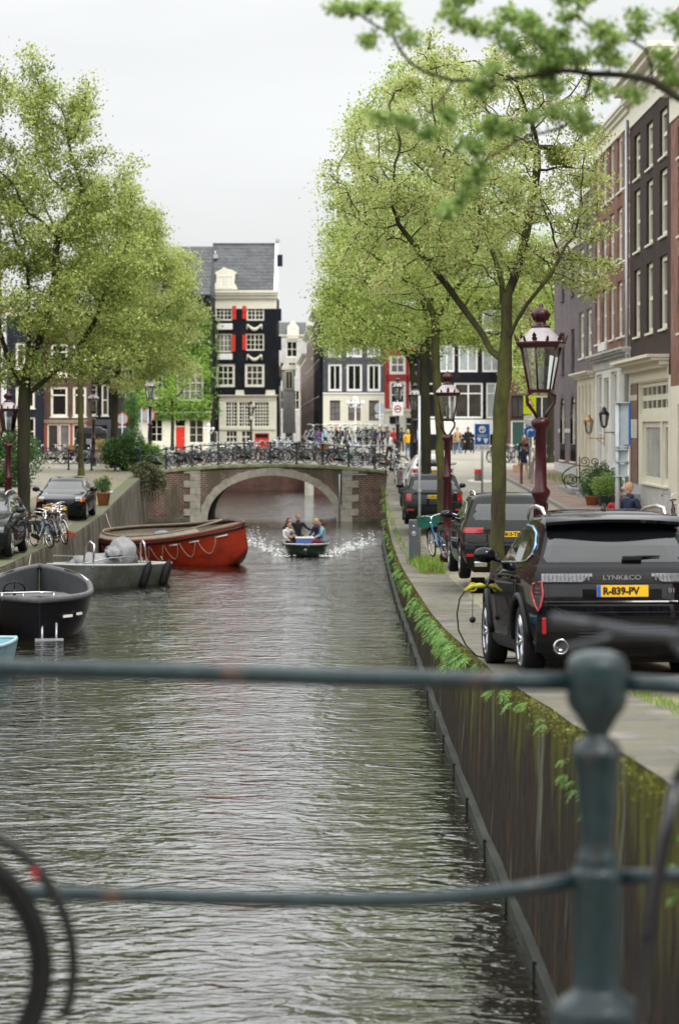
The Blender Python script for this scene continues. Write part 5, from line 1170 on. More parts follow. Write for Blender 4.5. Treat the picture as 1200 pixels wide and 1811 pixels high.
def sstrip(car, m, xs, zl, zh, off=.006, sides=(1, -1), n=4, th=.0):
    b = MB(); b.use(m)
    for sg in sides:
        P = []
        for x, a, c in zip(xs, zl, zh): P.append([car.side(x, lerp(a, c, j / n), off if 0 < j < n or th == 0 else off, sg) for j in range(n + 1)])
        # inner backing edge closes the strip into a thin shell
        Q = [[car.side(x, lerp(a, c, -0.0), -.01, sg)] + r_ + [car.side(x, c, -.01, sg)] for (x, a, c), r_ in zip(zip(xs, zl, zh), P)]
        Q = [[car.side(xs[0], lerp(zl[0], zh[0], j / (n + 2)), -.01, sg) for j in range(n + 3)]] + Q + [[car.side(xs[-1], lerp(zl[-1], zh[-1], j / (n + 2)), -.01, sg) for j in range(n + 3)]]
        b.grid(Q, False)
    return b
def rstrip(car, m, ys, zl, zh, off=.006, n=4, front=False, curve=None):
    b = MB(); b.use(m); fn = car.front if front else car.rear; P = []
    for y, a, c in zip(ys, zl, zh): P.append([fn(y, a, -.01)] + [fn(y, lerp(a, c, j / n), off) for j in range(n + 1)] + [fn(y, c, -.01)])
    P = [[fn(ys[0], lerp(zl[0], zh[0], j / (n + 2)), -.01) for j in range(n + 3)]] + P + [[fn(ys[-1], lerp(zl[-1], zh[-1], j / (n + 2)), -.01) for j in range(n + 3)]]
    b.grid(P, False); return b
def lin(a, b_, n): return [lerp(a, b_, i / n) for i in range(n + 1)]
def make_wheel(root, x, y, r, w_, rim, sg, spokes=5, accent=None):
    o = empty('wheel', (x, y, r)); o.parent = root; KID.setdefault(root.name, []).append(o)
    b = MB(); h = w_ / 2; b.lathe([(r * .70, -h), (r * .9, -h), (r * .985, -h * .8), (r, -h * .4), (r, h * .4), (r * .985, h * .8), (r * .9, h), (r * .70, h)], (0, 0, 0), 36, axis='y', cap=False); b.build('tyre', TYRE, o)
    b = MB(); b.use(CARIN); b.lathe([(r * .7, -h * .9), (r * .7, h * .9)], (0, 0, 0), 30, axis='y', cap=False); b.lathe([(r * .69, h * .1 * sg), (.001, h * .1 * sg)], (0, 0, 0), 30, axis='y', cap=False); b.use(rim); b.torus((0, sg * h * .86, 0), r * .695, .012, 36, 6)
    for i in range(spokes):
        for d_ in (-.13, .13):
            a = 2 * PI * i / spokes + d_; b.tube([(r * .14 * math.cos(a), sg * h * .62, r * .14 * math.sin(a)), (r * .69 * math.cos(a + d_ * .6), sg * h * .84, r * .69 * math.sin(a + d_ * .6))], [.024, .018], 5)
    b.lathe([(r * .2, sg * h * .5), (r * .17, sg * h * .75), (.02, sg * h * .78)], (0, 0, 0), 14, axis='y')
    if accent:
        b.use(accent)
        for i in range(spokes): a = 2 * PI * (i + .5) / spokes; b.box((r * .5 * math.cos(a), sg * h * .72, r * .5 * math.sin(a)), (r * .30, .012, .05), ry=-a)
    b.build('rim', rim, o); return o
def plate(root, car, body_, z, front=False, y=0.0, off=.022, h=.11, w_=.52, yaw=0, z2=None):
    p = car.front(y, z, off) if front else car.rear(y, z, off); sgn = 1 if front else -1
    o = MB(); o.use(YEL); o.box((0, 0, 0), (.012, w_, h), bev=.003); o.use(PBLU); o.box((sgn * .001, -sgn * w_ * .46 * (1 if front else 1), 0), (.0135, w_ * .075, h * .98))
    q = o.build('number_plate', YEL, root, loc=p)
    t = text('plate_lettering', body_, h * .86, INK, q, loc=(sgn * .009, -sgn * -.018 * -1, -.002), rot=(R(90), 0, R(90) if front else R(-90)), ext=.001, squash=.98, off=.004)
    return q
def mirror(root, car, x, z, m, sg):
    p = car.side(x, z, 0, sg); b = MB(); b.use(CARIN); b.tube([p, p + Vector((.02, sg * .1, .03))], .025, 6); b.use(m); b.ball(p + Vector((.0, sg * .2, .07)), (.09, .13, .085), 12, 8)
    o = b.build('side_mirror', m, root); return o
def car_lines(car, root, xs_, z0, z1, sides=(1, -1)):
    b = MB()
    for x in xs_:
        for sg in sides:
            P = [[car.side(x - .004 + .008 * k, lerp(z0, z1, j / 8), .0015, sg) for j in range(9)] for k in range(2)]; b.grid(P)
    return b.build('door_seam', INK, root)

def suv_rows(L, W, H, rear=.12, hood=1.02):
    h = W / 2; k = H / 1.69
    return [(.20, .22, L - .2, h * .86, .10, .3), (.30, .08, L - .08, h * .95, .10, .32), (.46, .02, L - .02, h * .985, .10, .34), (.62, 0, L, h * .995, .10, .36), (.735, .02, L - .01, h, .10, .36), (.76, .06, L - .02, h, .09, .36),
            (.90, .08, L - .12, h, .09, .38), (hood * .97, .10, L - .38, h * .995, .09, .34), (hood + .045, .13, L - 1.12, h * .975, .09, .15), (1.10 * k, .18, L - 1.30, h * .955, .09, .10), (1.145 * k, .23, L - 1.40, h * .925, .08, .08),
            (1.30 * k, .36, L - 1.78, h * .865, .07, .09), (1.50 * k, .58, L - 2.28, h * .775, .06, .12), (1.555 * k, .62, L - 2.42, h * .745, .07, .14), (1.60 * k, .66, L - 2.55, h * .70, .10, .2), (1.635 * k, .80, L - 2.70, h * .60, .12, .25), (1.655 * k, 1.1, L - 2.9, h * .42, .15, .3), (1.66 * k, 1.4, L - 3.0, h * .2, .1, .2)]

# --- 1: the charging dark crossover, nearest
def hero():
    L_, W_, H_ = 4.54, 1.86, 1.69; m = paint('black car paint', (.011, .011, .016), .12); car = Car(suv_rows(L_, W_, H_), .075, .10)
    r_ = empty('parked_car', label='dark charging crossover nearest the camera with yellow plate R-839-PV', cat='car')
    wr = .365; ax = (.93, 3.66); car.body(m, r_, ax, wr)
    # glass
    ys = lin(-.80, .80, 16); rw = rstrip(car, CGLASS, ys, [1.135 + .012 * (abs(y) / .8) ** 2 for y in ys], [1.455 - .05 * (abs(y) / .8) ** 4 for y in ys], .008, 6)
    # narrow the window upward to follow the body
    b = MB(); b.use(CGLASS); P = []
    for t in lin(-1, 1, 18): P.append([car.rear(t * lerp(.805, .655, j / 6), lerp(1.13, 1.47, j / 6), .008 if 0 < j < 6 and abs(t) < .99 else -.004) for j in range(7)])
    b.grid(P, False); rear_g = b.build('rear_window', CGLASS, r_)
    b = MB(); b.tube([car.rear(-.10, 1.175, .03), car.rear(-.20, 1.19, .035), car.rear(-.42, 1.195, .03)], [.022, .014, .007], 6); b.box(car.rear(-.13, 1.175, .035), (.03, .20, .045), bev=.01); b.build('wiper', CARIN, rear_g)
    xs = [.62, .80, 1.1, 1.6, 2.1, 2.45, 2.75, 2.98]; zl = [1.22, 1.155, 1.14, 1.135, 1.135, 1.13, 1.13, 1.135]; zh = [1.27, 1.41, 1.475, 1.50, 1.495, 1.45, 1.30, 1.16]
    [sstrip(car, CGLASS, xs, zl, zh, .006, (sg,), n=5).build('side_window', CGLASS, r_) for sg in (1, -1)]
    BLU = mat('pale blue window trim', (.30, .48, .68), rough=.25, metal=.6); 
    for sg in (1, -1): b = MB(); b.use(ALU); b.tube([car.side(x, z, .010, sg) for x, z in zip(xs, zl)], .008, 5); b.use(BLU); b.tube([car.side(x, z + .012, .010, sg) for x, z in zip([.66, .62, .80, 1.1, 1.6], [1.19, 1.28, 1.41, 1.475, 1.50])], .013, 5); b.build('window_trim', ALU, r_)
    ws = MB(); ws.use(CGLASS); P = []
    for t in lin(-1, 1, 12): P.append([car.front(t * lerp(.80, .66, j / 6), lerp(1.09, 1.47, j / 6), .008) for j in range(7)])
    ws.grid(P, False); ws.build('windscreen', CGLASS, r_)
    # spoiler over the window
    b = MB(); P = []
    for t in lin(-1, 1, 16): y = t * .70; P.append([(.80, y, 1.615 - .02 * t * t), (.56, y, 1.60 - .03 * t * t), (.40 + .10 * t * t, y, 1.555 - .03 * t * t), (.40 + .10 * t * t, y, 1.525 - .03 * t * t), (.60, y * .97, 1.475)])
    b.grid(P, True); b.build('roof_spoiler', m, r_, sharp=40)
    b = MB(); b.box((.43, 0, 1.535), (.02, .5, .018)); b.build('brake_lamp', LAMPR, r_)
    # roof rails, fin, glass roof panel with reflections
    for sg in (1, -1):
        b = MB(); pts = [(.98, sg * .63, 1.60), (1.08, sg * .64, 1.665), (1.5, sg * .645, 1.70), (2.0, sg * .63, 1.685), (2.35, sg * .60, 1.63), (2.42, sg * .59, 1.58)]; b.tube(pts, [.018, .022, .022, .022, .02, .014], 8); b.build('roof_rail', ALU, r_)
    b = MB(); b.prism([(1.0, 1.64), (1.22, 1.64), (1.06, 1.72), (1.02, 1.72)], -.015, .015); b.build('antenna', m, r_)
    b = MB(); b.bb(1.35, 2.35, -.40, .40, 1.652, 1.668, bev=.004); b.build('sunroof', CGLASS, r_)
    # tail: gloss bar, led bars, red hooks
    ys = lin(-.86, .86, 20); rstrip(car, CARIN, ys, [.935] * 21, [1.045] * 21, .012, 3).build('light_bar', m, r_)
    for sg in (1, -1):
        ys = lin(sg * .30, sg * .80, 10); b = rstrip(car, LAMPW, ys, [.952 if abs(y) > .36 else 1.0 for y in ys], [1.03] * 11, .024, 3); lb = b.build('tail_lamp', mat('smoked lamp glass', (.16, .16, .175), rough=.12, coat=.8, var=.5, scale=30), r_)
        b = MB()
        for i in range(12): y = sg * (.34 + i * .039); p = car.rear(y, .992, .030); b.box(p, (.008, .018, .055))
        b.build('led_segment', LAMPW, lb)
        # shield shaped outer lamp with a red rim
        pts = [(.80, .955), (.885, .93), (.90, .84), (.875, .73), (.845, .67), (.82, .72), (.79, .83)]; b = MB(); b.use(LAMPR)
        def rp(y, z):
            q = car.rear(sg * min(y, .84), z, .022); return q + Vector((max(0, y - .84) * 1.4, sg * max(0, y - .84) * .8, 0))
        b.tube([rp(y, z) for y, z in pts], .012, 6, closed=True); b.use(INK)
        cpt = rp(.845, .82); P = [[lerp_v(rp(y, z), cpt, k) for k in (0, .5, .98)] for y, z in pts + pts[:1]]; b.grid(P, False); b.use(mat('dark red lamp', (.12, .01, .01), rough=.15, coat=.6))
        for z in (.76, .80, .84, .88): b.tube([rp(.82, z), rp(.87, z + .01)], .008, 5)
        b.build('tail_lamp', LAMPR, r_)
    for ch, y in zip("LYNK&CO", (.205, .135, .065, -.005, -.070, -.135, -.205)):
        pass
    q = car.rear(0, .99, .016); text('tailgate_lettering', 'LYNK&CO', .062, ALU, r_, loc=(q.x, 0, .99), rot=(R(90), 0, R(-90)), ext=.003, squash=1.35)
    q = car.rear(-.52, .845, .018); text('tailgate_lettering', '01', .062, ALU, r_, loc=(q.x, -.50, .865), rot=(R(90), 0, R(-90)), ext=.003, squash=1.2)
    plate(r_, car, 'R-839-PV', .862, y=.0, h=.112)
    # tailgate seam, plate recess, bumper, diffuser
    b = MB(); ys = lin(-.74, .74, 14); b.tube([car.rear(-.70, 1.12, .004), car.rear(-.74, .95, .004), car.rear(-.74, .80, .004), car.rear(-.66, .70, .004)] + [car.rear(y, .66, .004) for y in lin(-.55, .55, 8)] + [car.rear(.66, .70, .004), car.rear(.74, .80, .004), car.rear(.74, .95, .004), car.rear(.70, 1.12, .004)], .0035, 4); b.build('tailgate_seam', INK, r_)
    ys = lin(-.40, .40, 10); rstrip(car, m, ys, [.785] * 11, [.93] * 11, .006, 3).build('plate_recess', CARIN, r_)
    ys = lin(-.84, .84, 18); rstrip(car, m, ys, [.745] * 19, [.768] * 19, .018, 2).build('bumper_edge', ALU if False else m, r_)
    ys = lin(-.86, .86, 18); rstrip(car, CARIN, ys, [.27] * 19, [.60 - .03 * abs(y) for y in ys], .012, 3).build('lower_bumper', CARIN, r_)
    b = MB()
    for z in (.43, .46, .49, .52): b.tube([car.rear(y, z, .013) for y in lin(-.45, .45, 8)], .006, 4)
    b.build('bumper_grille', mat('grey plastic', (.04, .04, .045), rough=.5), r_)
    for sg in (1, -1):
        b = MB(); b.box(car.rear(sg * .79, .53, .012), (.03, .045, .16), bev=.01); b.build('reflector', LAMPR, r_)
        b = MB(); p = car.rear(sg * .62, .33, .012); b.lathe([(.062, -.03), (.075, -.04), (.075, .03)], p, 18, axis='x', cap=False); b.use(INK); b.lathe([(.06, -.03), (.05, .02), (.0, .02)], p, 18, axis='x', cap=False); b.mats = [CHROME, INK] if b.mats[0] == INK else b.mats; b.build('exhaust_pipe', CHROME, r_)
    car_lines(car, r_, (1.30, 2.30, 3.18), .40, 1.12)
    for sg in (1, -1):
        for x in (1.42, 2.42): b = MB(); b.box(car.side(x, .98, .018, sg), (.20, .022, .03), bev=.008); b.build('door_handle', m, r_)
    sstrip(car, CARIN, lin(1.36, 3.22, 10), [.24] * 11, [.36] * 11, .012).build('sill_trim', CARIN, r_)
    for sg in (1, -1):
        for a in ax:
            b = MB(); pts = []
            for i in range(15):
                t = PI * i / 14; x = a + (wr + .075) * math.cos(t); z = wr + (wr + .075) * math.sin(t); pts.append(car.side(x, max(.24, z), .006, sg))
            b.tube(pts, .035, 6); b.build('wheel_arch_trim', CARIN, r_)
    WB = mat('blue wheel accent', (.08, .25, .75), rough=.3, metal=.3)
    for a in ax:
        for sg in (1, -1): make_wheel(r_, a, sg * .80, wr, .225, ALU, sg, 5, WB)
    for sg in (1, -1): mirror(r_, car, 2.92, 1.13, m, sg)
    b = MB(); b.bb(.4, 4.1, -.7, .7, .16, .3); b.build('underbody', INK, r_)
    # open charging flap on the left front wing with plug and cable
    p = car.side(3.72, .86, 0, 1); b = MB(); b.box(p + Vector((.14, .09, .0)), (.02, .17, .18), rz=R(12), bev=.01); b.build('charging_flap', m, r_)
    r_.location = (2.83, 24.05, 1.985); r_.rotation_euler = (0, math.atan(.048), R(94)); r_.scale = (1, 1, 1.04)
    return r_, car
def lerp_v(a, b_, t): return Vector(a) * (1 - t) + Vector(b_) * t
HERO, HC = hero()
bpy.context.view_layer.update()
HM = Matrix.Translation(HERO.location) @ HERO.rotation_euler.to_matrix().to_4x4()
pp = HM @ (HC.side(3.72, .88, .02, 1)); root = empty('charging_cable', pp, label='black charging cable with yellow plug looping from the near dark car to the quay', cat='cable')
YG = mat('yellow plug plastic', (.42, .40, .03), rough=.45)
b = MB(); b.use(YG); b.tube([(0, 0, 0), (-.06, -.02, .015), (-.16, -.05, .01), (-.24, -.06, -.045)], [.024, .032, .027, .02], 10); b.torus((-.15, -.05, .0), .045, .010, 16, 6); b.use(INK); b.tube([(0, 0, 0), (.05, 0, 0)], .04, 10); b.build('plug', YG, root)
b = MB(); gz = zright(pp.x - .2, pp.y) - pp.z
b.tube([(-.24, -.06, -.045), (-.30, -.07, -.13), (-.33, -.06, -.30), (-.31, -.0, -.5), (-.22, .05, -.68), (-.10, .1, -.80), (.02, .15, gz + .03), (.3, .3, gz + .015), (.9, .6, gz + .015)], .009, 7); b.tube([(-.15, -.10, -.02), (-.155, -.10, -.2), (-.155, -.10, -.34)], .004, 5); b.ball((-.155, -.10, -.37), .038, 10, 8)
b.build('cable', INK, root)

# --- generic parked cars
def parked(label, spec):
    L_, W_, H_ = spec['dim']; m = spec['paint']; car = Car(spec.get('rows') or suv_rows(L_, W_, H_), .07, .10); k = H_ / 1.69
    r_ = empty('parked_car', label=label, cat='car'); wr = spec.get('wr', .36); ax = spec.get('ax', (.95, L_ - .90)); car.body(m, r_, ax, wr)
    zb, zt = spec.get('glass', (1.135 * k, 1.47 * k)); hb_, ht = car.at(zb)[2] * .90, car.at(zt)[2] * .88
    for fn, nm in ((car.rear, 'rear_window'), (car.front, 'windscreen')):
        b = MB(); P = []
        for t in lin(-1, 1, 12): P.append([fn(t * lerp(hb_, ht, j / 5), lerp(zb, zt, j / 5), .007 if 0 < j < 5 and abs(t) < .99 else -.004) for j in range(6)])
        b.grid(P, False); b.build(nm, CGLASS, r_)
    xs, zl, zh = spec['side']; [sstrip(car, CGLASS, xs, zl, zh, .006, (sg,), n=4).build('side_window', CGLASS, r_) for sg in (1, -1)]
    for sg in (1, -1): b = MB(); b.tube([car.side(x, z, .008, sg) for x, z in zip(xs, zl)], .007, 4); b.tube([car.side(x, z, .008, sg) for x, z in zip(xs, zh)], .007, 4); b.build('window_trim', ALU if spec.get('chrome', True) else CARIN, r_)
    car_lines(car, r_, spec['seams'], .35, zb)
    for sg in (1, -1):
        for x in spec['handles']: b = MB(); b.box(car.side(x, zb - .14, .016, sg), (.19, .02, .028), bev=.008); b.build('door_handle', m, r_)
    for a in ax:
        for sg in (1, -1): make_wheel(r_, a, sg * (W_ / 2 - .125), wr, .22, ALU, sg, spec.get('spokes', 5))
    for sg in (1, -1): mirror(r_, car, spec['mirror'], zb - .01, m, sg)
    b = MB(); b.bb(.4, L_ - .4, -.7, .7, .15, .28); b.build('underbody', INK, r_)
    if spec.get('rails'):
        for sg in (1, -1):
            b = MB(); y = car.at(1.6 * k)[2] * .93; b.tube([(1.0, sg * y, 1.59 * k), (1.1, sg * y, 1.655 * k), (1.7, sg * y, 1.69 * k), (2.3, sg * y * .98, 1.665 * k), (2.5, sg * y * .95, 1.6 * k)], .02, 6); b.build('roof_rail', spec.get('railm', ALU), r_)
    b = MB(); ys = lin(-W_ * .45, W_ * .45, 12); b = rstrip(car, CARIN, ys, [.24] * 13, [.44] * 13, .01, 2); b.build('lower_bumper', CARIN, r_)
    rl = spec.get('rear_lamp', (.42, .9, .86, 1.02))
    for sg in (1, -1):
        ys = lin(sg * rl[0] * W_ / 1.86, sg * rl[1] * W_ / 1.86 * .93, 6); rstrip(car, LAMPR, ys, [rl[2]] * 7, [rl[3]] * 7, .014, 3).build('tail_lamp', LAMPR, r_)
        xs2 = lin(car.at(.94)[0] + .10, car.at(.94)[0] + .28, 3); sstrip(car, LAMPR, xs2, [rl[2]] * 4, [rl[3]] * 4, .01, (sg,)).build('tail_lamp', LAMPR, r_)
        b = MB(); b.box(car.rear(sg * W_ * .40, .50, .01), (.03, .22, .06), bev=.01); b.build('reflector', LAMPR, r_)
        ys = lin(sg * .52, sg * W_ * .42, 5); fl = rstrip(car, LAMPW, ys, [.66] * 6, [.80] * 6, .012, 2, front=True); fl.build('headlight', LAMPW, r_)
        if spec.get('orange'): ys = lin(sg * W_ * .40, sg * W_ * .435, 3); rstrip(car, ORNG, ys, [.63] * 4, [.74] * 4, .02, 2, front=True).build('indicator', ORNG, r_); b = sstrip(car, ORNG, lin(L_ - .46, L_ - .30, 3), [.63] * 4, [.74] * 4, .012, (sg,)); b.build('indicator', ORNG, r_)
        if spec.get('pipes'): b = MB(); b.box(car.rear(sg * .60, .33, .01), (.06, .26, .11), bev=.03); b.build('exhaust_pipe', CHROME, r_); 
    b = MB()
    ys = lin(-.42, .42, 8); rstrip(car, INK, ys, [.56] * 9, [.74] * 9, .008, 3, front=True).build('grille', CARIN, r_)
    if spec.get('plate'): plate(r_, car, spec['plate'], spec.get('pz', .92), h=.11)
    if spec.get('fplate'): plate(r_, car, spec['fplate'], .42, front=True, h=.11)
    r_.location = spec['loc']; r_.rotation_euler = (0, spec.get('pitch', 0), spec['rz']); return r_, car
k5 = 1.76 / 1.69
S5 = dict(dim=(4.89, 1.94, 1.76), paint=paint('dark grey car paint', (.035, .034, .036), .2), side=([.85, 1.0, 1.3, 1.9, 2.5, 2.85, 3.15, 3.32], [z * k5 for z in (1.20, 1.16, 1.145, 1.14, 1.135, 1.13, 1.13, 1.135)], [z * k5 for z in (1.25, 1.38, 1.46, 1.495, 1.48, 1.42, 1.28, 1.16)]),
          seams=(1.5, 2.5, 3.4), handles=(1.6, 2.6), mirror=3.2, rails=True, plate='K-813-TX', pipes=True, wr=.385, ax=(.98, 3.93), loc=(3.38, 47.6, 1.50), rz=R(91.5), pitch=math.atan(.012), rear_lamp=(.52, .93, .94, 1.05))
parked('dark grey SUV with red tail lamps behind the mossy two stemmed elm', S5)
S3 = dict(dim=(4.4, 1.90, 1.68), paint=paint('graphite car paint', (.03, .033, .037), .18), side=([.75, .9, 1.2, 1.7, 2.2, 2.55, 2.8, 2.95], [1.19, 1.16, 1.145, 1.14, 1.135, 1.13, 1.13, 1.135], [1.24, 1.36, 1.45, 1.49, 1.475, 1.42, 1.28, 1.16]),
          seams=(1.3, 2.25, 3.05), handles=(1.4, 2.35), mirror=2.85, rails=False, plate='K-633-BN', loc=(3.03, 77.2, 1.40), rz=R(90), pitch=-.01, rear_lamp=(.72, .93, .78, 1.02))
parked('graphite hatchback SUV behind the parking meter and second lamp post', S3)
SW = dict(dim=(4.2, 1.78, 1.62), paint=paint('white car paint', (.7, .72, .74), .25), side=([.75, .9, 1.2, 1.7, 2.1, 2.45, 2.65, 2.8], [z * .96 for z in (1.19, 1.16, 1.145, 1.14, 1.135, 1.13, 1.13, 1.135)], [z * .96 for z in (1.24, 1.36, 1.45, 1.49, 1.475, 1.42, 1.28, 1.16)]),
          seams=(1.3, 2.2, 3.0), handles=(1.4, 2.3), mirror=2.7, loc=(3.75, 97.5, 1.86), rz=R(90), pitch=-.02, plate='X-204-LD')
parked('small white car parked beyond the graphite one by the bridge', SW)
kq = 1.66 / 1.69
SQ = dict(dim=(4.65, 1.90, 1.66), paint=paint('dark metallic car paint', (.045, .047, .052), .17), side=([.7, .85, 1.1, 1.7, 2.2, 2.6, 2.9, 3.1], [z * kq for z in (1.20, 1.16, 1.145, 1.14, 1.135, 1.13, 1.13, 1.135)], [z * kq for z in (1.24, 1.36, 1.45, 1.495, 1.48, 1.42, 1.28, 1.16)]),
          seams=(1.35, 2.35, 3.25), handles=(1.45, 2.45), mirror=3.0, rails=True, wr=.37, ax=(.92, 3.72), loc=(-9.22, 65.1, 1.23), rz=R(-90), pitch=0.0, spokes=7, fplate='N-472-GR')
parked('dark metallic SUV at the left frame edge on the quay beside the bicycles', SQ)
# low coupe facing the camera
def coupe_rows(L, W, H):
    h = W / 2
    return [(.18, .25, L - .2, h * .88, .12, .25), (.28, .08, L - .06, h * .96, .12, .25), (.45, 0, L, h, .12, .26), (.60, .01, L - .01, h, .12, .25), (.72, .03, L - .06, h, .12, .24), (.80, .05, L - .30, h * .99, .12, .2), (.86, .10, L - .80, h * .975, .1, .16), (.905, .35, L - 1.25, h * .95, .1, .10), (.94, .72, L - 1.42, h * .915, .08, .08), (1.08, 1.0, L - 1.72, h * .84, .08, .08), (1.27, 1.36, L - 2.16, h * .735, .08, .10), (1.315, 1.46, L - 2.28, h * .69, .1, .14), (1.35, 1.62, L - 2.42, h * .58, .12, .2), (1.37, 1.85, L - 2.6, h * .35, .1, .2)]
SB = dict(dim=(4.43, 1.71, 1.37), rows=coupe_rows(4.43, 1.71, 1.37), paint=paint('dark green black car paint', (.016, .022, .024), .14), glass=(.925, 1.25), side=([1.0, 1.15, 1.5, 1.9, 2.3, 2.6, 2.8], [.96, .945, .94, .935, .93, .93, .935], [1.0, 1.12, 1.255, 1.28, 1.22, 1.08, .95]),
          seams=(1.75, 3.05), handles=(1.9,), mirror=2.72, wr=.31, ax=(.85, 3.55), loc=(-9.26, 84.35, 1.52), rz=R(-90), pitch=math.atan(.018), orange=True, spokes=8, fplate='SX-BT-41', rear_lamp=(.5, .9, .68, .82), chrome=True)
parked('dark green coupe facing the camera with orange indicator on the left quay', SB)
# ================================================================ street lamps, signs, posts
LRED = mat('oxblood lamp paint', (.038, .003, .006), rough=.4, coat=.2, var=.25, scale=8); LDRK = mat('dark lamp paint', (.03, .012, .014), rough=.35, coat=.5, var=.25, scale=8)
LROOF = mat('weathered lamp roof', (.33, .30, .30), rough=.35, var=.2, scale=6, metal=.2); LGL = clearglass('lamp glass', (.82, .86, .84))
def lamp(loc, h, label, m=LRED, group='crown lanterns on tall posts', rz=0.2, roof=LROOF):
    r_ = empty('street_lamp', loc, rz, label=label, cat='street lamp', group=None); k = 1.0
    hl = h - 1.62   # underside of the fork
    b = MB(); b.lathe([(.20, -.1), (.20, .06), (.16, .12), (.15, .42), (.165, .46), (.16, .55), (.115, .62), (.098, .95), (.112, 1.0), (.112, 1.05), (.088, 1.10), (.082, hl - 1.12), (.11, hl - 1.06), (.13, hl - 1.02), (.13, hl - .98), (.082, hl - .92), (.076, hl - .14), (.12, hl - .10), (.135, hl - .05), (.12, hl), (.06, hl + .03)], (0, 0, 0), 14)
    for i in range(12):
        t = 2 * PI * i / 12; b.tube([(.098 * math.cos(t), .098 * math.sin(t), 1.12), (.092 * math.cos(t), .092 * math.sin(t), hl - 1.14)], .010, 4, cap=False)
    b.build('post', m, r_)
    b = MB()
    for sg in (1, -1): b.tube([(sg * .04, 0, hl), (sg * .10, 0, hl + .10), (sg * .19, 0, hl + .22), (sg * .20, 0, hl + .32), (sg * .14, 0, hl + .37)], .024, 7)
    b.build('fork', m, r_)
    zb, zt = hl + .38, hl + .98; n = 6; rb, rt = .165, .285
    b = MB(); b.lathe([(.05, zb - .02), (rb + .02, zb - .02), (rb + .03, zb + .02), (rb, zb + .03)], (0, 0, 0), n, smooth=False)
    for i in range(n): t = 2 * PI * i / n; b.tube([(rb * math.cos(t), rb * math.sin(t), zb), (rt * math.cos(t), rt * math.sin(t), zt)], .014, 5)
    b.lathe([(rt - .02, zt - .01), (rt + .03, zt), (rt + .07, zt + .05), (rt + .07, zt + .075), (rt + .02, zt + .08)], (0, 0, 0), n, smooth=False)
    # crown ornaments round the rim
    for i in range(12):
        t = 2 * PI * i / 12; rr = (rt + .055) * (1 if i % 2 == 0 else .90); q = Vector((rr * math.cos(t), rr * math.sin(t), zt + .08)); big = 1.0 if i % 2 == 0 else .62
        u = Vector((-math.sin(t), math.cos(t), 0)); o_ = Vector((math.cos(t), math.sin(t), 0)) * .03 * big
        pts = [(-.028, 0), (-.038, .045), (-.02, .05), (-.03, .075), (0, .12), (.03, .075), (.02, .05), (.038, .045), (.028, 0)]
        vs = [q + u * a * big + Vector((0, 0, c * big)) + o_ * (c / .1) for a, c in pts]; vs2 = [v + Vector((math.cos(t), math.sin(t), 0)) * .012 for v in vs]
        b.add(vs + vs2, [tuple(range(9)), tuple(reversed(range(9, 18)))] + [(j, (j + 1) % 9, (j + 1) % 9 + 9, j + 9) for j in range(9)])
    lf = b.build('lantern_frame', m, r_)
    g = MB(); g.lathe([(rb - .004, zb + .02), (rt - .012, zt)], (0, 0, 0), n, smooth=False, cap=False); g.build('lantern_glass', LGL, r_, fix=False)
    g = MB(); g.lathe([(.05, zb), (.045, zb + .08), (.03, zb + .1)], (0, 0, 0), 10); g.use(mat('frosted burner', (.6, .62, .58), rough=.3)); g.lathe([(.03, zb + .1), (.045, zb + .16), (.045, zb + .30), (.02, zb + .36)], (0, 0, 0), 10); g.build('burner', m, r_)
    b = MB(); b.lathe([(rt + .03, zt + .075), (rt - .05, zt + .16), (.14, zt + .26), (.10, zt + .30)], (0, 0, 0), n * 2, smooth=True); b.build('lantern_roof', roof, r_, sharp=50)
    b = MB(); b.lathe([(.14, zt + .27), (.11, zt + .30), (.07, zt + .33), (.075, zt + .36), (.11, zt + .40), (.125, zt + .45), (.11, zt + .50), (.06, zt + .53), (.03, zt + .55), (.035, zt + .58), (.0, zt + .61)], (0, 0, 0), 12)
    for i in range(8): t = 2 * PI * i / 8; b.tube([(.09 * math.cos(t), .09 * math.sin(t), zt + .37), (.132 * math.cos(t), .132 * math.sin(t), zt + .45), (.085 * math.cos(t), .085 * math.sin(t), zt + .51)], .012, 4)
    b.build('finial', m, r_); return r_
def lampat(px, pytop, Y, zg, label, **k): z1 = ZW(pytop, Y); return lamp((XW(px, Y), Y, zg), z1 - zg + .05, label, **k)
lampat(955.5, 538, 33.0, 1.83, 'large oxblood crown lantern on a red post at the right, nearest of all')
lampat(791, 657, 59.0, 1.35, 'oxblood crown lantern with a bicycle and green crate against its foot', rz=.5)
lampat(734, 677, 104, 2.0, 'darker crown lantern in front of the stout elm trunk at the bridge end', m=LDRK, rz=.1)
lampat(703, 667, 130, 2.75, 'crown lantern carrying the white no entry plate beyond the bridge', m=LDRK)
lampat(15, 692, 72, 1.5, 'crown lantern at the left frame edge beside the big dark elm', rz=.1)
lampat(165.5, 687, 124, 2.5, 'crown lantern on the left bank before the brown house', m=LDRK, rz=.6)
lampat(265.5, 666, 130, 2.7, 'crown lantern rising left of the bridge in front of the ivy house', m=LDRK)
lampat(444, 709, 196, 2.85, 'small far crown lantern in front of the cream shop windows', m=LDRK)

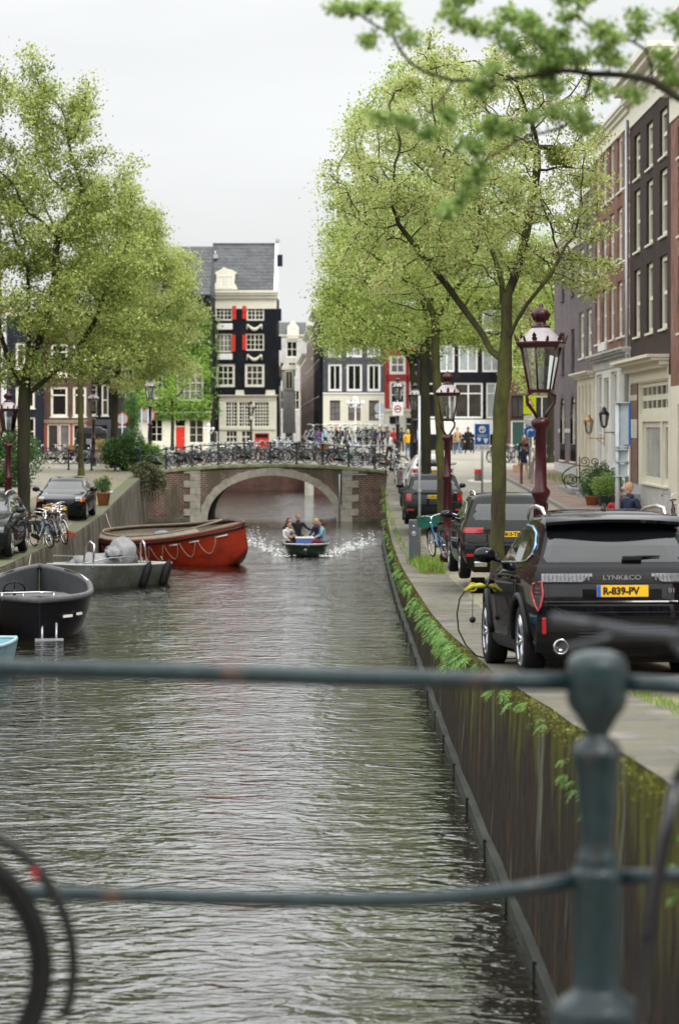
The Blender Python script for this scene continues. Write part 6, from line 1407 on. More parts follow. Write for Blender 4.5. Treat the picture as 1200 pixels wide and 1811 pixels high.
SIGB = mat('sign blue', (.012, .11, .42), rough=.35, var=.05); SIGW = mat('sign white', (.78, .78, .76), rough=.4, var=.04); SIGR = mat('sign red', (.60, .03, .03), rough=.4, var=.05); FLUO = mat('fluorescent sign yellow', (.62, .80, .02), rough=.4, var=.05); SBACK = mat('sign back grey', (.36, .40, .42), rough=.5, metal=.3, var=.1)
def disc(b, x, y, z, r, t=.008, n=28): b.lathe([(r, 0), (r, t)], (x, y, z), n, axis='y', smooth=False)
def pole(root, h, r=.038, x=0, y=.05): b = MB(); b.tube([(x, y, -.1), (x, y, h)], r, 10); b.lathe([(r * 1.1, h), (0, h + .03)], (x, y, 0), 10, cap=False); return b.build('pole', STEEL, root)
# parking sign with instructions
Y_ = 100.; s_ = S(Y_); r_ = empty('parking_sign', (XW(852, Y_), Y_, zright(5, Y_)), label='blue and white paid parking sign with a number plate below on a grey pole', cat='sign')
def dz(py): return ZW(py, Y_) - zright(5, Y_)
pole(r_, dz(752), .045)
b = MB(); hw = 12.8 / s_; b.use(SIGW); b.box((0, 0, (dz(750) + dz(786)) / 2), (2 * hw + .05, .02, dz(750) - dz(786) + .04), bev=.01); b.use(SIGB); b.box((0, -.012, (dz(750) + dz(786)) / 2), (2 * hw, .006, dz(750) - dz(786))); b.use(SIGW)
disc(b, 0, -.022, dz(759.5), 6.4 / s_); b.use(INK); z = dz(759.5); b.tube([(.08, -.027, z + .07), (.08, -.027, z - .02), (-.02, -.027, z - .04)], .014, 5); b.prism([(-.10, z - .035), (-.01, z + .03), (-.01, z - .10)], -.034, -.026); b.use(SIGW)
b.box((0, -.019, dz(769.5)), (.42, .006, .022)); b.box((0, -.019, dz(771.8)), (.38, .006, .022)); b.prism([(-.22, dz(774)), (-.05, dz(774)), (-.06, dz(779)), (-.14, dz(781)), (-.20, dz(778))], -.024, -.018); b.prism([(.04, dz(775)), (.24, dz(775)), (.22, dz(780)), (.14, dz(785)), (.08, dz(781))], -.024, -.018)
b.use(SIGW); b.box((0, 0, dz(792.3)), (2 * hw + .05, .02, .235), bev=.008); b.build('sign_panel', SIGW, r_)
t_ = text('sign_lettering', 'BETAALD PARKEREN', .062, SIGB, r_, loc=(0, -.026, dz(770.6)), ext=.001, squash=.62); t_ = text('sign_lettering', 'P 70510', .19, INK, r_, loc=(0, -.014, dz(792.3)), ext=.001, squash=.9)
# warning, notice and turn right signs on one pole
Y_ = 112.; s_ = S(Y_); zg = zright(8.4, Y_) + .13; r_ = empty('traffic_sign', (XW(936, Y_), Y_, zg), label='fluorescent yellow warning sign with triangle over a white notice and a round blue arrow', cat='sign')
def dz(py): return ZW(py, Y_) - zg
pole(r_, dz(694), .04); b = MB(); b.use(FLUO); b.box((0, 0, (dz(700) + dz(732.5)) / 2), (22.5 / s_, .02, 32.5 / s_), bev=.01); b.use(SIGR); zc = dz(704); zb_ = dz(719); q = 8.2 / s_; b.prism([(-q, zb_), (q, zb_), (0, zc)], -.018, -.011); b.use(SIGW); b.prism([(-q * .66, zb_ + .045), (q * .66, zb_ + .045), (0, zc - .09)], -.022, -.016); b.use(INK)
zc = dz(715.2); b.ball((.0, -.024, zc), (.07, .008, .03), 8, 6); b.box((-.045, -.024, zc - .04), (.02, .008, .05)); b.box((.045, -.024, zc - .04), (.02, .008, .05)); b.ball((-.08, -.024, zc + .015), (.025, .008, .02), 8, 6); b.tube([(.06, -.024, zc), (.11, -.024, zc - .03)], .008, 4); b.build('warning_panel', FLUO, r_)
b = MB(); b.use(SIGW); b.box((0, 0, dz(743)), (21 / s_, .02, 15.5 / s_), bev=.01); b.build('notice_panel', SIGW, r_)
for i, tx in enumerate(('RIOOLWERK', 'let op', 'gladde kade', 'fietsers let op')): text('notice_lettering', tx, .085, INK, r_, loc=(-.24, -.014, dz(738 + i * 3.4)), ext=.001, ax='LEFT', squash=.85 if i else 1.0)
b = MB(); b.use(SIGW); disc(b, 0, -.012, dz(763.5), 11.2 / s_, .02); b.use(SIGB); disc(b, 0, -.020, dz(763.5), 10.4 / s_, .008); b.use(SIGW); z = dz(763.5); b.tube([(-.10, -.030, z - .17), (-.10, -.030, z + .02), (-.07, -.030, z + .07), (-.02, -.030, z + .085), (.07, -.030, z + .085)], .028, 4); b.prism([(.05, z - .0), (.05, z + .17), (.18, z + .085)], -.036, -.026); b.build('arrow_disc', SIGW, r_)
# square white plate with red ring on the far lamp
Y_ = 129.6; s_ = S(Y_); r_ = empty('traffic_sign', (XW(703, Y_), Y_, ZW(723, Y_)), label='square white sign with a red ringed black arrow hanging on the far crown lantern', cat='sign')
b = MB(); b.use(SIGW); b.box((0, 0, 0), (19 / s_, .02, 24 / s_), bev=.01); b.use(SIGR); b.torus((0, -.014, 0), 5.6 / s_, .028, 28, 5); b.use(INK); b.box((.02, -.016, 0), (.20, .01, .05)); b.prism([(-.14, 0), (-.04, .06), (-.04, -.06)], -.022, -.012); b.build('sign_plate', SIGW, r_); b = MB(); b.box((0, .06, 0), (.2, .1, .04)); b.build('bracket', STEEL, r_)
def backsign(px, py, rad, Y, zg, label, sub=None, square=None, rim=None):
    s_ = S(Y); r_ = empty('traffic_sign', (XW(px, Y), Y, zg), label=label, cat='sign'); z = ZW(py, Y) - zg; pole(r_, z + (rad / s_ if rad else .4), .035, y=-.03); b = MB(); b.use(SBACK)
    if rad: disc(b, 0, 0, z, rad / s_, .02)
    if rim: b.use(rim); b.torus((0, .01, z), rad / s_, .03, 28, 5)
    if square: b.box((0, 0, z), (square[0] / s_, .02, square[1] / s_), bev=.01)
    if sub: b.use(SIGW); b.box((0, 0.002, ZW(sub[1], Y) - zg), (sub[2] / s_, .02, sub[3] / s_)); b.use(SBACK); b.box((-.12, -.01, ZW(sub[1], Y) - zg), (.18, .01, .12)); b.box((.14, -.01, ZW(sub[1], Y) - zg), (.18, .01, .12))
    b.build('sign_panel', SBACK, r_); return r_
backsign(671, 722, 9.5, 140, 2.85, 'round grey sign back with a small plate below near the white ground floor', sub=(671, 736, 15, 6))
backsign(216.5, 741, 9.5, 140, 2.85, 'round grey sign back with red rim among the shrubs on the left', rim=SIGR, sub=(216, 755, 14, 3))
backsign(250.5, 735, 0, 150, 2.85, 'narrow grey sign back left of the far lamp by the ivy house', square=(5, 24))
backsign(262, 735, 11, 152, 2.85, 'round red rimmed sign seen edge on behind the lamp by the ivy house', rim=SIGR)
# frame of sign backs near the right pavement, seen from behind
Y_ = 52.; s_ = S(Y_); zg = zright(6, Y_); r_ = empty('traffic_sign', (XW(1091, Y_), Y_, zg), R(-20), label='grey pole with ribbed sign backs and a blue edge beside the man in navy', cat='sign')
def dz(py): return ZW(py, Y_) - zg
b = MB(); b.tube([(0, 0, -.1), (0, 0, dz(712))], .05, 10); b.build('pole', SBACK, r_)
b = MB(); b.use(SBACK); b.bb(.02, .24, .02, .05, dz(784), dz(713)); b.bb(.02, .24, -.0, .05, dz(786), dz(784)); b.bb(.02, .26, -.02, .05, dz(714), dz(711)); b.use(SIGB); b.bb(.235, .275, .02, .075, dz(788), dz(711)); b.use(SBACK)
for z0_, z1_ in ((818, 794), (844, 821)): b.bb(.03, .22, .02, .05, dz(z0_), dz(z1_)); b.use(PURE); b.bb(.215, .245, .02, .07, dz(z0_), dz(z1_)); b.use(SBACK)
for py in (712, 790, 795, 816, 842): b.box((.09, -.02, dz(py)), (.28, .1, .03))
b.build('sign_panel', SBACK, r_)
# tall galvanised pole and charging post by the quay
Y_ = 62.; zg = zright(2.0, Y_); r_ = empty('signpost', (XW(740.5, Y_), Y_ - .3, zg), label='slim galvanised pole beside the grey charging post', cat='pole'); b = MB(); b.tube([(0, 0, -.1), (0, 0, ZW(700, Y_) - zg)], .036, 10); b.lathe([(.06, 0), (.045, .05)], (0, 0, 0), 10); b.build('pole', STEEL, r_); b = MB(); b.box((0, -.0, 1.9), (.1, .09, .05)); b.build('clamp', STEEL, r_)
CHG = mat('charging post grey', (.085, .095, .105), rough=.4, var=.12, scale=6, coat=.2); r_ = empty('charging_post', (XW(734, Y_) - .02, Y_ + .2, zg), label='dark grey charging post with a silver socket ring between the cars', cat='charging post')
b = MB(); b.box((0, 0, .56), (.28, .24, 1.16), bev=.03); b.build('housing', CHG, r_); b = MB(); b.torus((-.02, -.125, .78), .055, .012, 18, 6); b.ball((-.02, -.12, .78), (.04, .02, .04), 10, 6); b.build('socket', STEEL, r_); b = MB(); b.box((-.02, -.122, .98), (.05, .01, .03)); b.build('indicator', SIGW, r_)
# red topped bollard on its white island, slim posts at the kerb
Y_ = 113.; zg = zright(6, Y_) ; s_ = S(Y_); r_ = empty('bollard', (XW(844.5, Y_), Y_, ZW(853, Y_)), label='thick grey bollard with a red top in the middle of the road', cat='bollard')
b = MB(); b.use(mat('bollard brown grey', (.13, .10, .09), rough=.6, var=.2, scale=20)); b.lathe([(.17, -.3), (.165, .42)], (0, 0, 0), 18); b.use(SIGR); b.lathe([(.168, .42), (.166, .58), (.15, .61), (.0, .615)], (0, 0, 0), 18, cap=False); b.build('bollard_body', SIGR, r_)
b = MB(); P = []
for i in range(24): t = 2 * PI * i / 24; x, y = XW(849, Y_) + .62 * math.cos(t), Y_ - .3 + 1.9 * math.sin(t); P.append((x, y, zright(x, y) + .012))
b.add(P, [tuple(range(24))]); b.use(mat('road white paint', (.62, .61, .58), rough=.7, patch=(.4, .39, .37), pscale=5)); structure(b.build('road_marking', MATS['road white paint'], fix=False))
for px, py, Yq, h, nm in ((921, 857, 106, 1.0, 'first slim brown kerb post left of the sign pole'), (939, 855, 107, 1.05, 'grey kerb post just right of the brown one')):
    r_ = empty('kerb_post', (XW(px, Yq), Yq, ZW(py, Yq)), label=nm, cat='post'); b = MB(); b.lathe([(.075, -.2), (.06, .1), (.055, h * .85), (.07, h * .88), (.06, h * .95), (0, h)], (0, 0, 0), 10); b.build('shaft', mat('rusty brown post', (.16, .07, .05), rough=.6, var=.3, scale=10) if px < 930 else STEEL, r_)
# white globe lamp standards on the square
for px, py, Yq, lb in ((628, 702, 178, 'white five globe lamp standard before the grey and white house'), (369, 748, 180, 'small white globe lamp standard by the ivy house')):
    sc = 1 if px > 500 else .62; zt_ = ZW(py, Yq) - 2.85; r_ = empty('globe_lamp', (XW(px, Yq), Yq, 2.85), label=lb, cat='street lamp'); b = MB(); b.lathe([(.12, 0), (.08, .4), (.05, .6), (.045, zt_ - .4)], (0, 0, 0), 8)
    for i in range(4): t = PI * i / 2 + .3; b.tube([(0, 0, zt_ - .6), (.35 * sc * math.cos(t), .35 * sc * math.sin(t), zt_ - .8), (.55 * sc * math.cos(t), .55 * sc * math.sin(t), zt_ - .55)], .03, 5)
    b.build('post', PURE, r_)
    for i in range(4): t = PI * i / 2 + .3; g = MB(); g.ball((.55 * sc * math.cos(t), .55 * sc * math.sin(t), zt_ - .42), .17 * sc, 10, 8); g.build('globe', mat('opal globe', (.8, .8, .76), rough=.3), r_)
    g = MB(); g.ball((0, 0, zt_ - .15), .19 * sc, 10, 8); g.build('globe', MATS['opal globe'], r_)

# stoop with curly iron rail, potted plants
STP = mat('blue stone steps', (.30, .31, .31), rough=.6, var=.15, scale=4)
for i, (y0_, y1_, x0_, hh) in enumerate(((88.2, 90.4, 9.35, .17), (91.8, 94.2, 9.2, .2), (95.4, 101.0, 9.1, .22))):
    b = MB(); z = zright(9, (y0_ + y1_) / 2) + .1; b.bb(x0_, 11, y0_, y1_, z, z + hh, bev=.02); b.bb(x0_ + .4, 11, y0_ + .3, y1_ - .3, z + hh, z + hh + .16, bev=.02); tag(b.build('door_step', STP), ('pair of blue stone steps by the potted plants, nearest', 'second pair of blue stone steps under the curly rail', 'long low stone stoop behind the curly rail')[i], 'steps')
Y_ = 97.; zg = zright(9, Y_) + .13; r_ = empty('stoop_rail', (XW(1030, Y_), Y_, zg), label='ornate black iron rail with big scrolls on the stoop', cat='railing'); b = MB()
def pxz(px, py): return Vector((XW(px, Y_) - XW(1030, Y_), 0, ZW(py, Y_) - zg))
def scroll(px, py, r0, turns, dirn, a0=0.0, th=.022):
    c = pxz(px, py); pts = []; n = int(turns * 20)
    for i in range(n + 1): t = i / n; a = a0 + dirn * turns * 2 * PI * t; rr = r0 * (1 - .8 * t) / S(Y_); pts.append(c + Vector((rr * math.cos(a), .04 * t, rr * math.sin(a)))); 
    b.tube(pts, th, 5, cap=True)
scroll(1033, 816, 9, 1.6, 1, -PI / 2); scroll(1050, 817, 8, 1.5, 1, -PI / 2); scroll(1010, 850, 19, 1.4, -1, 0); scroll(1016, 850, 13, 1.2, 1, PI); scroll(1006, 846, 16, 1.0, 1, PI / 2); scroll(1040, 852, 12, 1.3, -1, PI)
b.tube([pxz(994, 838), pxz(1005, 828), pxz(1020, 823), pxz(1048, 826), pxz(1056, 818)], .022, 5); b.tube([pxz(1024, 808), pxz(1024, 880)], .03, 6); b.tube([pxz(1019, 828), pxz(1019, 872)], .02, 6); b.build('scrollwork', BLKM, r_)
TERR = mat('terracotta', (.42, .16, .08), rough=.7, var=.2, scale=6)
def pot(px, Y, rad, h, m, label, fr, n=700, col=IVY, zg=None, leaf=.07):
    x = XW(px, Y); zg = (zright(x, Y) + .13) if zg is None else zg; r_ = empty('potted_plant', (x, Y, zg), label=label, cat='potted plant'); b = MB(); b.lathe([(rad * .7, 0), (rad, h * .92), (rad * 1.08, h * .93), (rad * 1.08, h), (rad * .9, h), (rad * .85, h * .85)], (0, 0, 0), 16); b.build('pot', m, r_)
    rng = np.random.default_rng(int(px)); q = rng.normal(0, 1, (n, 3)); q /= np.linalg.norm(q, axis=1)[:, None]; q *= rng.uniform(.2, 1, n)[:, None] ** .5; P = q * np.array(fr) * (1 + .2 * np.sin(q[:, :1] * 6)) + np.array([0, 0, h + fr[2] * .8]); V, F = leaf_cloud(P, rng, 3, leaf * .8, leaf); npmesh('foliage', V, F, col, r_); return r_
pot(1046, 86.5, .26, .34, TERR, 'terracotta pot with a low green plant at the left of the group', (.4, .35, .35)); pot(1058, 87.5, .3, .4, CARIN, 'dark pot with a tall dark green bush in the middle of the group', (.62, .5, .6), 1600); pot(1070, 85.5, .30, .42, mat('glazed green pot', (.02, .06, .055), rough=.2, coat=.5), 'glazed dark green pot with bright leaves in front', (.45, .4, .4), 900, BRIGHT); pot(1080, 87, .32, .36, mat('wooden planter', (.22, .12, .07), rough=.8), 'brown planter with a spreading shrub at the right of the group', (.5, .4, .5), 1200)
pot(183, 89.5, .26, .52, TERR, 'terracotta pot with a small shrub behind the dark coupe', (.3, .3, .32), 500, IVY, zg=1.62)
# ================================================================ boats
def hull(st, m_out, m_in, root, gun_m, gr=.045, floor_z=None, name='hull', keel=.0, nsec=9, topcap=True, inner=.08):
    """st: stations (x, half breadth, sheer z, bottom z, flare) from stern to bow; x forward"""
    b = MB(); b.use(m_out); P = []
    for x, hb_, zs, zb_, fl in st:
        row = []
        for j in range(-nsec, nsec + 1):
            t = abs(j) / nsec; sg = -1 if j < 0 else 1; y = hb_ * (t ** fl if t > 0 else 0); z = zb_ + (zs - zb_) * (t ** 2.4); row.append((x, sg * y, z))
        P.append(row)
    b.grid(P, True); b.add(P[0], [tuple(range(2 * nsec + 1))])
    b.use(m_in); Q = []
    for k, (x, hb_, zs, zb_, fl) in enumerate(st):
        fz_ = floor_z if floor_z is not None else zb_ + .15; h2 = max(.01, hb_ - inner); row = []
        for j in range(-nsec, nsec + 1):
            t = abs(j) / nsec; sg = -1 if j < 0 else 1
            if t < .75: y = h2 * .80 * t / .75; z = min(fz_, zs - .05)
            else: q = (t - .75) / .25; y = h2 * lerp(.80, 1, q); z = lerp(min(fz_, zs - .05), zs, q)
            row.append((x if k else x + inner, sg * y, z))
        Q.append(row)
    b.grid(Q, True, flip=True); b.add([(Q[0][0][0], p[1], p[2]) for p in Q[0]] , [tuple(reversed(range(2 * nsec + 1)))])
    h = b.build(name, m_out, root, fix=False); h.data.set_sharp_from_angle(angle=R(50))
    g = MB(); pts = [(x, y_, zs + .01) for x, y_, zs in [(s_[0], -s_[1] + inner * .3, s_[2]) for s_ in reversed(st)]] + [(x, y_, zs + .01) for x, y_, zs in [(s_[0], s_[1] - inner * .3, s_[2]) for s_ in st]]
    g.tube(pts, gr, 8, closed=True); g.build('gunwale', gun_m, root); return h
def stations(L, B, zs0, zs1, zb, n=22, tr=.75, full=2.2, mid=.42, fl=.55, bowz=None, sheer=.12, round_stern=False):
    out = []
    for i in range(n + 1):
        u = i / n; x = -L / 2 + L * (u if not round_stern else u)
        bow = max(0, (u - mid) / (1 - mid)); st_ = max(0, (mid - u) / mid)
        hb_ = B / 2 * (1 - bow ** full) * (1 - (1 - tr) * st_ ** 2) if not round_stern else B / 2 * (max(0, 1 - bow ** full)) ** .9 * (max(0, 1 - st_ ** 3.2)) ** .75
        zs = lerp(zs0, zs1, u) - sheer * math.sin(PI * u); zb_ = zb + (max(0, u - .7) / .3) ** 3 * (zs1 - zb) * .5
        out.append((x, max(.012, hb_), zs, zb_, fl))
    return out
def aim(root, bx, by, sx, sy):   # stern point -> bow point
    root.rotation_euler = (0, 0, math.atan2(by - sy, bx - sx)); root.location = ((bx + sx) / 2, (by + sy) / 2, 0)
RB = mat('worn orange red hull paint', (.36, .032, .009), rough=.45, var=.2, scale=3, coat=.15, patch=(.22, .018, .009), pscale=2.2, pamt=.42, bump=.15)
RIN = mat('weathered grey boat inside', (.42, .38, .31), rough=.8, var=.2, scale=4, patch=(.2, .13, .08), pscale=4, pamt=.4); RTRIM = mat('rusty brown rail', (.16, .10, .07), rough=.7, var=.3, scale=8); DARKB = mat('black hull paint', (.012, .013, .015), rough=.35, var=.3, scale=5, coat=.2); ROPE = mat('old white rope', (.42, .36, .30), rough=.9, var=.2, scale=30)
# red life boat
L_ = 7.0; r_ = empty('red_boat', label='big orange red open boat with looped grab ropes moored by the bridge', cat='boat')
st = stations(L_, 2.5, 1.02, 1.30, -.35, n=30, full=3.0, mid=.5, fl=.42, sheer=.16, round_stern=True); st = [(x, h_, z, max(zb_, -.35), f) for x, h_, z, zb_, f in st]
hull(st, RB, RIN, r_, RTRIM, gr=.05, floor_z=.5, inner=.16)
b = MB(); ins = [s_ for s_ in st if abs(s_[0]) < L_ * .47]
b.tube([(s_[0] * .90 - .25, -max(.05, s_[1] - .28), s_[2] + .13) for s_ in reversed(ins[:-4])] + [(s_[0] * .90 - .25, max(.05, s_[1] - .28), s_[2] + .13) for s_ in ins[:-4]], .035, 7, closed=True)
P = [[(s_[0], sg * (s_[1] - .02), s_[2] + .04), (s_[0] * .90 - .25, sg * max(.05, s_[1] - .28), s_[2] + .12)] for sg in (1,) for s_ in ins[:-4]]; b.grid(P); P = [[(s_[0], -(s_[1] - .02), s_[2] + .04), (s_[0] * .90 - .25, -max(.05, s_[1] - .28), s_[2] + .12)] for s_ in ins[:-4]]; b.grid(P); b.build('coaming', mat('tan coaming', (.26, .21, .17), rough=.8, var=.2, scale=5), r_)
b = MB(); b.tube([(s_[0], s_[1] + .015, s_[2] - .10) for s_ in st], .04, 6); b.tube([(s_[0], -s_[1] - .015, s_[2] - .10) for s_ in st], .04, 6); b.build('rub_rail', DARKB, r_)
b = MB(); P = [[(s_[0], sg * (s_[1] - .15) * k, s_[2] + .02) for k in (-1, -.5, 0, .5, 1) for sg in (1,)] for s_ in st[-8:]]; b.grid(P); b.build('foredeck', RTRIM, r_)
for sg in (1, -1):
    b = MB(); xs_ = [q[0] for q in st]
    def side_pt(x, dz_):
        hb_ = float(np.interp(x, xs_, [q[1] for q in st])); zs = float(np.interp(x, xs_, [q[2] for q in st])); zb_ = float(np.interp(x, xs_, [q[3] for q in st])); z = zs - dz_; t = max(.01, (z - zb_) / (zs - zb_)) ** (1 / 2.4); return Vector((x, sg * (hb_ * t ** .42 + .02), z))
    for i in range(9):
        x0_ = -3.1 + i * .66; b.tube([side_pt(x0_ + .60 * k / 10, .20 + .52 * math.sin(PI * k / 10) ** .8) for k in range(11)], .012, 5)
    b.build('grab_rope', ROPE, r_)
    for i, x_ in enumerate((-1.4, 1.1, 1.9, 2.75)): b = MB(); p = side_pt(x_, .24); q = side_pt(x_ + .34, .24); b.tube([p, q], .03, 4); b.build('nameplate', PURE, r_)
for z, x0_, x1_ in ((.62, -1.6, -1.3), (.62, .4, .7)):
    b = MB(); b.bb(x0_, x1_, -1.1, 1.1, z, z + .05); b.build('thwart', RIN, r_)
b = MB(); b.ball((-.6, .1, .82), (.42, .32, .26), 9, 6); b.ball((-.2, -.1, .78), (.3, .26, .2), 7, 5); o = b.build('tarpaulin_bundle', mat('blue grey plastic sheet', (.14, .2, .23), rough=.35, var=.5, scale=9, bump=.8, bscale=14), r_)
aim(r_, -3.05, 79.2, -8.0, 83.6); r_.location.z = .0; r_.rotation_euler = (R(10), R(-2), r_.rotation_euler[2])
# grey workboat with covered engine
GM = mat('grey aluminium hull', (.15, .16, .15), rough=.45, metal=.3, var=.2, scale=4, patch=(.09, .10, .08)); r_ = empty('grey_boat', label='grey metal boat with canvas cover and black fenders between red and black boat', cat='boat')
st = stations(4.6, 1.9, .58, .74, -.25, n=16, tr=.93, full=3, mid=.45, fl=.4, sheer=.03); hull(st, GM, RIN, r_, mat('light grey rail', (.42, .43, .43), rough=.5), gr=.035, floor_z=.25)
CANV = mat('silver grey canvas', (.24, .245, .25), rough=.75, var=.15, scale=4, bump=1, bscale=7)
def crumple(c, r, seed, root, name, m):
    rng = np.random.default_rng(seed); bm = bmesh.new(); bmesh.ops.create_icosphere(bm, subdivisions=3, radius=1)
    for v in bm.verts:
        n_ = v.co.normalized(); k = 1 + .16 * math.sin(n_.x * 7 + seed) * math.cos(n_.y * 6 + n_.z * 5) + .10 * math.sin(n_.y * 13 + seed * 2 + n_.z * 8) + .04 * rng.normal(); zc = n_.z if n_.z > -.3 else -.3 + (n_.z + .3) * .2; v.co = Vector((n_.x * r[0] * k, n_.y * r[1] * k, zc * r[2] * k))
    me = bpy.data.meshes.new(name); bm.to_mesh(me); bm.free(); me.materials.append(m)
    for p in me.polygons: p.use_smooth = True
    return link_obj(name, me, root, c)
crumple((-.9, .1, .80), (.42, .48, .55), 3, r_, 'engine_cover', CANV); crumple((.15, 0, .66), (.85, .6, .30), 5, r_, 'canvas_cover', CANV); crumple((-.1, .5, .95), (.28, .22, .2), 8, r_, 'canvas_roll', CANV)
for x0_, lean in ((-1.25, .1), (1.15, -.1)):
    b = MB(); b.T = Matrix.Scale(-1, 4, (0, 1, 0)); b.tube([(x0_, -.78, .6), (x0_ + lean, -.76, 1.25), (x0_ + lean, -.6, 1.34), (x0_ + lean, -.45, 1.25), (x0_, -.42, .55)] if x0_ > 0 else [(x0_, -.8, .6), (x0_ + lean, -.78, 1.2), (x0_ + lean, -.7, 1.28), (x0_ + lean * .5, -.6, 1.2), (x0_, -.55, .6)], .03, 7); b.build('rail_hoop', CHROME, r_)
b = MB(); b.tube([(1.4, .7, .75), (.4, .82, .86), (-.6, .86, .84)], .02, 6); b.tube([(1.9, -.55, .8), (1.0, -.8, .9), (0, -.88, .84)], .02, 6); b.build('hand_rail', STEEL, r_)
for x_ in (-.95, -1.85):
    b = MB(); b.T = Matrix.Translation((x_, .99, .32)) @ Matrix.Rotation(R(-18), 4, 'Y') @ Matrix.Rotation(R(-8), 4, 'X'); b.lathe([(.02, .42), (.05, .36), (.115, .26), (.12, 0), (.115, -.26), (.05, -.36), (.0, -.38)], (0, 0, 0), 14); f_ = b.build('fender', BLK, r_); b = MB(); b.T = Matrix.Translation((x_, .99, .32)); b.tube([(.1, 0, .38), (.12, -.08, .5)], .01, 4); b.build('fender_line', ROPE, f_)
aim(r_, -8.2, 66.9, -5.55, 70.8)
# black sloop
BH = mat('black boat hull', (.006, .006, .008), rough=.35, var=.2, scale=6, coat=.1); BIN = mat('dark grey boat inside', (.045, .048, .052), rough=.6, var=.2, scale=5); FEND = mat('grey rubber gunwale', (.10, .10, .105), rough=.6, var=.2, scale=14)
r_ = empty('black_boat', label='black open motor sloop with grey rope gunwale and steering wheel, left bank', cat='boat'); st = stations(7.4, 2.35, .84, 1.15, -.3, n=34, full=2.6, mid=.45, fl=.45, sheer=.10, round_stern=True)
hull(st, BH, BIN, r_, FEND, gr=.075, floor_z=.22, inner=.12)
b = MB(); b.bb(-2.9, -2.4, -.62, .62, .22, .62, bev=.03); b.bb(-2.5, -2.42, -.6, .6, .62, .86, bev=.02); b.build('stern_bench', BIN, r_); b = MB(); b.prism([(.9, -.95), (2.5, -.55), (2.5, .55), (.9, .95)], .25, .60, plane='xy'); b.build('bow_seat', mat('grey seat deck', (.12, .125, .125), rough=.7, var=.2, scale=8), r_)
b = MB(); b.box((-1.9, .55, .5), (.35, .4, .56), bev=.03); b.build('console', BH, r_); b = MB(); b.T = Matrix.Translation((-1.98, .55, .95)) @ Matrix.Rotation(R(55), 4, 'Y'); b.torus((0, 0, 0), .23, .018, 24, 6, axis='z'); b.tube([(0, -.22, 0), (0, .22, 0)], .012, 5); b.tube([(-.22, 0, 0), (.22, 0, 0)], .012, 5); b.tube([(0, 0, 0), (0, 0, -.15)], .03, 6); b.build('steering_wheel', BLKM, r_)
b = MB(); b.tube([(-3.35, .9, .98), (-3.38, .0, 1.0), (-3.35, -.35, .98)], .02, 7)
for y in (.8, .35, -.3): b.tube([(-3.36, y, .98), (-3.34, y, .80)], .016, 6)
b.build('stern_rail', CHROME, r_)
b = MB(); b.tube([(.6, 1.10, 1.0), (1.8, .93, 1.08), (2.6, .60, 1.14)], .018, 6); b.tube([(.6, -1.10, 1.0), (1.8, -.93, 1.08), (2.6, -.60, 1.14)], .018, 6); b.build('hand_rail', CHROME, r_)
b = MB(); b.tube([(-3.6, -.05, .35), (-3.85, -.05, .02)], .025, 6); b.tube([(-3.6, -.35, .35), (-3.85, -.35, .02)], .025, 6); b.box((-3.85, -.2, .02), (.35, .6, .03)); b.build('swim_step', STEEL, r_)
b = MB(); b.box((-3.53, .18, .45), (.02, .30, .06), rz=R(-25)); b.build('reflector', LAMPR, r_)
b = MB(); b.box((-3.20, -.60, .47), (.30, .03, .055), rz=R(-39)); b.build('nameplate', PURE, r_); b = MB(); b.box((-2.80, -.85, .49), (.22, .03, .055), rz=R(-28)); b.build('nameplate', PURE, r_)
aim(r_, -7.3, 58.9, -6.35, 51.3)
r_ = empty('blue_boat', label='pale blue hull corner of a moored boat at the left frame edge', cat='boat'); st = stations(4.5, 1.7, .52, .7, -.2, n=18, tr=.8, full=2.6, mid=.45, fl=.4, sheer=.05)
hull(st, mat('pale blue hull', (.18, .36, .45), rough=.4, var=.2, scale=4, coat=.2), mat('light blue inside', (.25, .42, .48), rough=.6, var=.2), r_, mat('blue grey gunwale', (.28, .42, .48), rough=.5), gr=.04, floor_z=.1); b = MB(); b.bb(-1.2, -.9, -.7, .7, .3, .34); b.bb(.4, .7, -.7, .7, .35, .39); b.build('thwart', RIN, r_); aim(r_, -7.15, 41.2, -6.75, 46.2)
# little green boat under way
GB = mat('dark green hull', (.012, .03, .022), rough=.3, var=.2, scale=6, coat=.4); mb_ = empty('motor_boat', label='small dark green boat coming toward the camera with five people aboard', cat='boat')
st = stations(4.4, 1.62, .36, .42, -.18, n=20, tr=.85, full=3.4, mid=.5, fl=.5, sheer=.02); hull(st, GB, BIN, mb_, mat('pale boat rail', (.5, .5, .46), rough=.5), gr=.032, floor_z=.05)
b = MB(); b.prism([(1.3, -.62), (2.12, -.1), (2.12, .1), (1.3, .62)], .36, .40, plane='xy'); b.build('foredeck', RIN, mb_); b = MB(); b.bb(-.9, -.5, -.65, .65, .30, .34); b.bb(-2.0, -1.6, -.62, .62, .34, .38); b.build('thwart', RIN, mb_); b = MB(); b.box((2.20, 0, .26), (.03, .10, .06)); b.build('bow_fitting', CHROME, mb_)
mb_.location = (-1.19, 87.0, 0); mb_.rotation_euler = (0, 0, R(-90))
COOL = mat('cool box white', (.65, .66, .68), rough=.4); cb = empty('cool_box', (-1.25, 86.6, .34), label='white and blue cool box between the passengers of the small boat', cat='cool box'); b = MB(); b.box((0, 0, .11), (.62, .36, .22), bev=.03); b.build('box', mat('cool box blue', (.10, .16, .45), rough=.4), cb); b = MB(); b.box((0, 0, .25), (.66, .40, .06), bev=.02); b.build('lid', COOL, cb)
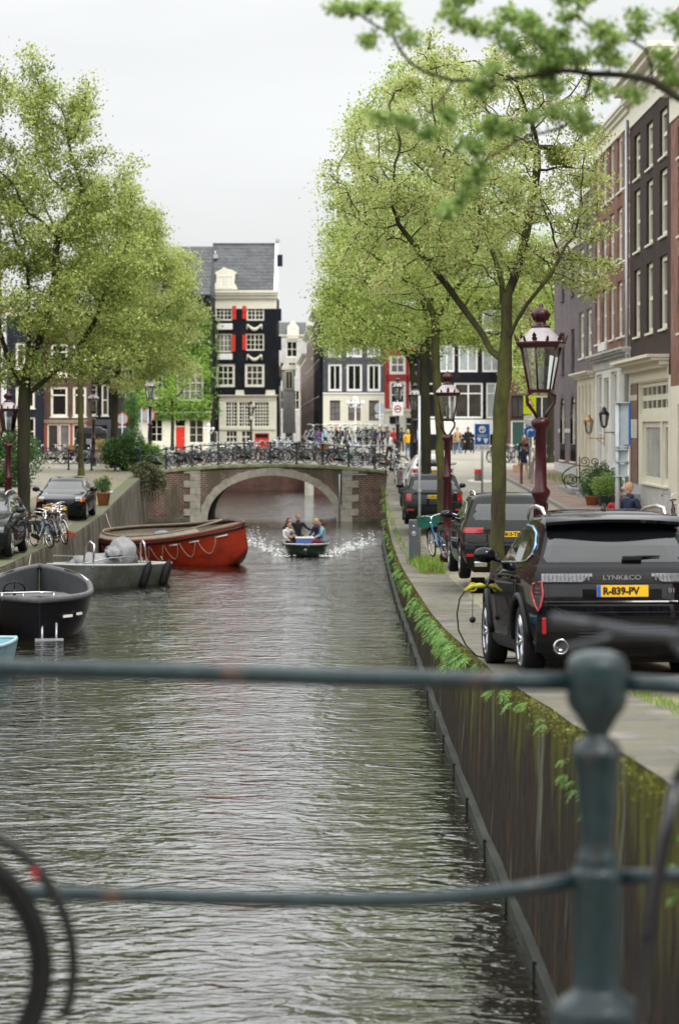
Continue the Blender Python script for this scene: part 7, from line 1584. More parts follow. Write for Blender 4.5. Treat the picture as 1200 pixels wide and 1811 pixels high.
# foam of the wake, curling low ridges
FOAM = mat('wake foam', (.55, .57, .55), rough=.6, var=.2, scale=9, bump=.8, bscale=20); rng = np.random.default_rng(17); V, F = [], []; o = 0
for i in range(900):
    dy = rng.uniform(0, 1) ** 1.3 * 26 - .5; sg = -1 if rng.uniform() < .45 else 1; wd = (.75 + dy * .13) + rng.normal(0, .16 + .02 * dy); x, y = -1.19 + sg * wd, 85.0 + dy
    if rng.uniform() < .35 or x > 1.45 or x < -8 or (dy > 22 and rng.uniform() < .5): continue
    a, c = rng.uniform(.02, .10), rng.uniform(.01, .04); z = .02 + rng.uniform(0, .02); th = sg * .3 + rng.normal(0, .3); pts = []
    for k in range(7): t = 2 * PI * k / 7; px_, py_ = a * math.cos(t) * rng.uniform(.6, 1.2), c * 2 * math.sin(t) * rng.uniform(.6, 1.2); pts.append((x + px_ * math.cos(th) - py_ * math.sin(th), y + px_ * math.sin(th) + py_ * math.cos(th), z + .0))
    n0 = len(V); V.extend(pts); V.append((x, y, z + .018)); F.extend([(n0 + k, n0 + (k + 1) % 7, n0 + 7) for k in range(7)])
b = MB(); b.add(V, F, True); tag(b.build('wake_foam', FOAM, fix=False), 'white foam of the small boat wake spreading on the canal', 'foam', kind='stuff')

# ================================================================ people
SKIN = mat('skin', (.48, .27, .19), rough=.55, var=.08, scale=20); SKIN2 = mat('darker skin', (.26, .14, .09), rough=.55, var=.08)
CL = {}
def cloth(n, c): 
    if n not in CL: CL[n] = mat(n + ' cloth', c, rough=.9, var=.15, scale=14, bump=.3, bscale=20)
    return CL[n]
NVY = cloth('navy', (.022, .03, .06)); BLC = cloth('black', (.014, .014, .016)); REDC = cloth('red', (.30, .02, .025)); YELC = cloth('yellow', (.75, .42, .02)); TANC = cloth('tan', (.42, .28, .17)); WHC = cloth('white', (.62, .60, .56)); JEAN = cloth('blue jeans', (.09, .16, .28)); LJEAN = cloth('light denim', (.22, .34, .42)); GRYC = cloth('grey', (.14, .14, .15)); BEIC = cloth('beige', (.48, .38, .26)); BURG = cloth('burgundy', (.20, .02, .035)); PURC = cloth('purple', (.16, .08, .22)); MINT = cloth('light blue', (.30, .48, .60))
HB = mat('brown hair', (.06, .03, .018), rough=.7, bump=.5, bscale=80); HK = mat('black hair', (.012, .01, .01), rough=.6, bump=.5, bscale=80); HL = mat('blond hair', (.42, .30, .14), rough=.7, bump=.5, bscale=80); HG = mat('grey hair', (.35, .32, .29), rough=.7, bump=.5, bscale=80); HR = mat('red hair', (.30, .09, .03), rough=.7, bump=.5, bscale=80); SHOE = mat('dark shoes', (.02, .018, .018), rough=.6); WSH = mat('white shoes', (.6, .6, .58), rough=.6)
def person(label, loc, face, h=1.75, pose='stand', top=NVY, legs=JEAN, hair=HB, hlen=0, shoes=SHOE, skin=SKIN, lean=0.0, stride=.22, arms=None, coat=0.0, hat=None, head_turn=0.0, group=None, wide=1.0):
    """one continuous skinned body; clothing colours follow the nearest bone; face: heading of the chest in degrees, 0 = +x"""
    r_ = empty('person', loc, R(face), label=label, cat='person', group=group); k = h / 1.75; J = {}
    sit = pose == 'sit'; hip = .46 if sit else .93
    if pose == 'low': hip = .22
    J['pel'] = (0, 0, hip); lx_ = lean
    def up(x, z): return (x + lx_ * z, 0, hip + z)
    J['wst'] = up(0, .16); J['chs'] = up(.0, .36); J['nkb'] = up(0, .52); J['nek'] = up(.01, .56); J['hd1'] = up(.025, .59)
    for sg, s_ in ((1, 'l'), (-1, 'r')):
        st_ = stride if sg > 0 else -stride
        a_ = (arms or {}).get(s_)
        J['sh' + s_] = (lx_ * .5, sg * .19 * wide, hip + .475)
        if a_: el, ha = a_
        elif sit or pose == 'low': el, ha = (.10, .25, .25), (.33, .14, .14)
        else: el, ha = (-.03 - st_ * .25, .255 * wide, .20), (.05 - st_ * .6, .25 * wide, -.05)
        J['el' + s_] = (el[0] + lx_ * .2, sg * el[1], hip + el[2]); J['ha' + s_] = (ha[0], sg * ha[1], hip + ha[2])
        J['hp' + s_] = (0, sg * .095, hip - .03)
        if sit: J['kn' + s_] = (.44, sg * .12, hip + .02); J['an' + s_] = (.46, sg * .12, .08)
        elif pose == 'low': J['kn' + s_] = (.36, sg * .14, hip + .14); J['an' + s_] = (.62, sg * .14, .10)
        elif pose == 'dangle': J['kn' + s_] = (.30, sg * .12, hip - .05); J['an' + s_] = (.42, sg * .12, hip - .45)
        else: J['kn' + s_] = (st_ * .55 + .04, sg * .10, .49); J['an' + s_] = (st_ * 1.15 - (.06 if st_ < 0 else 0), sg * .10, .09 + (.06 if st_ < -.1 else 0))
        J['to' + s_] = (J['an' + s_][0] + .17, J['an' + s_][1] + sg * .02, J['an' + s_][2] - .05)
    B = [('pel', 'wst', top), ('wst', 'chs', top), ('chs', 'nkb', top), ('nkb', 'nek', skin), ('nek', 'hd1', skin)]
    for s_ in 'lr': B += [('chs', 'sh' + s_, top), ('sh' + s_, 'el' + s_, top), ('el' + s_, 'ha' + s_, top), ('pel', 'hp' + s_, legs), ('hp' + s_, 'kn' + s_, legs), ('kn' + s_, 'an' + s_, legs), ('an' + s_, 'to' + s_, shoes)]
    RAD = dict(pel=(.15, .115), wst=(.135, .10), chs=(.165, .115), nkb=(.10, .08), nek=(.062, .062), hd1=(.066, .066), sh=(.072, .068), el=(.047, .045), ha=(.030, .030), hp=(.10, .10), kn=(.066, .066), an=(.046, .046), to=(.036, .03))
    keys = list(J); me = bpy.data.meshes.new('body'); me.from_pydata([tuple(c * k for c in J[q]) for q in keys], [(keys.index(a), keys.index(c)) for a, c, _ in B], []); ob = link_obj('body', me, r_)
    sk = ob.modifiers.new('s', 'SKIN'); sk.branch_smoothing = .4; lay = me.skin_vertices[0] if len(me.skin_vertices) else None
    if lay is None:
        bm = bmesh.new(); bm.from_mesh(me); bm.verts.layers.skin.verify(); bm.to_mesh(me); bm.free(); lay = me.skin_vertices[0]
    for i, q in enumerate(keys):
        rr = RAD.get(q, RAD.get(q[:2])); lay.data[i].radius = (rr[0] * k, rr[1] * k)
        lay.data[i].use_root = (q == 'pel')
    su = ob.modifiers.new('u', 'SUBSURF'); su.levels = 2; su.render_levels = 2
    dg = bpy.context.evaluated_depsgraph_get(); m2 = bpy.data.meshes.new_from_object(ob.evaluated_get(dg)); ob.modifiers.clear(); ob.data = m2
    ms = []; 
    for x in [q[2] for q in B] + [skin]:
        if x not in ms: ms.append(x)
    seg = [(np.array(J[a]) * k, np.array(J[c]) * k, ms.index(m_)) for a, c, m_ in B]
    bm = bmesh.new(); bm.from_mesh(m2)
    for f in bm.faces:
        c = np.array(f.calc_center_median()); best = 9; mi_ = 0
        for a, d_, i_ in seg:
            t = np.clip(np.dot(c - a, d_ - a) / (np.dot(d_ - a, d_ - a) + 1e-9), 0, 1); q = np.linalg.norm(c - a - (d_ - a) * t)
            if q < best: best, mi_ = q, i_
        if coat and c[2] < hip * k and c[2] > (hip - coat) * k and not sit: mi_ = ms.index(top)
        f.material_index = mi_; f.smooth = True
    # head with brow, nose, mouth, ears; then palms and five fingers
    def blob(c, r, mi_, seg_=14, rot=None):
        res = bmesh.ops.create_uvsphere(bm, u_segments=seg_, v_segments=max(5, seg_ * 2 // 3), radius=1)
        for v in res['verts']:
            q = Vector((v.co.x * r[0], v.co.y * r[1], v.co.z * r[2]))
            if rot: q = rot @ q
            v.co = q + Vector(c)
        for v in res['verts']:
            for f in v.link_faces: f.material_index = mi_; f.smooth = True
    hc = Vector(J['hd1']) * k + Vector((.01, 0, .10)) * k; si = ms.index(skin); Rm = Matrix.Rotation(R(head_turn), 3, 'Z')
    def H(x, y, z): return hc + Rm @ Vector((x, y, z)) * k
    blob(H(-.005, 0, .02), (.098 * k, .078 * k, .108 * k), si, 16, Rm); blob(H(.018, 0, -.055), (.070 * k, .056 * k, .066 * k), si, 12, Rm); blob(H(.100, 0, -.012), (.018 * k, .013 * k, .024 * k), si, 8, Rm)
    for sg in (1, -1): blob(H(-.005, sg * .080, -.01), (.02 * k, .01 * k, .03 * k), si, 8, Rm); blob(H(.084, sg * .032, .018), (.010 * k, .013 * k, .009 * k), 0, 6, Rm)
    eye_from = len(bm.faces)
    for s_, sg in (('l', 1), ('r', -1)):
        a, d_ = Vector(J['el' + s_]) * k, Vector(J['ha' + s_]) * k; dr = (d_ - a).normalized(); u_ = dr.cross(Vector((1, 0, .2))).normalized(); v_ = dr.cross(u_)
        pc = d_ + dr * .045 * k; blob(pc, (.042 * k, .020 * k, .046 * k), si, 10, Matrix((u_ if abs(u_.length - 1) < .1 else Vector((0, 1, 0)), v_, dr)).transposed())
        fm = MB()
        for fi in range(4):
            o_ = pc + u_ * ((fi - 1.5) * .019 * k) + dr * .035 * k; ln = (.062, .075, .072, .055)[fi] * k; fm.tube([o_, o_ + dr * ln * .5 + v_ * .006 * k, o_ + dr * ln * .85 + v_ * .026 * k], [.0095 * k, .0085 * k, .0065 * k], 6)
        fm.tube([pc + u_ * .036 * k * -sg, pc + u_ * .058 * k * -sg + dr * .03 * k, pc + u_ * .052 * k * -sg + dr * .058 * k + v_ * .01 * k], [.011 * k, .010 * k, .008 * k], 6)
        vs = [bm.verts.new(p) for p in fm.v]
        for f in fm.f:
            try: nf = bm.faces.new([vs[i] for i in f]); nf.material_index = si; nf.smooth = True
            except ValueError: pass
    m2.materials.clear(); [m2.materials.append(x) for x in ms]; bm.to_mesh(m2); bm.free()
    # hair cap following the skull, longer if asked
    hb_ = MB(); n1, n2 = 14, 9; P = []
    for i in range(n2 + 1):
        ph = PI / 2 - (PI * .60) * i / n2; row = []
        for j in range(n1 + 1):
            t = 2 * PI * j / n1; fr = max(0, math.cos(t)); cut = ph if fr < .3 else max(ph, .38 * fr + .12); row.append(H(-.012 + .104 * math.cos(cut) * math.cos(t), .086 * math.cos(cut) * math.sin(t), .028 + .113 * math.sin(cut)))
        P.append(row)
    hb_.grid(P, True)
    if hlen: hb_.tube([H(-.05, 0, .06), H(-.085, 0, -.03), H(-.085, 0, -.03 - hlen * .5), H(-.07, 0, -.05 - hlen)], [.07 * k, .085 * k, .08 * k, .035 * k], 10)
    hb_.build('hair', hair, r_)
    if hat: b = MB(); b.lathe([(.108 * k, .02), (.112 * k, .06), (.09 * k, .13), (.03 * k, .155), (0, .156)], hc, 14, cap=False); b.build('hat', hat, r_)
    # jacket hem, collar
    if pose != 'low':
        b = MB(); c = Vector(J['pel']) * k; b.lathe([(.152 * k * wide, .10 * k), (.168 * k * wide, -.04 * k - coat * k), (.150 * k * wide, -.045 * k - coat * k)], c, 16, cap=False); b.build('jacket_hem', top, r_)
    b = MB(); b.lathe([(.085 * k, -.03 * k), (.068 * k, .03 * k), (.06 * k, .03 * k)], Vector(J['nkb']) * k + Vector((0, 0, .03 * k)), 12, cap=False); b.build('collar', top, r_)
    return r_
# on the small boat
person('man in black at the tiller of the small boat, bald with a tanned face', (-1.52, 88.6, .08), -80, 1.78, 'sit', BLC, BLC, mat('cropped hair', (.25, .15, .1), rough=.7), arms={'l': ((.22, .30, .30), (.36, .50, .22)), 'r': ((.1, .28, .25), (.3, .2, .1))}, head_turn=10)
person('woman in white top with her arm up on the left side of the small boat', (-1.95, 86.8, -.02), -40, 1.65, 'sit', WHC, BLC, HB, .16, arms={'l': ((.2, .2, .38), (.28, .1, .52)), 'r': ((.1, .25, .25), (.3, .2, .15))}, lean=.25)
person('person in dark clothes behind the woman in white on the small boat', (-1.85, 87.9, .05), -60, 1.65, 'sit', BLC, BLC, HB, .05)
person('blond passenger with sunglasses on the right of the small boat', (-.78, 87.6, .05), 215, 1.65, 'sit', NVY, NVY, HL, .12, lean=.1)
person('woman in light denim jacket and burgundy trousers on the right rim of the small boat', (-.55, 86.6, .02), 185, 1.68, 'sit', LJEAN, BURG, HB, .14, lean=.15)
# legs hanging over the sides of the boat belong to two of them: given to separate low figures
# right pavement pair
person('man in navy jacket with short fair hair walking by the grey sign pole', (XW(1113, 52), 52, zright(6, 52) + .02), -150, 1.86, 'walk', NVY, BLC, HL, head_turn=20, wide=1.05)
person('person in rust red top half hidden behind the grey sign pole', (XW(1099, 52.6), 53.3, zright(6, 53)), -95, 1.72, 'walk', REDC, BLC, HB, .1)
person('person in navy jacket and beige trousers walking away with a shopping bag', (XW(926, 113), 113, zright(8, 113) - .05), 95, 1.78, 'walk', NVY, BEIC, HB, stride=.2)
bg_ = empty('shopping_bag', (XW(912, 113), 113, zright(8, 113) + .42), label='pale orange shopping bag in the hand of the walker in navy', cat='bag'); b = MB(); b.box((0, 0, .16), (.34, .14, .36), bev=.05); b.build('bag_body', mat('pale bag', (.62, .42, .28), rough=.7), bg_); b = MB(); b.torus((0, 0, .36), .09, .012, 14, 5, a0=0, a1=PI); b.build('handle', MATS['pale bag'], bg_)
person('red haired woman in dark coat just ahead of the walker in navy', (XW(925, 125), 125, zright(9, 125) + .05), 90, 1.72, 'walk', BLC, BLC, HR, .2)
person('person in cream jacket with brown bag behind the large lamp post', (XW(946, 118), 118, zright(9, 118) + .0), 95, 1.78, 'walk', WHC, BEIC, HG)
person('person in tan coat and blue jeans crossing the square', (XW(808, 153), 153, 2.84), 100, 1.78, 'walk', TANC, JEAN, HL, coat=.12)
person('person in long black coat walking right of the one in tan', (XW(827, 156), 156, 2.86), 100, 1.74, 'walk', BLC, BLC, HB, coat=.3, stride=.28)
person('blond woman in bright yellow jacket by the bridge end', (XW(721, 148), 148, 2.72), 90, 1.74, 'stand', YELC, JEAN, HL, .22, stride=.05)
person('small person in white top with brown hair leaning on the bicycles by the bridge', (XW(687, 132), 132, 2.7), -60, 1.62, 'stand', WHC, BLC, HB, .08, stride=.1)
for i, (px, Yq, tp, hr_, lb, hl, lg) in enumerate(((554, 160, NVY, HB, 'person in navy jacket at the left of the group behind the bicycles', 0, BLC), (562, 164, PURC, HK, 'person in purple jacket second in the group behind the bicycles', .05, JEAN), (576, 158, MINT, HG, 'person with pale blue jacket and red bag in the middle of the group', 0, BLC), (594, 157, BLC, HR, 'auburn haired woman in black seen from behind above the bicycles', .2, BLC),
      (610.5, 160, GRYC, HK, 'person in grey jacket and blue cap above the bicycles', 0, BLC), (661, 166, NVY, HG, 'person in navy with a pale backpack near the round sign back', 0, BLC), (674, 168, BLC, HB, 'person in black between the round sign pole and the group', 0, BLC), (685, 164, BLC, HK, 'bearded person in black turning toward the yellow jacket', 0, BLC), (696, 158, REDC, HB, 'person in red jacket behind the far lamp post', 0, BLC), (709.5, 166, NVY, HK, 'tall person in dark blue left of the yellow jacket', 0, BLC), (739, 160, MINT, HB, 'person in pale blue jeans half hidden by the two elm trunks', 0, JEAN))):
    person(lb, (XW(px, Yq), Yq, 2.84), (100, 60, -80, 95, 95, 80, -90, -120, 90, 90, 90)[i], 1.72 + .03 * (i % 4), 'stand', tp, lg, hr_, hl, hat=cloth('blue cap', (.03, .06, .16)) if i == 4 else None, stride=.06)

# ================================================================ bicycles
def bike_proto(name, label, col, kind='omafiets', tyre=None, rack=True, basket=None, guard=True, seatm=None, wallcol=None):
    """built along +x, front wheel forward, wheels on z = 0"""
    FR = mat(name + ' ' + col[0] + ' bicycle paint', col[1], rough=.3, coat=.5, var=.2, scale=20); tm = tyre or BLK; r_ = empty('bicycle', label=label, cat='bicycle', group=None); R0 = .335; WBs = 1.08
    for x in (0, WBs):
        wq = empty('wheel', (x, 0, R0)); wq.parent = r_; KID.setdefault(r_.name, []).append(wq)
        b = MB(); b.torus((0, 0, 0), R0 - .018, .019, 32, 6); b.build('tyre', tm, wq)
        b = MB(); b.torus((0, 0, 0), R0 - .045, .010, 32, 4)
        for i in range(18): t = 2 * PI * i / 18; s_ = .02 * (1 if i % 2 else -1); b.tube([(.02 * math.cos(t + .5), s_, .02 * math.sin(t + .5)), ((R0 - .05) * math.cos(t), 0, (R0 - .05) * math.sin(t))], .0016, 3, cap=False)
        b.lathe([(.022, -.04), (.022, .04)], (0, 0, 0), 8, axis='y'); b.build('rim', CHROME if kind != 'dark' else STEEL, wq)
    b = MB(); bb_ = (.44, 0, .28); st_ = (.30, 0, .62); ht, hbm = (.86, 0, .80), (.90, 0, .62)
    b.tube([bb_, st_], .016, 7); b.tube([st_, (.27, 0, .80)], .013, 7); b.tube([ht, hbm], .019, 7)
    if kind == 'step': b.tube([hbm, (.72, 0, .42), (.56, 0, .32), bb_], .018, 7); b.tube([(.88, 0, .70), (.66, 0, .48), (.40, 0, .42)], .014, 7)
    elif kind == 'dark' or kind == 'opa': b.tube([hbm, bb_], .017, 7); b.tube([ht, st_], .015, 7)
    else: b.tube([hbm, (.70, 0, .40), bb_], .018, 7); b.tube([(.88, 0, .72), (.62, 0, .50), (.36, 0, .48)], .014, 7)
    for s_ in (1, -1):
        b.tube([bb_, (0, s_ * .055, R0)], .010, 6); b.tube([(.31, 0, .60), (0, s_ * .055, R0)], .009, 6); b.tube([(.905, 0, .60), (.93, s_ * .045, .56), (1.02, s_ * .052, .40), (WBs, s_ * .05, R0)], .011, 6)
    b.build('frame', FR, r_)
    b = MB(); b.lathe([(.09, -.035), (.09, -.025)], bb_, 16, axis='y'); b.tube([bb_, (.50, -.06, .13)], .011, 5); b.tube([bb_, (.38, .06, .43)], .011, 5); b.box((.50, -.11, .13), (.09, .08, .02)); b.box((.38, .11, .43), (.09, .08, .02)); b.build('crankset', STEEL, r_)
    if guard: b = MB(); b.prism([(-.05, .30), (-.02, .38), (.42, .37), (.53, .31), (.52, .22), (.42, .20), (-.02, .29)], -.065, -.045); b.build('chain_guard', BLK, r_)
    for x, a0, a1, nm in ((0, R(10), R(200), 'mudguard'), (WBs, R(20), R(165), 'mudguard')):
        b = MB(); b.torus((x, 0, R0), R0 + .022, .016, 20, 5, a0=a0, a1=a1); b.build(nm, FR if kind != 'step' else BLK, r_)
    b = MB(); b.tube([(.865, 0, .79), (.83, 0, .96)], .013, 6)
    if kind in ('dark',): b.tube([(.76, -.29, .98), (.80, -.1, .99), (.84, 0, .97), (.80, .1, .99), (.76, .29, .98)], .012, 6); gp = [((.76, -.29, .98), (.74, -.20, .98))]
    else: b.tube([(.60, -.28, .98), (.70, -.27, 1.0), (.82, -.20, 1.02), (.86, -.06, .99), (.84, 0, .96), (.86, .06, .99), (.82, .20, 1.02), (.70, .27, 1.0), (.60, .28, .98)], .012, 6)
    hb_ = b.build('handlebar', CHROME, r_); b = MB()
    for s_ in (1, -1): b.tube([(.58, s_ * .28, .975), (.69, s_ * .272, .998)] if kind != 'dark' else [(.76, s_ * .31, .98), (.785, s_ * .20, .985)], .018, 6)
    b.build('grip', BLK, hb_)
    b = MB(); P = [(.40, 0, .84, .02), (.34, 0, .855, .035), (.25, 0, .86, .08), (.17, 0, .865, .105), (.12, 0, .855, .07)]; b.grid([[(x, -w_, z - .03), (x, -w_ * .8, z), (x, 0, z + .012), (x, w_ * .8, z), (x, w_, z - .03)] for x, y, z, w_ in P]); b.grid([[(x, -w_, z - .03), (x, 0, z - .045), (x, w_, z - .03)] for x, y, z, w_ in P]); b.build('saddle', seatm or BLK, r_)
    if rack: b = MB(); b.tube([(.27, .05, .72), (-.22, .06, .70), (-.25, 0, .70), (-.22, -.06, .70), (.27, -.05, .72)], .007, 5); [b.tube([(x, -.06, .705), (x, .06, .705)], .005, 4) for x in (.1, 0, -.1)]; [b.tube([(-.12, s_ * .06, .70), (0, s_ * .06, R0)], .006, 4) for s_ in (1, -1)]; b.build('rack', BLKM, r_)
    b = MB(); b.lathe([(.03, 0), (.045, .05), (.045, .06)], (.93, 0, .82), 10, axis='x'); b.build('headlamp', CHROME, r_)
    b = MB(); b.box((-.30, 0, .62), (.02, .05, .06)); b.build('rear_reflector', LAMPR, r_)
    if basket == 'crate' or basket == 'wicker':
        cm = mat('green plastic crate', (.01, .10, .07), rough=.4, coat=.2) if basket == 'crate' else mat('tan basket', (.42, .24, .09), rough=.8, bump=.8, bscale=70); b = MB(); c = (1.12, 0, .86); w_, d_, h_ = .36, .44, .26
        b.box((c[0], 0, .74), (w_, d_, .015)); [b.box((c[0] + s_ * w_ / 2, 0, .86), (.015, d_, h_)) for s_ in (1, -1)]; [b.box((c[0], s_ * d_ / 2, .86), (w_, .015, h_)) for s_ in (1, -1)]
        for s_ in (1, -1): b.box((c[0] + s_ * (w_ / 2 + .008), 0, .97), (.012, d_ + .02, .03)); b.box((c[0], s_ * (d_ / 2 + .008), .97), (w_ + .02, .012, .03))
        b.build('crate', cm, r_); b = MB(); b.tube([(1.12, 0, .74), (.94, 0, .60)], .012, 5); b.tube([(1.0, .1, .73), (WBs, .05, R0)], .006, 4); b.tube([(1.0, -.1, .73), (WBs, -.05, R0)], .006, 4); b.build('crate_support', BLKM, r_)
    if basket == 'panniers': b = MB(); [b.box((-.02, s_ * .14, .56), (.32, .12, .30), bev=.03) for s_ in (1, -1)]; b.build('pannier', mat('black pannier', (.02, .02, .022), rough=.8), r_)
    return r_
CREAMT = mat('cream tyre', (.5, .43, .3), rough=.8)
PR = [bike_proto('a', 'x', ('black', (.015, .015, .017))), bike_proto('b', 'x', ('pale green', (.36, .50, .42)), 'step', tyre=BLK), bike_proto('c', 'x', ('silver', (.46, .48, .50)), 'opa'), bike_proto('d', 'x', ('dark blue', (.02, .05, .12)), 'opa', basket='panniers'), bike_proto('e', 'x', ('teal', (.04, .14, .15)), 'omafiets', tyre=CREAMT), bike_proto('f', 'x', ('dark red', (.10, .02, .02)), 'dark', guard=False), bike_proto('g', 'x', ('blue', (.05, .16, .36)), 'step', basket='crate'), bike_proto('h', 'x', ('black', (.02, .02, .02)), 'opa', basket='wicker', tyre=CREAMT)]
CN = ['black', 'pale green', 'silver', 'dark blue', 'teal', 'dark red', 'blue', 'black crated']
USED = [False] * len(PR)
def bike(i, loc, rz, label, group=None, tilt=.08):
    if not USED[i]: USED[i] = True; o = PR[i]; o.location = loc; o['label'] = label
    else: o = copy_tree(PR[i], loc, None, label)
    o.rotation_euler = (tilt, 0, R(rz))
    if group: o['group'] = group
    elif 'group' in o.keys(): del o['group']
    return o
G1 = 'bicycles along the near railing of the far bridge'
rng = np.random.default_rng(77)
def ordw(n): return ['first', 'second', 'third', 'fourth', 'fifth', 'sixth', 'seventh', 'eighth', 'ninth', 'tenth', 'eleventh', 'twelfth', 'thirteenth', 'fourteenth', 'fifteenth', 'sixteenth', 'seventeenth', 'eighteenth', 'nineteenth', 'twentieth'][n] if n < 20 else '%d-th' % (n + 1)
row1 = [(-8.6, 2, 0), (-8.1, 0, 180), (-7.35, 3, 5), (-6.6, 0, 0), (-6.0, 2, 180), (-5.2, 0, 175), (-4.3, 0, 3), (-3.6, 5, 180), (-2.95, 2, 0), (-2.1, 0, 185), (-1.35, 7, 0), (-.3, 5, 178), (.25, 1, 0), (1.4, 0, 180), (2.5, 0, 0)]
for n_, (x, t_, rz) in enumerate(row1):
    xx = x + (.0 if rz < 90 else 1.08) - .54; z = decktop(max(-9.3, min(2.4, x))) + .02
    bike(t_, (xx, YB + .52 + .12 * (n_ % 3), z), rz + rng.normal(0, 2), '%s bicycle, %s from left along the near railing of the far bridge' % (CN[t_], ordw(n_)), G1, tilt=rng.uniform(.03, .12) * (1 if rz < 90 else -1))
G2 = 'bicycles packed in the racks on and behind the far bridge'
n_ = 0
for rw, (yy, x0_, x1_, dx, zz_) in enumerate(((YB + 3.4, -9.0, 2.2, .62, .10), (YB + 6.6, -6.2, 2.3, .50, 0.02), (178.5, -4.0, 4.6, .62, 0))):
    k_ = int((x1_ - x0_) / dx)
    for i in range(k_):
        x = x0_ + dx * i + rng.normal(0, .05); t_ = int(rng.choice([0, 0, 2, 3, 4, 5, 2, 2, 0, 1])); z = (decktop(max(-9.3, min(2.4, x))) + zz_) if yy < 130 else 2.86
        bike(t_, (x, yy + rng.normal(0, .1), z), (70 if rng.uniform() < .5 else 250) + rng.normal(0, 12), '%s bicycle, %s rack row behind the bridge railing, %s from left' % (CN[t_], ('front', 'middle', 'back')[rw], ordw(i)), G2, tilt=rng.normal(0, .05))
r_ = empty('bicycle_rack', (.55, YB + 4.9, 2.8), label='galvanised two tier rack lifting bicycles above the bridge railing', cat='bicycle rack')
b = MB()
for z in (.86, .02): b.tube([(-2.3, -.5, z), (2.3, -.5, z)], .025, 6); b.tube([(-2.3, .5, z), (2.3, .5, z)], .025, 6)
b.build('rail', STEEL, r_)
for x in (-2.2, 0, 2.2): b = MB(); b.tube([(x, -.5, 0), (x, -.5, .9)], .03, 6); b.tube([(x, .5, 0), (x, .5, .9)], .03, 6); b.tube([(x, -.5, .88), (x, .5, .88)], .025, 6); b.build('upright', STEEL, r_)
for i in range(11):
    t_ = (2, 0, 1, 2, 3, 0, 2, 4, 0, 2, 0)[i]; bike(t_, (-1.65 + i * .41, YB + 4.5, 3.70), 84 + rng.normal(0, 9), '%s bicycle on the upper tier of the rack, %s from left' % (CN[t_], ordw(i)), 'bicycles on the upper tier of the rack', tilt=rng.normal(0, .04))
G3 = 'bicycles parked against the brown house on the left'
for i, (px, t_, rz) in enumerate(((63, 0, 200), (72, 0, 20), (88, 7, 10), (100, 4, 185), (112, 2, 0), (124, 3, 175), (137, 0, 5), (186, 2, 170))):
    Y_ = 128.0; bike(t_, (XW(px, Y_), Y_ + .4 * (i % 2), 2.62), rz, '%s bicycle, %s from left in the row before the brown house' % (CN[t_], ordw(i)), G3, tilt=.06)
G4 = 'bicycles along the houses of the square on the right'
for i, (px, t_, rz) in enumerate(((793, 2, 95), (800, 0, 80), (815, 0, 100), (836, 3, 85), (868, 5, 30), (876, 0, 110), (893, 2, 60), (899, 2, 85), (906, 0, 100), (912, 4, 70), (960, 1, 20), (969, 2, 0), (976, 2, 15))):
    Y_ = 160.0 if px < 840 else 138.0; bike(t_, (XW(px, Y_), Y_, 2.87 if Y_ > 150 else zright(8, Y_)), rz, '%s bicycle, %s from left in the loose row by the square houses' % (CN[t_], ordw(i)), G4, tilt=.05)
# on the left quay between the cars
G5 = 'bicycles leaning together on the left quay'
for i, (px, Y_, t_, rz, lb) in enumerate(((62, 66.6, 3, -60, 'dark bicycle with panniers nearest the left quay edge'), (72, 67.8, 4, -78, 'teal bicycle with cream tyres and brown saddle behind the dark one'), (86, 69.2, 0, -70, 'black bicycle in the middle of the left quay cluster'), (101, 70.6, 5, -85, 'dark red bicycle fourth in the left quay cluster'), (117, 72.2, 7, -100, 'black bicycle with tan basket next to the dark coupe'), (94, 68.4, 2, -65, 'silver bicycle pressed between the others of the left quay cluster'), (110, 71.2, 0, -95, 'black bicycle leaning left of the one with the tan basket'))):
    bike(t_, (XW(px, Y_), Y_, zleft(XW(px, Y_), Y_) + .03), rz, lb, G5, tilt=(.12, -.08, .1, -.06, .1, .09, .12)[i])
# by the lamp on the right quay
bike(6, (XW(788, 56.6), 56.6, 1.44), 104, 'blue bicycle with a green crate leaning on the red lamp post', tilt=-.12)
bike(0, (XW(796, 57.2), 57.2, 1.44), 80, 'black bicycle beside the blue one at the foot of the lamp post', tilt=.1)
bike(0, (XW(684, 110), 109.2, 2.36), 70, 'black bicycle leaning at the right end of the bridge railing', tilt=.1); bike(2, (XW(698, 106), 106, 2.1), 80, 'silver bicycle with a big front wheel below the bridge corner', tilt=.1); bike(5, (XW(706, 103), 103, 1.96), 95, 'dark red bicycle by the transparent canopy', tilt=.1)
bike(0, (9.6, 69, 1.62), 85, 'black bicycle against the cream shop wall at the right frame edge', tilt=-.1)
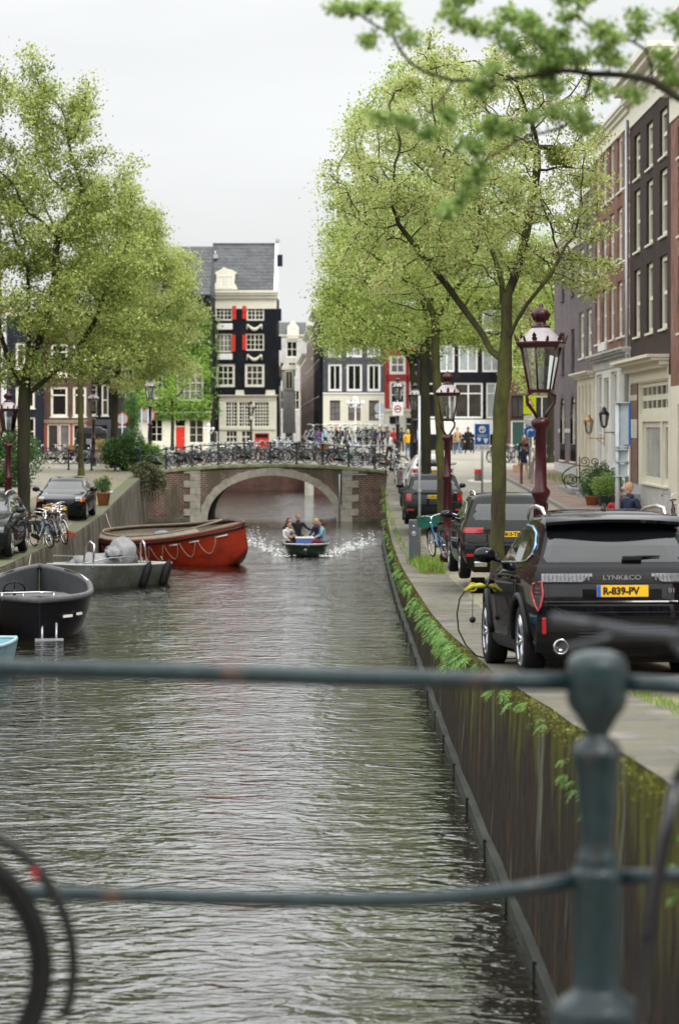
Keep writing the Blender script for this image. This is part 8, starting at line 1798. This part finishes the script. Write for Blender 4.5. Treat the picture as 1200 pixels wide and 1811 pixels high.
# cargo canopy: clear windscreen of a small covered scooter
r_ = empty('covered_scooter', (XW(714, 92), 92, 1.55), label='scooter with a tall clear curved rain screen by the graphite car', cat='scooter'); b = MB(); P = []
for i in range(9):
    t = i / 8; z = .75 + 1.15 * t; x = .05 + .42 * t * t; w_ = .36 * math.sin(PI * (.18 + .64 * t)); P.append([(x, y, z + .05 * (1 - (y / w_) ** 2)) for y in lin(-w_, w_, 6)])
b.T = Matrix.Rotation(R(10), 4, 'Z'); b.grid(P, True); b.build('rain_screen', clearglass('clear plastic', (.8, .85, .85)), r_, fix=False); b = MB(); b.T = Matrix.Rotation(R(10), 4, 'Z'); b.tube([p[0] for p in P] + [p[-1] for p in reversed(P)], .022, 6, closed=True); b.build('screen_frame', mat('silver plastic', (.55, .57, .58), rough=.3, metal=.4), r_)
for x in (-.55, .65): b = MB(); b.T = Matrix.Rotation(R(80), 4, 'Z'); b.torus((x, 0, .24), .20, .05, 20, 8); b.lathe([(.1, -.05), (.1, .05)], (x, 0, .24), 12, axis='y'); b.build('wheel', TYRE, r_)
b = MB(); b.T = Matrix.Rotation(R(80), 4, 'Z'); b.box((-.3, 0, .62), (.7, .28, .3), bev=.08); b.box((.1, 0, .35), (.5, .30, .08), bev=.03); b.box((.45, 0, .62), (.14, .38, .6), bev=.05); b.tube([(.45, -.3, 1.0), (.42, 0, 1.02), (.45, .3, 1.0)], .018, 6); b.build('scooter_body', mat('dark scooter paint', (.03, .03, .035), rough=.3, coat=.5), r_)
# black covered container and orange sack by the left houses
b = MB(); b.box((0, 0, .95), (1.7, 1.1, 1.9), bev=.25); b.box((0, 0, 1.75), (1.2, .9, .5), bev=.2); b2 = empty('container', (XW(163, 130), 130, 2.6), label='black underground waste container hood between elm trunk and lamp on the left', cat='container'); b.build('hood', mat('black container', (.02, .02, .022), rough=.5), b2); b = MB(); b.box((0, -.57, 1.2), (.5, .04, .3), bev=.02); b.build('hatch', STEEL, b2)
b = MB(); b.box((0, 0, .35), (.6, .5, .7), bev=.12); q = empty('crate_stack', (XW(178, 129), 129, 2.65), label='tan wooden crates right of the black container', cat='crates'); b.build('lower_crate', mat('tan wood', (.42, .27, .13), rough=.8, var=.3, stretch=(1, 1, 8)), q); b = MB(); b.box((0, 0, 1.0), (.5, .45, .55), bev=.03); b.build('upper_crate', MATS['tan wood'], q)
b = MB(); b.prism([(-.6, -.3), (.3, -.35), (.6, .1), (.3, .35), (-.4, .3)], 0, .08, plane='xy'); b.tube([(-.5, -.1, .12), (0, .1, .16), (.5, 0, .1)], [.08, .14, .06], 8); q = empty('rusty_heap', (XW(108, 73.0), 72.0, 1.27), label='heap of rusty brown rope and sacking on the left quay edge under the bicycles', cat='heap'); b.build('heap', mat('rusty sacking', (.24, .08, .045), rough=.9, var=.4, scale=10, bump=1), q)
# mooring ropes
for a, c, lb in (((-7.7, 59.3, 1.1), (-8.1, 63.5, 1.2), 'mooring rope from the black sloop to the left quay'), ((-7.7, 83.3, 1.1), (-8.25, 85.5, 1.5), 'mooring rope of the red boat to the left quay'), ((-8.1, 66.8, .75), (-8.15, 69.5, 1.22), 'mooring rope of the grey boat to the left quay')):
    a, c = Vector(a), Vector(c); b = MB(); b.tube([lerp_v(a, c, i / 8) - Vector((0, 0, .25 * math.sin(PI * i / 8))) - a for i in range(9)], .014, 5); tag(b.build('mooring_rope', ROPE, loc=a), lb, 'rope')

# ================================================================ bicycles close to the camera on the near bridge
def big_wheel(root, c, r, axis_rz, name='wheel', dark=False):
    wq = empty(name, c, axis_rz); wq.parent = root; KID.setdefault(root.name, []).append(wq); b = MB(); b.torus((0, 0, 0), r - .02, .023 if dark else .021, 48, 10); b.build('tyre', BLK, wq); b = MB(); b.torus((0, 0, 0), r - .05, .013, 48, 6)
    for i in range(28): t = 2 * PI * i / 28; s_ = .03 * (1 if i % 2 else -1); b.tube([(.02 * math.cos(t + .5), s_, .02 * math.sin(t + .5)), ((r - .05) * math.cos(t), 0, (r - .05) * math.sin(t))], .0014, 4, cap=False)
    b.lathe([(.025, -.05), (.025, .05)], (0, 0, 0), 12, axis='y'); b.build('rim', BLKM if dark else STEEL, wq)
nb = empty('bicycle', (XW(-150, 6.45), 6.45, 2.71), label='black bicycle at the left frame edge, only its wheel and mudguard in view', cat='bicycle')
big_wheel(nb, (0, 0, .345), .365, R(3), dark=True); b = MB(); b.torus((.03, -.02, .36), .395, .016, 30, 6, a0=R(-20), a1=R(150)); b.build('mudguard', BLKM, nb)
b = MB(); b.tube([(0, .06, .345), (-.2, .07, .8), (-.26, .05, 1.0)], .013, 8); b.tube([(-.26, 0, 1.0), (-.9, 0, .75), (-.95, 0, .3)], .016, 8); b.build('frame', BLKM, nb)
b = MB(); b.box((XW(62, 6.4) - nb.location.x, -.05, ZW(1545, 6.4) - 2.71), (.016, .016, .03), bev=.004); b.build('reflector', LAMPR, nb)
nb2 = empty('bicycle', (XW(1255, 6.35), 6.35, 2.71), label='dark bicycle with wide handlebar at the lower right against the foreground railing', cat='bicycle'); DK = mat('slate bicycle paint', (.008, .008, .012), rough=.3, coat=.4)
def q_(px, py, y=0.0, Yq=6.35): return Vector((XW(px, Yq) - XW(1255, Yq), y, ZW(py, Yq) - 2.71))
b = MB(); b.tube([q_(1195, 1380, .0), q_(1172, 1500, .0), q_(1148, 1640), q_(1138, 1700), q_(1120, 1900)], [.016, .018, .020, .014, .013], 10); b.tube([q_(1195, 1380), q_(1290, 1250), q_(1300, 1130)], .017, 8); b.tube([q_(1290, 1250), q_(1320, 1500), q_(1330, 1900)], .017, 8); b.build('fork', DK, nb2)
b = MB(); b.tube([q_(985, 1102, .10), q_(1060, 1112, .08), q_(1120, 1120, .02), q_(1175, 1122, 0), q_(1240, 1130, -.02), q_(1330, 1160, .02), q_(1440, 1180, .1)], .0165, 10); b.tube([q_(1180, 1122), q_(1240, 1190, 0), q_(1300, 1240)], .014, 8); hbb = b.build('handlebar', mat('grey bar metal', (.05, .053, .06), rough=.4, metal=.5), nb2)
b = MB(); b.tube([q_(978, 1101, .105), q_(1065, 1112, .08)], .019, 10); b.build('grip', MATS['grey bar metal'], hbb); b = MB(); b.tube([q_(1095, 1122, .05), q_(1050, 1140, .06), q_(990, 1155, .08)], [.013, .011, .009], 8); b.tube([q_(1090, 1118, .05), q_(1110, 1126, .04)], .016, 8); b.build('brake_lever', MATS['grey bar metal'], hbb)
b = MB(); b.ball(q_(1215, 1108, -.02), (.024, .02, .018), 12, 8); b.build('bell', BLKM, hbb)
b = MB(); b.tube([q_(1136, 1655), q_(1150, 1650)], .022, 8); b.box(q_(1275, 1560, .05), (.16, .10, .36), bev=.02); b.build('bag', BLK, nb2)
big_wheel(nb2, q_(1400, 1700, .0) * 1.0, .34, R(40))
for i_, p_ in enumerate(PR):
    if not USED[i_]:
        for c_ in list(KID.get(p_.name, [])):
            for d_ in list(KID.get(c_.name, [])): bpy.data.objects.remove(d_)
            bpy.data.objects.remove(c_)
        bpy.data.objects.remove(p_)
